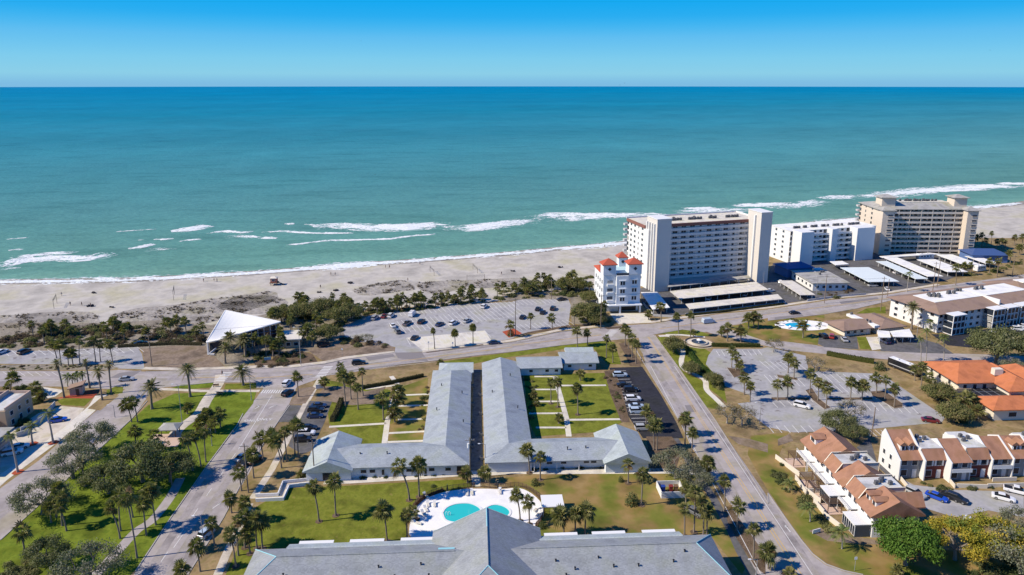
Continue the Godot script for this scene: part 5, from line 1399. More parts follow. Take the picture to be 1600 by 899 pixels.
func shore_buildings():
	slabroof("carport", "long grey carport tight against the foot of the two-shaft tower", [V(87.6,-307.9), V(129.5,-320.4), V(129.1,-315.4), V(85.8,-302.4)], 2.8, M.grey_roof, 9, 2)
	slabroof("carport", "wide white carport in the middle before the two-shaft tower", [V(85.2,-296.3), V(128.9,-309.2), V(129.4,-296.1), V(86,-284.6)], 2.8, M.paver_roof, 8, 2)
	slabroof("carport", "narrow white carport nearest the road before the two-shaft tower", [V(86.8,-278.2), V(130.9,-289.8), V(130,-282.9), V(86.6,-271.2)], 2.6, M.paver_roof, 8, 2)
	slabroof("carport", "dark grey carport running down beside the white villa", [V(79.5,-296), V(79,-273.7), V(71.4,-271.6), V(72.2,-296)], 2.6, M.white_roof, 5, 2)
	slabroof("carport", "small square white shelter before the white six storey block", [V(181.4,-344.6), V(180.7,-337.1), V(188.5,-338.7), V(188.4,-345.3)], 2.8, M.white_roof, 2, 1)
	slabroof("carport", "broad pale carport before the white six storey block", quad_at(181, 195.5, -333, -306.8), 2.6, M.pale_metal_roof, 6, 3)
	slabroof("carport", "left half of the long twin carport before the cream tower", quad_at(206, 212, -345, -311.0, 0), 2.5, M.pale_metal_roof, 7, 2)
	slabroof("carport", "right half of the long twin carport before the cream tower", quad_at(213.4, 221, -351, -313.5, 0), 2.9, M.white_roof, 7, 2)
	slabroof("carport", "white carport beside the parked white motor home", quad_at(229, 239, -347, -322), 2.6, M.white_roof, 5, 2)
	slabroof("carport", "white carport farthest right of the rows before the cream tower", quad_at(246, 255, -357, -335.6), 2.6, M.white_roof, 5, 2)
	slabroof("carport", "low white carport along the foot of the cream tower", [V(213.1,-354.2), V(213,-350.9), V(249,-357.3), V(244.7,-360.6)], 2.8, M.white_roof, 6, 2)
	slabroof("carport", "white carport beside the navy building on the far right", quad_at(259, 266, -353, -337), 2.6, M.white_roof, 4, 2)
	slabroof("carport", "tan topped carport left of the grey roofed low building", quad_at(140.2, 147, -311.5, -288.5), 2.5, M.paver_roof, 6, 2)
	slabroof("carport", "small white carport behind the grey roofed low building", quad_at(166.5, 171, -333, -324.8), 2.7, M.white_roof, 2, 2)
	# low buildings among the carports
	var o := base("low_building", "low white building with a flat grey roof and white awnings", "building", Vector3(161, 0, -312.5))
	walls(o, M.white, -8.6, 7.4, -11.5, 10.4, 3.5)
	b_flat(o, M.grey_roof, -9.2, 8.2, -12.2, 11.2, 3.5, 0.4)
	for k in 5:
		window(o, Vector3(-6.5 + 3.0 * k, 1.9, 10.43), 1.5, 1.3)
		window(o, Vector3(-8.63, 1.9, -8.0 + 4.0 * k), 1.6, 1.4, -PI / 2)
	coolers(o, [[3.5, -7], [4.8, -7.2], [1.0, -3.0]], 3.95)
	o = base("blue_building", "low navy blue hipped building left of the white six storey block", "building", Vector3(156.5, 0, -331.5), 0.2)
	walls(o, M.blue_wall, -7, 7, -5, 5, 4.4)
	roof(o, "roof", M.deep_blue, ["x", -7.8, 7.8, -5.8, 5.8, 4.4, 6.2, 4, 4])
	o = base("blue_building", "low navy blue building right of the cream tower among palms", "building", Vector3(270, 0, -354), -0.1)
	walls(o, M.blue_wall, -9, 9, -6, 6, 4.2)
	roof(o, "roof", M.deep_blue, ["x", -9.8, 9.8, -6.8, 6.8, 4.2, 6.4, 5, 5])
	# three storey apartments
	o = base("apartment_house", "three storey white apartment house with a brown hipped roof and glazed bays", "apartment building", X(V(173.4,-245.6)), deg_to_rad(17))
	walls(o, M.white, 0, 62, -21.5, 0, 7.7)
	var b := MB.new()
	for q in [[[-1.4, 1.4], [63, 1.4], [56, -6.5], [5.5, -6.5]], [[-1.4, -23], [-1.4, 1.4], [5.5, -6.5], [5.5, -16]], [[63, -23], [-1.4, -23], [5.5, -16], [56, -16]], [[63, 1.4], [63, -23], [56, -16], [56, -6.5]]]:
		b.quad(Vector3(q[0][0], 7.7, q[0][1]), Vector3(q[1][0], 7.7, q[1][1]), Vector3(q[2][0], 9.6, q[2][1]), Vector3(q[3][0], 9.6, q[3][1]))
	b.quad(Vector3(-1.4, 7.6, -23), Vector3(63, 7.6, -23), Vector3(63, 7.6, 1.4), Vector3(-1.4, 7.6, 1.4))
	put("roof", b.done(), M.brown_shingle, o)
	piece("roof_deck", Vector3(18, 9.5, -11.2), Vector3(25.6, 0.3, 10.0), M.white_roof, o)
	piece("roof_deck", Vector3(44, 9.5, -11.2), Vector3(24.4, 0.3, 10.0), M.white_roof, o)
	piece("fire_wall", Vector3(30.9, 9.0, -5.0), Vector3(0.5, 2.0, 11.5), M.white, o)
	for x in [5.6, 26.5, 34.0, 41.5, 49.0]:
		piece("bay_roof", Vector3(x, 7.75, 2.4), Vector3(6.6, 0.2, 4.6), M.white, o)
		for f in 3:
			var y := 1.3 + 2.5 * f
			piece("bay_floor", Vector3(x, y - 1.15, 2.2), Vector3(6.0, 0.22, 4.0), M.white, o)
			for k in 3:
				window(o, Vector3(x - 1.95 + 1.95 * k, y, 4.2), 1.75, 2.0)
			pane(o, Vector3(x - 3.0, y, 2.1), 3.4, 1.6, -PI / 2)
		for k in 4:
			piece("bay_post", Vector3(x - 3.0 + 2.0 * k, 3.85, 4.2), Vector3(0.22, 7.6, 0.26), M.white, o)
	for f in 3:
		var y := 1.5 + 2.5 * f
		for x in [1.3, 11.5, 14.5, 17.6, 21.0, 30.2, 37.7, 45.2]:
			window(o, Vector3(x, y, 0.03), 1.6, 1.3)
		for z in [-2.6, -7.2, -11.5, -14.6, -18.6]:
			window(o, Vector3(-0.03, y, z), 1.7 if z in [-2.6, -18.6] else 0.9, 1.3, -PI / 2)
	coolers(o, [[10, -12.5], [11.3, -11.6], [12.6, -13], [13.8, -12], [11.0, -14], [12.4, -10.6], [20, -12.8], [21.4, -13.4], [22.6, -12.4], [28, -14], [26.6, -14.6], [36, -13.5], [37.4, -14], [38.8, -13], [40, -13.8]], 9.66)
	# brown roofed low house with a white carport
	o = base("bungalow", "low bungalow with brown shingle roofs and a white flat strip between them", "bungalow", Vector3(146, 0, -248.5), deg_to_rad(12))
	walls(o, M.cream, -10.0, 1.5, -6.5, 2.8, 2.6)
	walls(o, M.cream, 3.4, 14.6, -10, 4.6, 2.6)
	roof(o, "roof", M.brown_shingle, ["x", -11.2, 2.4, -7.8, 3.8, 2.6, 4.3, 4.5, 0])
	roof(o, "roof", M.brown_shingle, ["z", 3.2, 15.4, -11.2, 5.6, 2.65, 4.4, 5, 5])
	piece("flat_strip", Vector3(2.8, 3.1, -3.2), Vector3(2.2, 0.9, 15.0), M.white_roof, o)
	coolers(o, [[2.8, -1.0], [2.8, 0.6], [2.9, -9.4]], 3.56)
	for x in [-8.5, -5.5, -2.5]:
		window(o, Vector3(x, 1.4, 2.83), 1.5, 1.2)
	window(o, Vector3(0.3, 1.1, 2.83), 1.0, 2.0, 0, "door", M.trim_white)
	slabroof("carport", "white flat carport along the front of the brown roofed bungalow", [V(148.3,-242.4), V(144.7,-235), V(149,-234.7), V(152.2,-241.1)], 2.7, M.white_roof, 3, 2)
	slabroof("carport", "long white carport at the right end of the brown roofed bungalow", [V(152.7,-241.6), V(150.7,-235.9), V(157.9,-235.2), V(161.5,-243.8)], 2.5, M.white_roof, 3, 3)
	# farther apartments at the right edge
	o = base("apartment_house", "brown roofed apartment house behind, cut by the right edge of the picture", "apartment building", Vector3(228, 0, -274), deg_to_rad(12))
	walls(o, M.tan_wall, 0, 44, -16, 0, 6.6)
	roof(o, "roof", M.brown_shingle, ["x", -1.5, 46, -17.5, 1.8, 6.6, 8.8, 8, 8])
	piece("roof_deck", Vector3(20, 8.75, -7.8), Vector3(26, 0.3, 5.0), M.white_roof, o)
	for f in 2:
		for k in 9:
			window(o, Vector3(3 + 4.6 * k, 1.8 + 2.9 * f, 0.03), 1.5, 1.4)
		piece("gallery_rail", Vector3(22, 3.0 + 2.9 * f - 2.2, 1.6), Vector3(43, 0.9, 0.1), M.white, o)
	for k in 10:
		piece("gallery_post", Vector3(0.6 + 4.7 * k, 3.3, 1.6), Vector3(0.2, 6.6, 0.2), M.white, o)
	# the screen wall before the carports
	var w := base("boundary_wall", "low white wall between the shore road and the tower carports", "wall")
	for s in [[V(71.3,-270.9), V(79,-268.5)], [V(84.9,-271.1), V(98.9,-274.4)], [V(99.1,-274.9), V(132.3,-284.4)], [V(71.6,-271.8), V(71.2,-286.5)], [V(142.9,-287.1), V(161.6,-293)], [V(161.6,-293), V(173.4,-295)]]:
		var d: Vector2 = s[1] - s[0]
		b = MB.new()
		b.box(Vector3(0, 0.45, 0), Vector3(d.length(), 0.9, 0.2))
		b.turn(0, Transform3D(Basis(Vector3.UP, -atan2(d.y, d.x)), X((s[0] + s[1]) / 2)))
		put("wall_run", b.done(), M.grey_wall, w)

func b_flat(o: Node3D, material: Material, x0: float, x1: float, z0: float, z1: float, y: float, t: float):
	var b := MB.new()
	b.slab(Vector3(x0, y, z0), Vector3(x1, y + t, z1))
	put("flat_roof", b.done(), material, o)

func far_right():
	# the orange tiled villa with its pool cage
	var o := base("villa", "large cream villa under orange barrel tile roofs", "villa", Vector3(151, 0, -196))
	walls(o, M.cream, -8.4, 9.0, -8.0, 7.0, 5.8)
	walls(o, M.cream, 2.6, 11.0, -2, 13.0, 5.6)
	roof(o, "roof", M.orange_tile, ["x", -9.8, 11.2, -9.0, 8.2, 5.8, 8.6, 6, 6])
	roof(o, "roof", M.orange_tile, ["z", 1.4, 12.6, -4, 14.4, 5.75, 8.2, 3, 5])
	roof(o, "roof", M.orange_tile, ["z", 8.0, 20, -4, 18, 5.7, 8.2, 4, 5])
	walls(o, M.cream, 9.0, 19, -3, 17, 5.6)
	b_flat(o, M.cream, -9.6, -5.0, 1.0, 8.0, 2.8, 0.3)
	piece("balcony_rail", Vector3(-7.4, 3.6, 8.0), Vector3(4.6, 0.9, 0.12), M.tan_wall, o)
	piece("chimney", Vector3(4.2, 8.0, 5.2), Vector3(2.6, 1.9, 1.6), M.cream, o)
	for x in [-6.5, -3.5, -0.5]:
		window(o, Vector3(x, 4.2, 7.03), 1.3, 1.5)
		window(o, Vector3(x, 1.5, 7.03), 1.3, 1.7)
	for z in [-5.5, -1.5, 3.0]:
		window(o, Vector3(-8.43, 4.0, z), 1.3, 1.5, -PI / 2)
	o = base("pool_cage", "black screened pool enclosure between the two orange roofs", "pool enclosure", Vector3(147.5, 0, -186))
	var b := MB.new()
	for k in 6:
		b.tube([Vector3(-3.5 + 2.4 * k, 0, 5.0), Vector3(-3.5 + 2.4 * k, 2.6, 5.0), Vector3(-3.5 + 2.4 * k, 3.8, 2.5), Vector3(-3.5 + 2.4 * k, 3.8, -2.5)], [0.07, 0.07, 0.07, 0.07], 4)
	for e in [[2.6, 5.0], [3.8, 2.5], [3.8, 0.0]]:
		b.tube([Vector3(-3.5, e[0], e[1]), Vector3(8.5, e[0], e[1])], [0.07, 0.07], 4)
	put("cage_frame", b.done(), M.grey_metal, o)
	b = MB.new()
	b.quad(Vector3(-3.5, 0.1, 4.95), Vector3(8.5, 0.1, 4.95), Vector3(8.5, 2.5, 4.95), Vector3(-3.5, 2.5, 4.95))
	b.quad(Vector3(-3.5, 2.55, 4.9), Vector3(8.5, 2.55, 4.9), Vector3(8.5, 3.74, 2.45), Vector3(-3.5, 3.74, 2.45))
	b.quad(Vector3(-3.5, 3.74, 2.45), Vector3(8.5, 3.74, 2.45), Vector3(8.5, 3.74, -2.6), Vector3(-3.5, 3.74, -2.6))
	put("screen_mesh", b.done(), M.dark, o)
	o = base("guest_house", "small cream guest house with an orange hipped tile roof", "house", Vector3(150.5, 0, -179.2))
	walls(o, M.cream, -6.6, 7.0, -3.4, 3.6, 3.6)
	roof(o, "roof", M.orange_tile, ["x", -7.8, 8.2, -4.6, 4.7, 3.6, 5.6, 4.6, 4.6])
	window(o, Vector3(-1.2, 1.7, 3.63), 2.4, 1.5)
	window(o, Vector3(3.8, 1.7, 3.63), 0.9, 1.6)
	window(o, Vector3(6.2, 1.7, 3.63), 0.9, 1.6)

func left_side():
	# the tent-like pavilion: one saddle shaped shell
	var o := base("beach_pavilion", "white tent roofed beach pavilion, a saddle shell with a corner down on the ground", "pavilion")
	var c := [X(V(-93.8,-238.8), 4.2), X(V(-93.3,-258), 9.5), X(V(-71.1,-249.7), 7.5), X(V(-88.5,-237.8), 5.6)]
	var foot := X(V(-92.7,-237.2))
	var b := MB.new()
	var n := 12
	for i in n:
		for j in n:
			var q := []
			for e in [[0, 0], [1, 0], [1, 1], [0, 1]]:
				var u := (i + float(e[0])) / n
				var w := (j + float(e[1])) / n
				var p: Vector3 = c[0].lerp(c[1], u).lerp(c[3].lerp(c[2], u), w)
				q.append(p + Vector3(0, -1.6 * sin(PI * u) * sin(PI * w), 0))
			b.quad(q[0], q[3], q[2], q[1])
			var d := Vector3(0, -0.3, 0)
			b.quad(q[0] + d, q[1] + d, q[2] + d, q[3] + d)
	put("shell_roof", b.done(), M.white, o)
	for k in 4:
		b = MB.new()
		b.tube([c[k] + Vector3(0, -0.14, 0), c[(k + 1) % 4] + Vector3(0, -0.14, 0)], [0.28, 0.28], 6)
		put("edge_beam", b.done(), M.white, o)
	for k in 7:
		var t := 0.30 + 0.105 * k
		var p: Vector3 = c[3].lerp(c[2], t)
		piece("glazing_post", Vector3(p.x - 0.4, (p.y - 0.6) / 2, p.z - 0.6), Vector3(0.2, p.y - 0.6, 0.2), M.white, o)
	for y in [1.9, 3.4, 4.6]:
		b = MB.new()
		var p: Vector3 = c[3].lerp(c[2], 0.35)
		var q: Vector3 = c[3].lerp(c[2], 0.95)
		b.tube([Vector3(p.x, y, p.z - 0.6), Vector3(q.x, y, q.z - 0.6)], [0.09, 0.09], 4)
		put("glazing_bar", b.done(), M.grey_metal, o)
	b = MB.new()
	var p0: Vector3 = c[3].lerp(c[2], 0.3)
	var p1: Vector3 = c[3].lerp(c[2], 0.96)
	b.quad(Vector3(p0.x, 0, p0.z - 0.9), Vector3(p1.x, 0, p1.z - 0.9), Vector3(p1.x, p1.y - 0.9, p1.z - 0.9), Vector3(p0.x, p0.y - 0.5, p0.z - 0.9))
	put("glazing", b.done(), M.window_glass, o)
	b = MB.new()
	b.tube([foot, foot + Vector3(0.4, 0.6, -0.4), X(V(-89.9,-240.2), 2.4)], [0.45, 0.4, 0.35], 6)
	b.tube([foot + Vector3(-0.3, 0, -0.3), c[0] + Vector3(0.3, -0.2, 0)], [0.5, 0.3], 6)
	put("concrete_leg", b.done(), M.grey_wall, o)
	b = MB.new()
	b.quad(Vector3(c[0].x + 0.6, 0, c[0].z - 0.6), Vector3(c[3].x, 0, c[3].z - 0.8), Vector3(c[3].x, 4.6, c[3].z - 0.8), Vector3(c[0].x + 0.6, 3.5, c[0].z - 0.6))
	put("side_glazing", b.done(), M.window_glass, o)
	b = MB.new()
	b.tube([foot + Vector3(0.5, 0.3, 0.2), foot + Vector3(2.0, 0.3, 0.4)], [0.4, 0.4], 6)
	put("buttress", b.done(), M.grey_wall, o)
	o = base("snack_kiosk", "flat roofed tan snack building right of the tent roofed pavilion", "building", Vector3(-66.8, 0, -246.5), 0.1)
	walls(o, M.tan_wall, -4.4, 3.6, -4.5, 4.2, 3.2)
	b_flat(o, M.paver_roof, -5.0, 4.2, -5.0, 5.0, 3.2, 0.35)
	for k in 3:
		window(o, Vector3(-3.0 + 2.6 * k, 1.5, 4.23), 1.6, 1.4)
	# the tan house by the left edge
	o = base("motel", "tan flat roofed motel with a pale roof terrace by the left edge", "motel", Vector3(-130.0, 0, -190.5))
	walls(o, M.tan_wall, -22, 2.6, -5.2, 6.5, 5.6)
	piece("terrace_floor", Vector3(-9.7, 5.66, 0.6), Vector3(23.6, 0.1, 11.0), M.flat_roof, o)
	for s in [[Vector3(-9.7, 6.0, -5.1), Vector3(24.6, 0.9, 0.3)], [Vector3(2.5, 6.0, 0.6), Vector3(0.3, 0.9, 11.2)], [Vector3(-3.3, 6.3, -1.6), Vector3(0.3, 1.3, 6.6)]]:
		piece("parapet", s[0], s[1], M.pink_wall, o)
	walls(o, M.tan_wall, -20, -6, -4.6, -1.0, 2.4, 5.7)
	for z in [-3.0, 0.5, 4.0]:
		window(o, Vector3(2.63, 4.0, z), 1.4, 1.4, PI / 2)
		window(o, Vector3(2.63, 1.4, z), 1.4, 1.6, PI / 2)
	for k in 5:
		window(o, Vector3(-18.0 + 4.0 * k, 4.0, 6.53), 1.6, 1.4)
		window(o, Vector3(-18.0 + 4.0 * k, 1.4, 6.53), 1.2, 2.0, 0, "door", M.trim_white)
	piece("balcony", Vector3(-9, 2.8, 7.3), Vector3(20, 0.16, 1.6), M.pink_wall, o)
	piece("pink_awning", Vector3(-1.5, 2.5, 8.4), Vector3(3.2, 0.14, 2.0), M.pink_wall, o)
	o = base("motel", "two storey pinkish motel wing with dark railings below the tan one", "motel", Vector3(-122.5, 0, -168.5))
	walls(o, M.grey_wall, -16, 2.0, -6.0, 9, 5.2)
	b_flat(o, M.grey_roof, -16.5, 3.2, -6.4, 9.6, 5.2, 0.3)
	for z in [-4.0, -0.5, 3.0, 6.5]:
		window(o, Vector3(2.03, 3.9, z), 1.4, 1.4, PI / 2)
		window(o, Vector3(2.03, 1.3, z), 1.2, 2.0, PI / 2, "door", M.trim_white)
	piece("gallery_rail", Vector3(3.1, 3.3, 1.5), Vector3(0.1, 0.9, 15.0), M.grey_metal, o)
	piece("gallery_floor", Vector3(2.6, 2.7, 1.5), Vector3(1.2, 0.16, 15.2), M.grey_wall, o)
	var w := base("garden_wall", "grey garden wall between the motel and its blue shaded car bays", "wall")
	for s in [[V(-123.2,-182.7), V(-121.3,-189.3)], [V(-121.5,-189.7), V(-123.3,-199.1)], [V(-122.5,-179.8), V(-120.1,-182.5)]]:
		var d: Vector2 = s[1] - s[0]
		b = MB.new()
		b.box(Vector3(0, 0.7, 0), Vector3(d.length(), 1.4, 0.2))
		b.turn(0, Transform3D(Basis(Vector3.UP, -atan2(d.y, d.x)), X((s[0] + s[1]) / 2)))
		put("wall_run", b.done(), M.grey_wall, w)
	o = base("ticket_kiosk", "small cream kiosk with a dark lean-to roof on a red mulch bed", "kiosk", X(V(-121.3,-207.4)), 0.25)
	walls(o, M.pink_wall, -1.7, 1.7, -1.4, 1.4, 2.4)
	b = MB.new()
	b.box(Vector3(0, 2.75, 0), Vector3(4.6, 0.2, 3.8), Basis(Vector3(0, 0, 1), 0.22))
	put("roof", b.done(), M.brown_shingle, o)
	piece("door", Vector3(0.4, 1.0, 1.43), Vector3(0.9, 2.0, 0.08), M.wood, o)

func pool_deck():
	var deck := sheet("pool_terrace", smooth([V(-14.6,-132.5), V(-14.7,-136), V(-14.3,-141.9), V(-12.2,-145.1), V(-8.5,-147.6), V(-3.4,-148.8), V(1.7,-148.7), V(5.2,-148.3), V(9.4,-148.6), V(12.4,-145.9), V(14.3,-141.4), V(13.7,-136.9), V(11.7,-133.4), V(8.2,-129.6), V(3.1,-129.3), V(-9.4,-129.3), V(-13,-130.1), V(-14.6,-132.5)], 3), 10, M.pool_deck)
	var water_m := flat("pool_water", lin(0.03, 0.46, 0.46), 0.08)
	var edge: Material = M.pool_tile
	var pools := [["large round", [V(-8,-139.6), V(-7.3,-141.5), V(-5.6,-142.8), V(-3.5,-143.2), V(-1.6,-142.9), V(0.1,-141.5), V(0.6,-140.1), V(0,-138.6), V(-1.4,-136.8), V(-3.4,-136), V(-5.6,-136), V(-7.3,-137.1)]], ["small oval", [V(1.8,-141.4), V(2.9,-142.1), V(4.3,-142.2), V(5.7,-141.5), V(6.8,-140.1), V(6.9,-138.5), V(5.9,-137.3), V(4.1,-136.8), V(2.3,-138.2), V(1.4,-139.8)]]]
	for e in pools:
		var o := base("swimming_pool", "%s turquoise swimming pool on the white terrace" % e[0], "swimming pool", X(e[1][0]))
		var ring := smooth(e[1] + [e[1][0]], 4)
		ring.pop_back()
		var local := []
		for p in ring:
			local.append(p - e[1][0])
		var b := MB.new()
		b.prism(local, 0.05, 0.05)
		put("water", b.done(), water_m, o)
		b = MB.new()
		var rim: Array = local + [local[0]]
		var a := along(rim, 0.5)
		var m := a.size() - 1
		for i in rim.size() - 1:
			b.prism([a[i], a[i + 1], a[m - i - 1], a[m - i]], 0.04, 0.14)
		put("coping", b.done(), M.white, o)
	var o := base("pool_ladder", "white curved steps rail at the near left side of the big pool", "ladder", X(V(-7.2,-138.7)))
	var b := MB.new()
	for s in [0.0, 0.6]:
		b.tube([Vector3(s, 0, 0), Vector3(s, 0.8, 0), Vector3(s + 0.25, 0.95, 0), Vector3(s + 0.5, 0.8, 0), Vector3(s + 0.5, 0.0, 0)], [0.04, 0.04, 0.04, 0.04, 0.04], 5)
	put("rail", b.done(), M.white, o)
	# the fence round the terrace
	o = base("pool_fence", "brown metal picket fence curving round the white pool terrace", "fence")
	var line := smooth([V(-15.1,-136.6), V(-14.4,-141.9), V(-12.4,-145.4), V(-8.5,-148.1), V(-3.4,-149.3), V(-0.7,-149.6)], 4) 
	var line2 := smooth([V(0.5,-149.5), V(5.3,-148.8), V(9.4,-149.2), V(12.6,-146.3), V(14.5,-141.4), V(13.8,-136.6), V(11.9,-133.1)], 4)
	for l in [line, line2]:
		for i in l.size() - 1:
			var d: Vector2 = l[i + 1] - l[i]
			b = MB.new()
			for k in 8:
				b.box(Vector3(-d.length() / 2 + d.length() * k / 8.0, 0.6, 0), Vector3(0.04, 1.1, 0.04))
			for y in [0.15, 1.15]:
				b.box(Vector3(0, y, 0), Vector3(d.length(), 0.06, 0.05))
			b.turn(0, Transform3D(Basis(Vector3.UP, -atan2(d.y, d.x)), X((l[i] + l[i + 1]) / 2)))
			put("fence_panel", b.done(), M.wood, o)
			piece("fence_post", X(l[i], 0.65), Vector3(0.1, 1.3, 0.1), M.wood, o)
	# the white shelter
	o = base("shade_shelter", "small white flat roofed shelter at the right end of the pool terrace", "shelter", X(V(16.2,-137.7)))
	piece("roof", Vector3(0, 2.5, -1.4), Vector3(4.8, 0.2, 4.6), M.white, o)
	for x in [-2.2, 2.2]:
		for z in [-3.4, 0.6]:
			piece("post", Vector3(x, 1.2, z), Vector3(0.14, 2.4, 0.14), M.white, o)
	piece("back_wall", Vector3(0, 0.9, -3.2), Vector3(4.4, 1.8, 0.1), M.turquoise_wall, o)
	# loungers and folded parasols
	var lounger := MB.new()
	lounger.box(Vector3(0, 0.32, 0.2), Vector3(0.65, 0.08, 1.4))
	lounger.box(Vector3(0, 0.55, -0.75), Vector3(0.65, 0.07, 0.75), Basis(Vector3(1, 0, 0), 0.8))
	for x in [-0.28, 0.28]:
		for z in [-0.4, 0.8]:
			lounger.box(Vector3(x, 0.14, z), Vector3(0.05, 0.28, 0.05))
	var lm := lounger.done()
	var spots := [[V(-11.6,-140.8), 0.4, "closest to the fence bend"], [V(-12,-139.2), 0.5, "left of the big pool"], [V(-11.3,-142.7), 0.2, "nearest the back fence corner"], [V(-9.8,-142.6), 0.1, "in the palm's shade left of the pool"], [V(-2.6,-146.6), 0.0, "behind the big pool"], [V(-1.5,-146.8), 0.1, "behind the big pool, right of another"], [V(12.6,-139.5), -0.6, "beside the right bend of the fence"], [V(13,-137.7), -0.5, "in front of the white shelter"], [V(-11.9,-146.1), 0.6, "at the fence's left shoulder"], [V(-13,-135.9), 1.2, "beside the near palm"], [V(5,-146.9), 0.0, "behind the small pool"]]
	for s in spots:
		o = base("sun_lounger", "white sun lounger on the pool terrace " + s[2], "sun lounger", X(s[0], 0.04), s[1], "sun loungers on the pool terrace")
		put("frame", lm, M.white, o)
		put("sling", crate(Vector3(0.58, 0.03, 1.3)), M.paver, o, Vector3(0, 0.38, 0.2))
	for s in [[V(-7.1,-146.9), "left of the big pool's far side"], [V(4.5,-147.3), "behind the small pool"]]:
		o = base("folded_parasol", "dark folded parasol standing " + s[1], "parasol", X(s[0], 0.04))
		b = MB.new()
		b.tube([Vector3(0, 0, 0), Vector3(0, 2.6, 0)], [0.04, 0.04], 5)
		put("pole", b.done(), M.white, o)
		b = MB.new()
		b.tube([Vector3(0, 0.9, 0), Vector3(0, 1.3, 0), Vector3(0, 2.5, 0)], [0.1, 0.22, 0.05], 7)
		put("canopy", b.done(), M.dark, o)
	# the stair wall at the left of the lawn
	o = base("ramp_wall", "white zigzag ramp walls leading down from the left gable to the pavement", "wall")
	for l in [[V(-40.1,-154.3), V(-45.9,-153.5), V(-45.7,-148.2), V(-50.6,-148.1)], [V(-39.3,-152.5), V(-44,-151.6), V(-44,-146.4), V(-50,-146.2)]]:
		for i in 3:
			var d: Vector2 = l[i + 1] - l[i]
			b = MB.new()
			b.box(Vector3(0, 0.4, 0), Vector3(d.length() + 0.2, 0.8, 0.22))
			b.turn(0, Transform3D(Basis(Vector3.UP, -atan2(d.y, d.x)), X((l[i] + l[i + 1]) / 2)))
			put("wall_run", b.done(), M.trim_white, o)
	sheet("ramp", [V(-40,-154.1), V(-45.7,-153.2), V(-45.5,-148), V(-50.5,-147.9), V(-50.1,-146.4), V(-44.2,-146.6), V(-44.1,-151.8), V(-39.3,-152.6)], 11, M.concrete)
	# the bin yard
	o = base("bin_yard", "white walled bin enclosure on the right lawn holding blue and red bins", "enclosure", X(V(44.2,-143.1)))
	for s in [[Vector3(0, 0.8, -4.2), Vector3(5.4, 1.6, 0.14)], [Vector3(-2.7, 0.8, -1.9), Vector3(0.14, 1.6, 4.6)], [Vector3(2.7, 0.8, -1.9), Vector3(0.14, 1.6, 4.6)], [Vector3(0, 0.8, 0.4), Vector3(5.4, 1.6, 0.14)]]:
		piece("panel", s[0], s[1], M.white, o)
	var bins := [["blue", -1.6, M.bin_blue], ["red", 0.2, M.bin_red], ["brown", 1.4, M.wood]]
	for e in bins:
		o = base("rubbish_bin", "%s wheeled bin inside the white walled yard" % e[0], "bin", X(V(44.2,-143.1)) + Vector3(e[1], 0.02, -2.4))
		b = MB.new()
		b.prism([Vector2(-0.4, -0.4), Vector2(0.4, -0.4), Vector2(0.4, 0.4), Vector2(-0.4, 0.4)], 0.1, 1.3)
		put("body", b.done(), e[2], o)
		b = MB.new()
		b.box(Vector3(0, 1.36, 0), Vector3(0.95, 0.1, 0.95), Basis(Vector3(1, 0, 0), 0.1))
		put("lid", b.done(), e[2], o)
		for s in [-0.3, 0.3]:
			piece("wheel", Vector3(s, 0.1, -0.4), Vector3(0.08, 0.2, 0.2), M.dark, o)


# ---------- plants ----------
var crowns := {}
var leaves := {}

# a fan leaf: a stalk and a pleated fan of pointed leaflets
func fan_leaf(b: MB, dir: Vector3, size: float, droop: float, dead: bool):
	var up := Vector3.UP
	var side := dir.cross(up)
	side = side.normalized() if side.length() > 0.05 else Vector3(1, 0, 0)
	var nrm := side.cross(dir).normalized()
	var o := dir * 0.18
	var h := dir * size * rng.randf_range(0.24, 0.56) + Vector3(0, -droop * 0.12, 0)
	b.ink = Color(0.17, 0.15, 0.06) if not dead else Color(0.20, 0.13, 0.07)
	b.tri(o - side * 0.035, o + side * 0.035, h)
	var g := rng.randf()
	var c := Color(0.14, 0.16, 0.055).lerp(Color(0.30, 0.27, 0.11), g)
	if dead:
		c = Color(0.20, 0.135, 0.07).lerp(Color(0.11, 0.08, 0.05), g)
	var n := 9
	for k in n:
		var a := deg_to_rad(-95.0 + 190.0 * k / (n - 1))
		var d := (dir * cos(a) + side * sin(a)).normalized()
		var l := size * (0.62 - 0.20 * absf(a) / 1.8)
		var mid := h + d * l * 0.5 + nrm * 0.05 - up * droop * l * 0.14
		var tip := h + d * l - up * droop * l * 0.62
		var w := d.cross(nrm).normalized() * l * 0.105
		b.ink = c * rng.randf_range(0.85, 1.15)
		b.tri(h, mid + w, tip)
		b.tri(h, tip, mid - w + nrm * 0.05)

# a feather leaf: an arched rib with leaflets on both sides
func feather_leaf(b: MB, dir: Vector3, size: float, droop: float, c: Color, leaflets := 13, wide := 0.42):
	var side := dir.cross(Vector3.UP)
	side = side.normalized() if side.length() > 0.05 else Vector3(1, 0, 0)
	var pts := []
	for k in leaflets + 1:
		var t := float(k) / leaflets
		pts.append(dir * size * t + Vector3(0, -droop * size * t * t * 0.75, 0))
	for k in leaflets:
		var p: Vector3 = pts[k]
		var q: Vector3 = pts[k + 1]
		var d := (q - p).normalized()
		b.ink = Color(0.15, 0.14, 0.05)
		b.tri(p - side * 0.03, p + side * 0.03, q)
		var t := float(k) / leaflets
		if t < 0.12: continue
		var l := wide * size * 0.5 * sin(PI * clamp(t * 0.86 + 0.14, 0, 1)) + 0.12
		for s in [-1.0, 1.0]:
			var tip: Vector3 = p + (side * s * 0.85 + d * 0.6 - Vector3(0, 0.35, 0)).normalized() * l
			b.ink = c * rng.randf_range(0.8, 1.2)
			b.tri(p, p + d * size / leaflets * 0.95, tip)

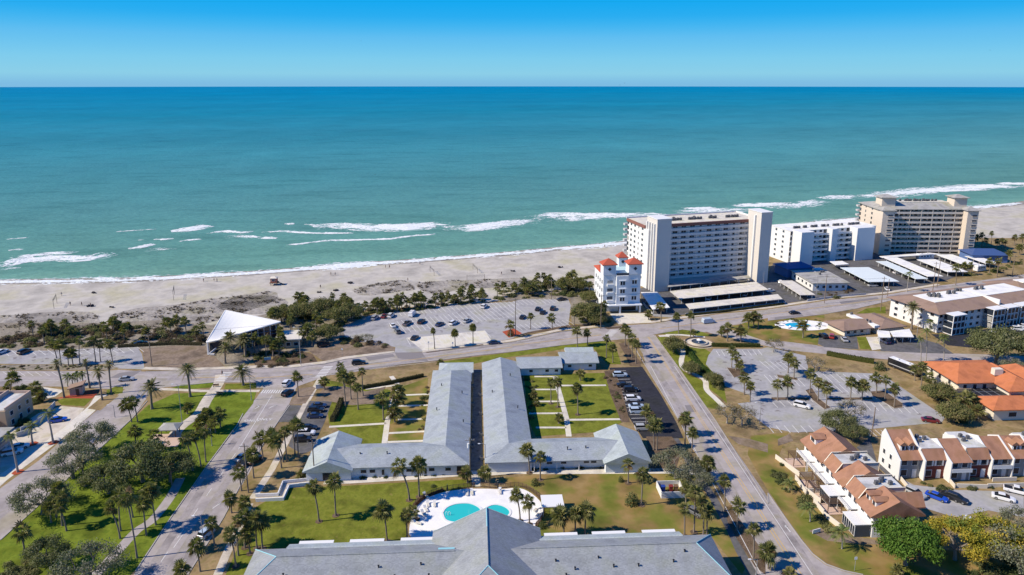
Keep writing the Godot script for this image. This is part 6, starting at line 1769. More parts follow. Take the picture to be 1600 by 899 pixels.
func crown(kind: String, v: int) -> ArrayMesh:
	var key := "%s%d" % [kind, v]
	if crowns.has(key):
		return crowns[key]
	var b := MB.new()
	b.tinted = true
	var gold := 2.39996
	if kind in ["f", "c", "F", "b"]:
		var n: int = int({"f": 27, "c": 30, "F": 48, "b": 26}[kind] * [1.0, 0.72, 1.25, 0.85, 1.1, 0.65, 1.0, 1.35][v])
		for k in n:
			var t := (k + 0.5) / n
			var e := deg_to_rad(lerp(80.0, -52.0, t) + rng.randf_range(-10, 10))
			if kind == "b": e = deg_to_rad(lerp(85.0, -25.0, t) + rng.randf_range(-10, 10))
			if kind == "F": e = deg_to_rad(lerp(85.0, -60.0, t))
			var w := gold * k + rng.randf_range(-0.3, 0.3)
			var d := Vector3(cos(w) * cos(e), sin(e), sin(w) * cos(e))
			var size := rng.randf_range(1.75, 2.45) if kind != "F" else rng.randf_range(1.55, 1.75)
			fan_leaf(b, d, size, lerp(0.25, 0.95, t) * rng.randf_range(0.7, 1.2), t > 0.93 and kind != "F" or rng.randf() < 0.04)
		if kind != "F" and v % 3 != 1:
			for k in 7:
				var w := gold * k
				fan_leaf(b, Vector3(cos(w) * 0.45, -0.9, sin(w) * 0.45), 1.3, 0.7, true)
	elif kind == "D" or kind == "d":
		var n := 46 if kind == "D" else 30
		for k in n:
			var t := (k + 0.5) / n
			var e := deg_to_rad(lerp(78.0, -28.0, t) + rng.randf_range(-8, 8))
			var w := gold * k
			var c := Color(0.14, 0.15, 0.07).lerp(Color(0.26, 0.23, 0.12), rng.randf())
			if t > 0.9: c = Color(0.17, 0.12, 0.06)
			feather_leaf(b, Vector3(cos(w) * cos(e), sin(e), sin(w) * cos(e)), rng.randf_range(2.5, 3.4) * (1.0 if kind == "D" else 0.72), rng.randf_range(0.35, 0.75), c, 14, 0.34)
		if kind == "d":
			for k in 16:
				var w := gold * k
				feather_leaf(b, Vector3(cos(w) * 0.4, -0.9, sin(w) * 0.4), 1.7, 0.2, Color(0.15, 0.105, 0.06), 9, 0.3)
	else:
		var n := 17 if kind == "r" else 20
		for k in n:
			var t := (k + 0.5) / n
			var e := deg_to_rad(lerp(75.0, -20.0, t) + rng.randf_range(-8, 8))
			var w := gold * k
			var c := Color(0.11, 0.16, 0.045).lerp(Color(0.21, 0.22, 0.07), rng.randf())
			var d := Vector3(cos(w) * cos(e) + 0.25, sin(e), sin(w) * cos(e)).normalized()   # blown a little by the sea wind
			feather_leaf(b, d, rng.randf_range(2.2, 2.9), rng.randf_range(0.55, 0.95), c, 14, 0.46)
		if kind == "r":
			b.ink = Color(0.12, 0.2, 0.05)
			b.tube([Vector3(0, -1.3, 0), Vector3(0, 0.1, 0)], [0.16, 0.1], 6)
	crowns[key] = b.done()
	return crowns[key]

var palm_count := 0
func palm(kind: String, x: float, z: float, h: float, lean: float, label: String, group := ""):
	palm_count += 1
	var o := base({"f": "sabal_palm", "c": "sabal_palm", "F": "sabal_palm", "b": "bushy_palm", "d": "date_palm", "D": "date_palm", "q": "queen_palm", "r": "royal_palm"}[kind], label, "palm tree", Vector3(x, 0, z), 0, group)
	var b := MB.new()
	var path := []
	var radii := []
	var r := {"f": 0.17, "c": 0.2, "F": 0.17, "b": 0.22, "d": 0.26, "D": 0.36, "q": 0.15, "r": 0.24}[kind] as float
	var side := rng.randf_range(-0.3, 0.3)
	for k in 7:
		var t := k / 6.0
		path.append(Vector3(lean * t * t * (1.0 if kind != "c" else 1.0), h * t, side * t * t))
		radii.append(r * (1.35 if k == 0 else 1.0 - 0.18 * t) * (1.5 if kind in ["d", "D"] and k >= 5 else 1.0))
	b.tube(path, radii, 7)
	put("trunk", b.done(), M.palm_trunk_pale if kind in ["r", "q"] else M.palm_trunk, o)
	var c := put("crown", crown(kind, palm_count * 5 % 8), M.palm_leaf, o, Vector3(lean, h - 0.05, side))
	c.rotation.y = rng.randf() * TAU
	var s := rng.randf_range(0.76, 1.12)
	if kind == "b": s = clamp(h / 2.6, 0.75, 1.25)
	if kind == "c": s = 1.05
	if kind == "D": s = rng.randf_range(1.05, 1.25)
	c.scale = Vector3.ONE * s
	var lawn := z > -156.0 and x > -48.0 and x < 52.0 or kind == "f" and x > 20.0 and x < 40.0 and z > -210.0
	if kind == "r" or lawn and kind != "b":
		var ring := MB.new()
		var pts := []
		for k in 12:
			pts.append(Vector2(cos(TAU * k / 12), sin(TAU * k / 12)) * ((1.2 if kind == "r" else 0.75) + 0.1 * (k % 2)))
		ring.prism(pts, 0.045, 0.08)
		put("mulch_ring", ring.done(), M.red_mulch if kind == "r" else M.mulch, o)

const ORDER := ["first", "second", "third", "fourth", "fifth", "sixth", "seventh", "eighth", "ninth", "tenth"]

func palms(kind: String, text: String, group: String, list: Array):
	for k in list.size():
		var which: String = "" if list.size() == 1 else ", " + (["left one", "right one"][k] if list.size() == 2 else ORDER[k] + " from the left")
		palm(kind, list[k][0], list[k][1], list[k][2], list[k][3], text + which, group)

# a broadleaved tree: limbs that fork and small leaves gathered round the twigs
func limbs(b: MB, ends: Array, p: Vector3, dir: Vector3, len: float, r: float, depth: int, spread: float, flat_top: float):
	var q := p + dir * len
	var mid := p.lerp(q, 0.5) + Vector3(rng.randf_range(-1, 1), rng.randf_range(-0.4, 0.4), rng.randf_range(-1, 1)) * len * 0.09
	b.tube([p, mid, q], [r, r * 0.82, r * 0.64], 5)
	if depth == 0:
		ends.append(q)
		ends.append(mid)
		return
	if depth == 1: ends.append(q)
	var n := 3 if depth > 1 else 4
	var turn := rng.randf() * TAU
	for k in n:
		var w := turn + TAU * k / n + rng.randf_range(-0.4, 0.4)
		var d := (dir + Vector3(cos(w), rng.randf_range(-0.15, 0.25) - flat_top, sin(w)) * spread).normalized()
		limbs(b, ends, q, d, len * rng.randf_range(0.6, 0.85), r * 0.6, depth - 1, spread, flat_top)

func tree_shape(key: String, h: float, spread: float, clumps: float, leaf: float, per: int, colors: Array, depth := 3, flat_top := 0.12) -> Array:
	if leaves.has(key):
		return leaves[key]
	var t := MB.new()
	var ends := []
	var n := 4
	var fork := Vector3(0.15, h * 0.24, 0.1)
	t.tube([Vector3.ZERO, Vector3(0.05, h * 0.12, 0.03), fork], [0.045 * h, 0.034 * h, 0.03 * h], 7)
	for k in n:
		var w := TAU * k / n + rng.randf_range(-0.4, 0.4)
		limbs(t, ends, fork, Vector3(cos(w) * spread, 0.8, sin(w) * spread).normalized(), h * 0.28, 0.022 * h, depth - 1, 0.85, flat_top)
	var b := MB.new()
	b.tinted = true
	for e in ends:
		var tone: Color = colors[0].lerp(colors[1], rng.randf())
		if rng.randf() < 0.12: tone = colors[2]
		var rad := clumps * rng.randf_range(0.7, 1.25)
		for k in per:
			var d := Vector3(rng.randfn(), rng.randfn() * 0.62 + 0.12, rng.randfn()).normalized() * rad * pow(rng.randf(), 0.45)
			var p: Vector3 = e + d
			var nn := (d.normalized() * 0.7 + Vector3(rng.randf_range(-1, 1), rng.randf_range(-0.4, 1.0), rng.randf_range(-1, 1))).normalized()
			var u := nn.cross(Vector3(rng.randf_range(-1, 1), 0.3, rng.randf_range(-1, 1))).normalized() * leaf * rng.randf_range(0.6, 1.2)
			var w := nn.cross(u).normalized() * leaf * 0.42
			b.ink = tone * rng.randf_range(0.75, 1.25)
			b.tri(p - u, p + w, p + u)
			b.tri(p - u, p + u, p - w)
	leaves[key] = [t.done(), b.done()]
	return leaves[key]

func tree(called: String, label: String, category: String, at: Vector2, shape: Array, size: float, group := "", bark: Material = null):
	var o := base(called, label, category, X(at), rng.randf() * TAU, group)
	o.scale = Vector3(size, size * rng.randf_range(0.92, 1.06), size)
	put("trunk", shape[0], bark if bark else M.bark, o)
	put("crown", shape[1], M.leaf, o)

# a bush: leaves in a few lobes close to the ground
func bush_shape(key: String, lobes: int, w: float, h: float, per: int, leaf: float, colors: Array) -> ArrayMesh:
	if leaves.has(key):
		return leaves[key]
	var b := MB.new()
	b.tinted = true
	for l in lobes:
		var a := TAU * l / lobes + rng.randf_range(-0.5, 0.5)
		var c := Vector3(cos(a) * w * 0.55, 0, sin(a) * w * 0.55) * (0.0 if l == 0 else rng.randf_range(0.6, 1.1))
		var hh := h * rng.randf_range(0.6, 1.0) * (1.15 if l == 0 else 0.85)
		var tone: Color = colors[0].lerp(colors[1], rng.randf())
		for k in per:
			var d := Vector3(rng.randfn(), absf(rng.randfn()), rng.randfn()).normalized() * pow(rng.randf(), 0.3)
			var p := c + Vector3(d.x * w * 0.55, d.y * hh, d.z * w * 0.55)
			var nn := (d + Vector3(rng.randf_range(-0.7, 0.7), rng.randf_range(-0.2, 0.8), rng.randf_range(-0.7, 0.7))).normalized()
			var u := nn.cross(Vector3(rng.randf_range(-1, 1), 0.3, rng.randf_range(-1, 1))).normalized() * leaf * rng.randf_range(0.6, 1.25)
			var v := nn.cross(u).normalized() * leaf * 0.45
			b.ink = tone * rng.randf_range(0.7, 1.3)
			b.tri(p - u, p + v, p + u)
			b.tri(p - u, p + u, p - v)
	leaves[key] = b.done()
	return leaves[key]

func bush(label: String, at: Vector2, shape: ArrayMesh, size: float, tall := 1.0, group := "", called := "shrub"):
	var o := put(called, shape, M.leaf)
	o.position = X(at)
	o.rotation.y = rng.randf() * TAU
	o.scale = Vector3(size, size * tall, size)
	tag(o, label, "shrub", group)

func hedge(label: String, path: Array, w: float, h: float, colors: Array, dense := 60):
	var b := MB.new()
	b.tinted = true
	var d0: Vector2 = path[0]
	for i in path.size() - 1:
		var d: Vector2 = path[i + 1] - path[i]
		var q := Vector2(-d.y, d.x).normalized()
		for k in int(d.length() * dense * (w + h) / 2.4):
			var s := rng.randf()
			var u := rng.randf_range(-1, 1)
			var t := rng.randf_range(-0.1, 1)
			if rng.randf() < 0.55: t = 1.0 - 0.12 * rng.randf()
			else: u = signf(u) * (1.0 - 0.12 * rng.randf())
			var p2: Vector2 = path[i] + d * s + q * u * w / 2 * (1.0 - 0.15 * t) - d0
			var p := X(p2, h * t * rng.randf_range(0.88, 1.06))
			var nn := Vector3(rng.randf_range(-1, 1) + q.x * u, rng.randf_range(0, 1.2), rng.randf_range(-1, 1) + q.y * u).normalized()
			var e := nn.cross(Vector3(rng.randf_range(-1, 1), 0.3, rng.randf_range(-1, 1))).normalized() * rng.randf_range(0.12, 0.26)
			var v := nn.cross(e).normalized() * 0.1
			b.ink = colors[0].lerp(colors[1], rng.randf())
			b.tri(p - e, p + v, p + e)
			b.tri(p - e, p + e, p - v)
	for i in path.size() - 1:                     # the dense twiggy inside
		var d: Vector2 = path[i + 1] - path[i]
		var q := Vector2(-d.y, d.x).normalized() * w * 0.42
		b.ink = colors[0].lerp(colors[1], 0.3)
		b.prism([path[i] + q - d0, path[i + 1] + q - d0, path[i + 1] - q - d0, path[i] - q - d0], 0.0, h * 0.86)
	var o := put("hedge", b.done(), M.leaf)
	o.position = X(d0)
	tag(o, label, "hedge")

func plants():
	mottled("palm_trunk", [lin(0.17, 0.14, 0.11), lin(0.29, 0.25, 0.21)], 2.0, 0.1)
	mottled("palm_trunk_pale", [lin(0.30, 0.27, 0.24), lin(0.40, 0.37, 0.33)], 2.0, 0.1)
	mottled("bark", [lin(0.14, 0.12, 0.10), lin(0.24, 0.21, 0.18)], 2.0, 0.1)
	var m := tinted("palm_leaf", 0.55)
	m.metallic_specular = 0.35
	m.backlight_enabled = true
	m.backlight = Color(0.78, 0.82, 0.45)
	m = tinted("leaf", 0.65)
	m.metallic_specular = 0.25
	m.backlight_enabled = true
	m.backlight = Color(0.74, 0.80, 0.48)
	palms("f", "sabal palm between the left car park and the shore road", "row of palms between the left car park and the shore road", [[-143.8, -236.8, 5.6, -0.9], [-138.8, -230.5, 7.6, 0.3], [-136.1, -229.9, 4.7, 0.3], [-134.6, -229.8, 4.7, -0.0], [-132.9, -230.9, 9.1, 1.1], [-128.4, -232.2, 7.9, -0.1], [-127.2, -232.9, 6.4, 0.6], [-121.5, -229.6, 7.6, -0.5]])
	palms("d", "tall shaggy date palm near the cream kiosk", "shaggy street palms by the kiosk", [[-123.7, -204.5, 11.2, -0.7], [-119.6, -211.1, 8.7, -0.2], [-111.4, -202.1, 9.2, -0.2], [-111.1, -206.9, 9.7, 0.4]])
	palms("q", "slim queen palm behind the cream kiosk", "queen palms behind the kiosk", [[-127.1, -212.7, 3.4, 0.2], [-125.9, -213.3, 2.9, 0.1], [-124.6, -213.6, 3.4, 0.3], [-123, -213.8, 3.5, 0.2]])
	palms("D", "large date palm standing on the park lawn at the shore road", "date palms on the park lawn", [[-94, -195.3, 7.0, 0.3], [-86.2, -203.2, 8.8, 0.0], [-72.9, -210.8, 4.7, -0.2]])
	palms("D", "date palm beside the tent roofed pavilion", "date palms before the pavilion", [[-84.5, -229.1, 5.8, 0.6], [-79.6, -235, 5.6, 0.0]])
	palms("f", "leaning sabal palm at the corner of the park and far carriageway", "palms at the left corner of the park", [[-96.1, -187.2, 5.6, -0.8], [-94.4, -187.1, 6.4, -0.3]])
	palms("f", "lone sabal palm rising from dune scrub left of the pavilion", "stray palms on the dune scrub", [[-157.5, -259.5, 3.4, 0.3], [-151.5, -258.3, 3.3, 0.4], [-135.1, -263, 3.1, 0.2], [-132.2, -262.8, 2.7, 0.3], [-116.8, -268.8, 3.0, 0.6], [-102, -257.5, 4.0, -0.2]])
	palms("f", "thin sabal palm in front of the white shell roof", "", [[-91.5, -255.1, 4.3, 0.2]])
	palms("b", "bushy dark palm beside the tan motel terrace", "bushy palms at the motel", [[-143.5, -209.8, 1.7, 0.2], [-141.3, -207.9, 5.3, 1.5], [-133.7, -206.9, 2.8, 0.6], [-128.9, -201.9, 2.2, 0.1]])
	palms("b", "low bushy palm beside the park path", "", [[-82.6, -191.6, 2.1, 0.2]])
	palms("f", "sabal palm in front of the pavilion glazing", "palms before the pavilion glazing", [[-75.8, -237.2, 5.0, 0.6], [-72.6, -237, 5.0, 0.6], [-70.1, -234.5, 4.1, 0.6], [-68.3, -235.2, 4.7, 0.0]])
	palms("f", "sabal palm in the bed before the pavilion glazing", "palms in the bed before the pavilion", [[-77.7, -239.4, 5.7, 0.3], [-72.6, -235.1, 6.4, 0.2], [-70.4, -235, 4.7, 0.6], [-68.9, -238.9, 5.4, 0.4]])
	palms("D", "date palm beside the walk to the pavilion", "date palms at the pavilion walk", [[-86.6, -238.2, 6.0, 0.8], [-79.9, -235.5, 6.5, 0.1]])
	palms("f", "sabal palm between the snack building and the beach lot", "palms by the snack building", [[-62.1, -246.5, 4.6, -0.3], [-60.8, -244.7, 7.1, 0.4], [-58.6, -242.9, 4.5, 0.3]])
	palms("F", "neat round headed sabal palm on the pale lot apron", "clipped palms at the beach lot entrance", [[-14.9, -238.9, 7.0, -0.4], [-7.7, -241, 5.2, -0.1], [-1.3, -243.3, 6.6, -0.0]])
	palms("f", "sabal palm on the dune edge of the beach car park", "palms along the dune edge of the lot", [[-45.6, -282, 3.7, 0.2], [-42.1, -281.8, 3.7, 0.1], [-38.7, -282.8, 3.7, 0.1], [-35.5, -282.6, 4.6, 0.2], [-32.9, -282.5, 4.6, 0.4], [-27.6, -284.5, 4.1, 0.1], [-23.8, -292.5, 4.3, -0.0]])
	palms("f", "sabal palm in the clump at the middle of the dune edge", "palms along the dune edge of the lot", [[-14.7, -289.6, 4.5, 0.1], [-9.3, -290.5, 3.4, 0.1], [-6.4, -291.6, 4.9, 0.1], [-2.9, -292.6, 4.2, 0.2], [-0.2, -292.5, 3.8, 0.4], [3.1, -293.5, 5.0, -0.6]])
	palms("f", "sabal palm in the tall clump right of the ladder crossing", "clump of palms behind the road corner", [[-40.8, -206.9, 7.3, -1.1], [-38.3, -193.7, 10.1, -0.4], [-37.6, -198.8, 6.8, -0.2], [-34.4, -191.8, 7.2, -0.0], [-34.4, -201, 8.0, 0.0]])
	palms("f", "single sabal palm on the bare corner bed by the avenue crossing", "", [[-53.7, -201.4, 6.6, 0.0]])
	palms("b", "small bushy palm beside the white corner sign", "", [[-46.9, -206.2, 2.7, 0.0]])
	palms("b", "small palm at the back end of the left grey roof", "", [[-12, -221.9, 1.5, 0.0]])
	palms("b", "feathery palm in the left garden court beside the straight path", "palms in the left garden court", [[-26.3, -185, 6.7, -0.1], [-23, -183.4, 3.3, -0.2], [-23.5, -194, 4.6, 0.4], [-22.8, -187.4, 4.7, 0.3]])
	palms("f", "sabal palm on the red mulch bed of the beach lot", "", [[12.6, -249.6, 5.0, 0.0]])
	palms("f", "small sabal palm on the verge between beach lot and road", "palms along the beach lot verge", [[20.7, -257.7, 5.5, -0.0], [29, -257.2, 4.9, -0.4], [38, -260.7, 5.4, -0.3]])
	palms("f", "sabal palm on the grass between the cottages and shore road", "palms on the grass by the road", [[35.9, -237.9, 6.4, -0.4], [39.8, -239.4, 5.1, -0.4]])
	palms("f", "tall sabal palm in the tight row beside the palm street mouth", "row of palms at the dark car park corner", [[53.3, -238.7, 6.8, -0.2], [53.8, -235.3, 6.3, -0.2], [53.3, -227.2, 7.0, -0.2], [53.4, -221.9, 7.1, -0.1]])
	palms("f", "sabal palm on the grass beside the free standing cottage wing", "palms beside the free standing cottage", [[44.5, -227.7, 7.1, -0.2], [45.8, -223, 5.5, -0.2]])
	palms("f", "tall sabal palm in the right garden court", "palms in the right garden court", [[21.6, -192.8, 6.7, -0.1], [23.4, -190.4, 8.0, -0.2], [28.5, -185.2, 8.6, -0.5]])
	palms("b", "bushy small palm in the right garden court", "small garden palms in the right court", [[17, -196.5, 1.4, -0.2], [16.9, -191.9, 1.2, 0.2], [22.5, -180.3, 1.8, -0.0], [32.7, -208.9, 2.5, -0.1]])
	palms("f", "sabal palm at the near end of the dark car park", "palms at the foot of the dark car park", [[46.2, -177.1, 5.1, -0.3], [47.2, -173.6, 4.5, -0.4], [55.6, -171.7, 5.2, -0.4]])
	palms("f", "sabal palm on the grass island at the street mouth", "palms on the grass island", [[76, -250, 7.1, -1.0], [79.4, -246.1, 8.7, -0.4]])
	palms("b", "small bushy palm beside the round fountain", "", [[80.3, -245.7, 2.0, -0.2]])
	palms("b", "low palm at the gate beside the tower carports", "palms at the tower gate", [[68.5, -266.2, 2.5, -0.1], [72.9, -263.9, 6.5, -0.5]])
	palms("b", "short thick palm on the lawn left of the oval pool", "palms on the pool lawn", [[90.8, -245.5, 2.5, 0.1], [91.5, -241, 5.3, -0.3], [96.1, -239.9, 4.3, -0.3]])
	palms("b", "wide bushy palm in the thicket on the pool lawn", "palm thicket on the pool lawn", [[104.5, -254.2, 4.1, -0.3], [106.8, -255.1, 4.8, -0.5], [108.1, -254, 4.1, 0.0]])
	palms("f", "sabal palm on the left islands of the pale palm car park", "palms on the left island of the palm lot", [[84.3, -216.6, 6.3, -0.1], [85, -214.4, 5.1, -0.3], [85.9, -212.5, 2.8, -0.4], [80.7, -195.8, 6.0, -0.6], [80.7, -191.1, 5.3, -0.4]])
	palms("f", "sabal palm in the back row of the pale palm car park", "palms in the top rows of the palm lot", [[101, -211.1, 5.7, -0.4], [101.1, -207, 5.4, -0.3]])
	palms("f", "sabal palm in the middle row of the pale palm car park", "palms in the middle row of the palm lot", [[89.1, -191.3, 5.4, -0.5], [92.3, -191.7, 5.7, -0.4], [101.2, -196.1, 6.4, -0.3], [101.1, -190.7, 6.0, -0.4], [101.3, -186.1, 6.5, -0.5], [110.7, -190.2, 6.1, -0.3], [114.1, -190, 5.3, -0.3]])
	palms("f", "sabal palm on the rounded right island of the palm car park", "palms on the right island of the palm lot", [[121.4, -195, 5.1, -0.6], [120.9, -189.6, 6.7, -0.4], [121.4, -185.6, 5.7, -0.4]])
	palms("q", "tall swaying coconut palm beside the side street", "tall palms behind the orange villa", [[150, -218.3, 8.3, -1.1], [151.8, -218.2, 11.0, -1.3], [157.7, -217.9, 8.9, -0.9]])
	palms("D", "old date palm with a swollen shaggy trunk beside the apartment house", "", [[166.4, -250, 8.9, -0.4]])
	palms("q", "pale dry palm before the apartment house corner", "", [[170.9, -245.9, 4.4, -0.5]])
	palms("b", "small palm on the lawn before the oval pool", "", [[120.7, -243, 4.7, -0.4]])
	palms("f", "sabal palm beside the dark motor home", "palms beside the motor home", [[138.6, -203.3, 4.0, -0.4], [137, -197.5, 7.3, -0.6], [137, -193.8, 5.0, -0.3]])
	palms("b", "bushy yellowish palm at the small orange roofed house", "palms at the villa corner", [[135.5, -179.1, 3.1, -0.6], [138.7, -180, 5.2, -0.6], [142.1, -182, 3.7, -0.7], [140.4, -176.7, 2.6, -0.5]])
	palms("q", "slim windswept palm on the verge before the tower carports", "", [[194.4, -298.6, 8.4, 0.1]])
	palms("f", "sabal palm near the white motor home and carports", "street palms before the white carports", [[223.6, -308, 8.7, -1.1], [242.5, -328.6, 3.9, -0.9], [243.3, -325.4, 5.1, -1.0]])
	palms("f", "sabal palm beside the road past the far carports", "street palms near the far apartment house", [[254.6, -328, 6.4, -0.9], [253.4, -321.2, 8.2, -0.4], [279.9, -347, 5.4, -1.2]])
	palms("f", "sabal palm at the far beach right of the cream tower", "palms on the far beach", [[290.8, -389.3, 5.0, 0.1], [291.7, -384.8, 7.1, -1.0], [292.9, -382.6, 4.4, -0.9], [298.6, -386.7, 7.5, -0.6], [297.4, -380.3, 4.3, -0.6], [297.2, -376.1, 5.8, -0.8], [302.1, -380, 4.1, -0.8], [313.8, -388.1, 4.7, -0.4], [298.1, -363.9, 4.7, -0.7], [314.9, -383.6, 6.3, -0.9]])
	palms("r", "tall pale trunked royal palm in a red mulch ring", "royal palms along the forecourt", [[-111.4, -161.9, 9.8, -0.3], [-116.2, -176, 5.3, 0.2], [-111.2, -176.4, 8.7, -0.2]])
	palms("d", "stout palm with a hanging skirt in the park", "", [[-91.8, -154.7, 6.3, -0.3]])
	palms("f", "sabal palm on the left side of the park lawn", "", [[-90, -128.9, 6.0, 0.2]])
	palms("f", "dense sabal palm in the clump left of the oaks", "palm clump on the left of the park", [[-91.6, -140.6, 4.1, 0.2], [-91.6, -142.5, 7.2, 1.1], [-88.6, -139.3, 7.3, 1.1], [-86.7, -137.4, 5.6, -0.7]])
	palms("f", "tall sabal palm between the oaks and the avenue", "palms in the middle of the park", [[-74.2, -134.2, 7.1, -1.3], [-75.3, -136.8, 8.4, 0.6], [-75, -141.6, 6.6, -0.5], [-67.8, -127.6, 13.4, -0.4], [-69.3, -135.1, 7.3, -0.0], [-68.8, -138.5, 8.5, -0.3]])
	palms("f", "sabal palm along the upper part of the avenue kerb", "palms along the upper avenue kerb", [[-88.7, -173.5, 4.3, 0.1], [-83.3, -171, 4.5, 0.5], [-71.8, -154.2, 5.9, 0.2], [-69.3, -160.4, 8.8, -0.9], [-68.1, -162.3, 8.2, -1.2], [-67.6, -164.3, 8.1, 0.3]])
	palms("f", "bushy sabal palm where the park path meets the lawn edge", "palms at the park path", [[-74.3, -180, 3.0, -0.2], [-72.8, -181.4, 5.0, -0.4], [-70.7, -179.8, 3.8, 0.1], [-70.3, -182.7, 4.1, 0.1]])
	palms("f", "sabal palm on the dry verge right of the avenue", "palms on the dry verge of the avenue", [[-53.8, -122.9, 5.8, -0.2], [-53.9, -130.9, 5.3, -0.2], [-54.1, -142.1, 3.7, -0.2], [-54.7, -150.8, 4.8, -0.2], [-49.5, -138.4, 5.1, -0.4], [-53.5, -156.2, 6.5, -0.1]])
	palms("f", "sabal palm in the group between pavement and left lawn", "palms on the lawn by the pavement", [[-47.4, -124, 7.5, -0.4], [-48, -127.4, 7.8, 0.4], [-47.4, -129.7, 7.0, 0.4], [-45.8, -127.8, 4.8, -0.3]])
	palms("f", "sabal palm at the bottom edge beside the avenue", "", [[-55.7, -119.2, 3.7, 0.0]])
	palms("f", "sabal palm in the cluster beside the small car bays", "palms at the corner car bays", [[-53.6, -164.4, 6.0, -0.5], [-48.1, -160.5, 7.7, -1.0], [-48.4, -163.3, 7.6, -2.4], [-47.6, -163.7, 7.9, -0.3], [-46.4, -167, 7.8, -0.2], [-45.1, -165.2, 9.1, 0.2]])
	palms("f", "slender sabal palm on the left lawn with a long shadow", "palms on the left lawn", [[-34.3, -137.9, 8.5, -0.8], [-31.1, -139.9, 8.4, 0.1]])
	palms("c", "tall sabal palm before the left condominium front", "palms before the left condominium", [[-15.6, -144.9, 8.7, -2.0], [-13.5, -146.2, 8.5, 0.0]])
	palms("f", "sabal palm near the left edge of the pool terrace", "palms near the left side of the pool", [[-18.9, -130.4, 7.3, -0.5], [-14.8, -130.8, 5.7, 0.0], [-13.4, -137.6, 2.1, -0.7]])
	palms("b", "small palm at the mouth of the narrow alley", "small palms at the alley mouth", [[-2.5, -151.6, 2.5, -0.5], [1.8, -151.4, 2.8, -0.4]])
	palms("f", "sabal palm at the left end of the big bottom roof", "palms at the left end of the big roof", [[-44.9, -129.3, 7.3, 0.4], [-43.8, -129.3, 6.2, 0.2]])
	palms("b", "low fan palm beside the left gable wall", "", [[-42.1, -155.2, 1.2, 0.1]])
	palms("f", "sabal palm before the white post porch", "palms in front of the porch", [[12.4, -155, 6.3, -0.7], [14.7, -151.8, 6.4, -0.0]])
	palms("f", "sabal palm by the big round clipped shrub", "palms around the round shrub bed", [[35.3, -149.3, 5.1, -0.2], [36.3, -140.2, 7.8, 0.1]])
	palms("f", "sabal palm behind the right gable roof", "palms behind the right gable", [[45.1, -164.3, 7.1, -0.6], [45.9, -164.2, 7.1, 0.0], [53.9, -166.5, 7.5, -0.5], [54.5, -162.5, 5.7, -0.0]])
	palms("f", "sabal palm in the row on the verge of the palm street", "row of palms on the street verge", [[54.2, -150.1, 4.7, 0.0], [54.1, -137.2, 7.4, -0.4], [54.4, -130.4, 5.7, -0.1], [54.1, -120.6, 7.1, -0.4], [56.1, -118, 3.9, -0.8]])
	palms("f", "dark sabal palm rising between roof and pool terrace", "palms in front of the pool", [[8.9, -135.8, 6.4, -0.9], [10.8, -134.5, 5.6, -0.3]])
	palms("f", "sabal palm behind the right porch roof of the big block", "palms behind the big roof", [[17.7, -130.1, 5.0, -1.0], [20, -129.9, 5.4, -0.1], [22, -129.8, 6.0, 0.2]])
	palms("f", "tall sabal palm in the clump at the right of the lawn", "palm clump on the right lawn", [[42.7, -128.8, 6.4, -0.3], [46, -139, 4.8, -0.3], [45.1, -130, 9.5, -0.3], [47.8, -135.1, 4.5, -0.1], [46.6, -128.5, 7.2, -0.5], [47.3, -128.5, 6.0, -0.2]])
	palms("q", "drooping queen palm outside the cream patio wall", "small palms by the patio walls", [[72.1, -144.5, 2.0, -0.3], [71.2, -132.4, 3.5, -0.6], [73.4, -123.1, 3.9, -0.5]])
	palms("f", "sabal palm cut by the crop beside the street line", "", [[56.3, -117.5, 4.5, -0.3]])
	palms("b", "small palm at the bottom edge by the street corner", "palm at the bottom edge by the corner", [[59, -115.2, 1.2, -0.1], [79.7, -114.3, 1.4, -0.1]])
	var grey := [Color(0.16, 0.175, 0.11), Color(0.24, 0.24, 0.165), Color(0.31, 0.29, 0.22)]
	var dark := [Color(0.05, 0.075, 0.03), Color(0.10, 0.12, 0.045), Color(0.14, 0.145, 0.07)]
	var olive := [Color(0.12, 0.14, 0.05), Color(0.22, 0.205, 0.085), Color(0.27, 0.22, 0.11)]
	var vivid := [Color(0.06, 0.13, 0.02), Color(0.125, 0.215, 0.036), Color(0.18, 0.26, 0.06)]
	var gold := [Color(0.26, 0.25, 0.035), Color(0.50, 0.37, 0.05), Color(0.19, 0.24, 0.05)]
	var brown := [Color(0.10, 0.075, 0.05), Color(0.17, 0.125, 0.085), Color(0.09, 0.09, 0.045)]
	var oak := tree_shape("oak", 7.0, 1.1, 1.0, 0.16, 60, grey)
	var oak2 := tree_shape("oak2", 6.5, 1.3, 0.95, 0.15, 52, [grey[0], grey[1], Color(0.22, 0.21, 0.17)])
	var live := tree_shape("live", 7.5, 1.2, 1.2, 0.19, 95, [Color(0.115, 0.135, 0.06), Color(0.18, 0.19, 0.085), Color(0.23, 0.22, 0.13)])
	var bare := tree_shape("bare", 5.5, 0.9, 0.7, 0.12, 14, [Color(0.16, 0.13, 0.09), Color(0.13, 0.13, 0.07), Color(0.2, 0.16, 0.11)])
	var round := tree_shape("round", 8.0, 1.0, 1.35, 0.22, 170, vivid, 3, -0.1)
	var yellow := tree_shape("yellow", 8.0, 1.15, 1.05, 0.2, 100, gold, 3, 0.0)
	var lime := tree_shape("lime", 8.0, 1.15, 1.05, 0.2, 85, [Color(0.2, 0.23, 0.035), Color(0.38, 0.33, 0.05), Color(0.5, 0.38, 0.06)], 3, 0.0)
	var dune_tree := tree_shape("dune", 5.0, 1.2, 1.15, 0.2, 75, olive)
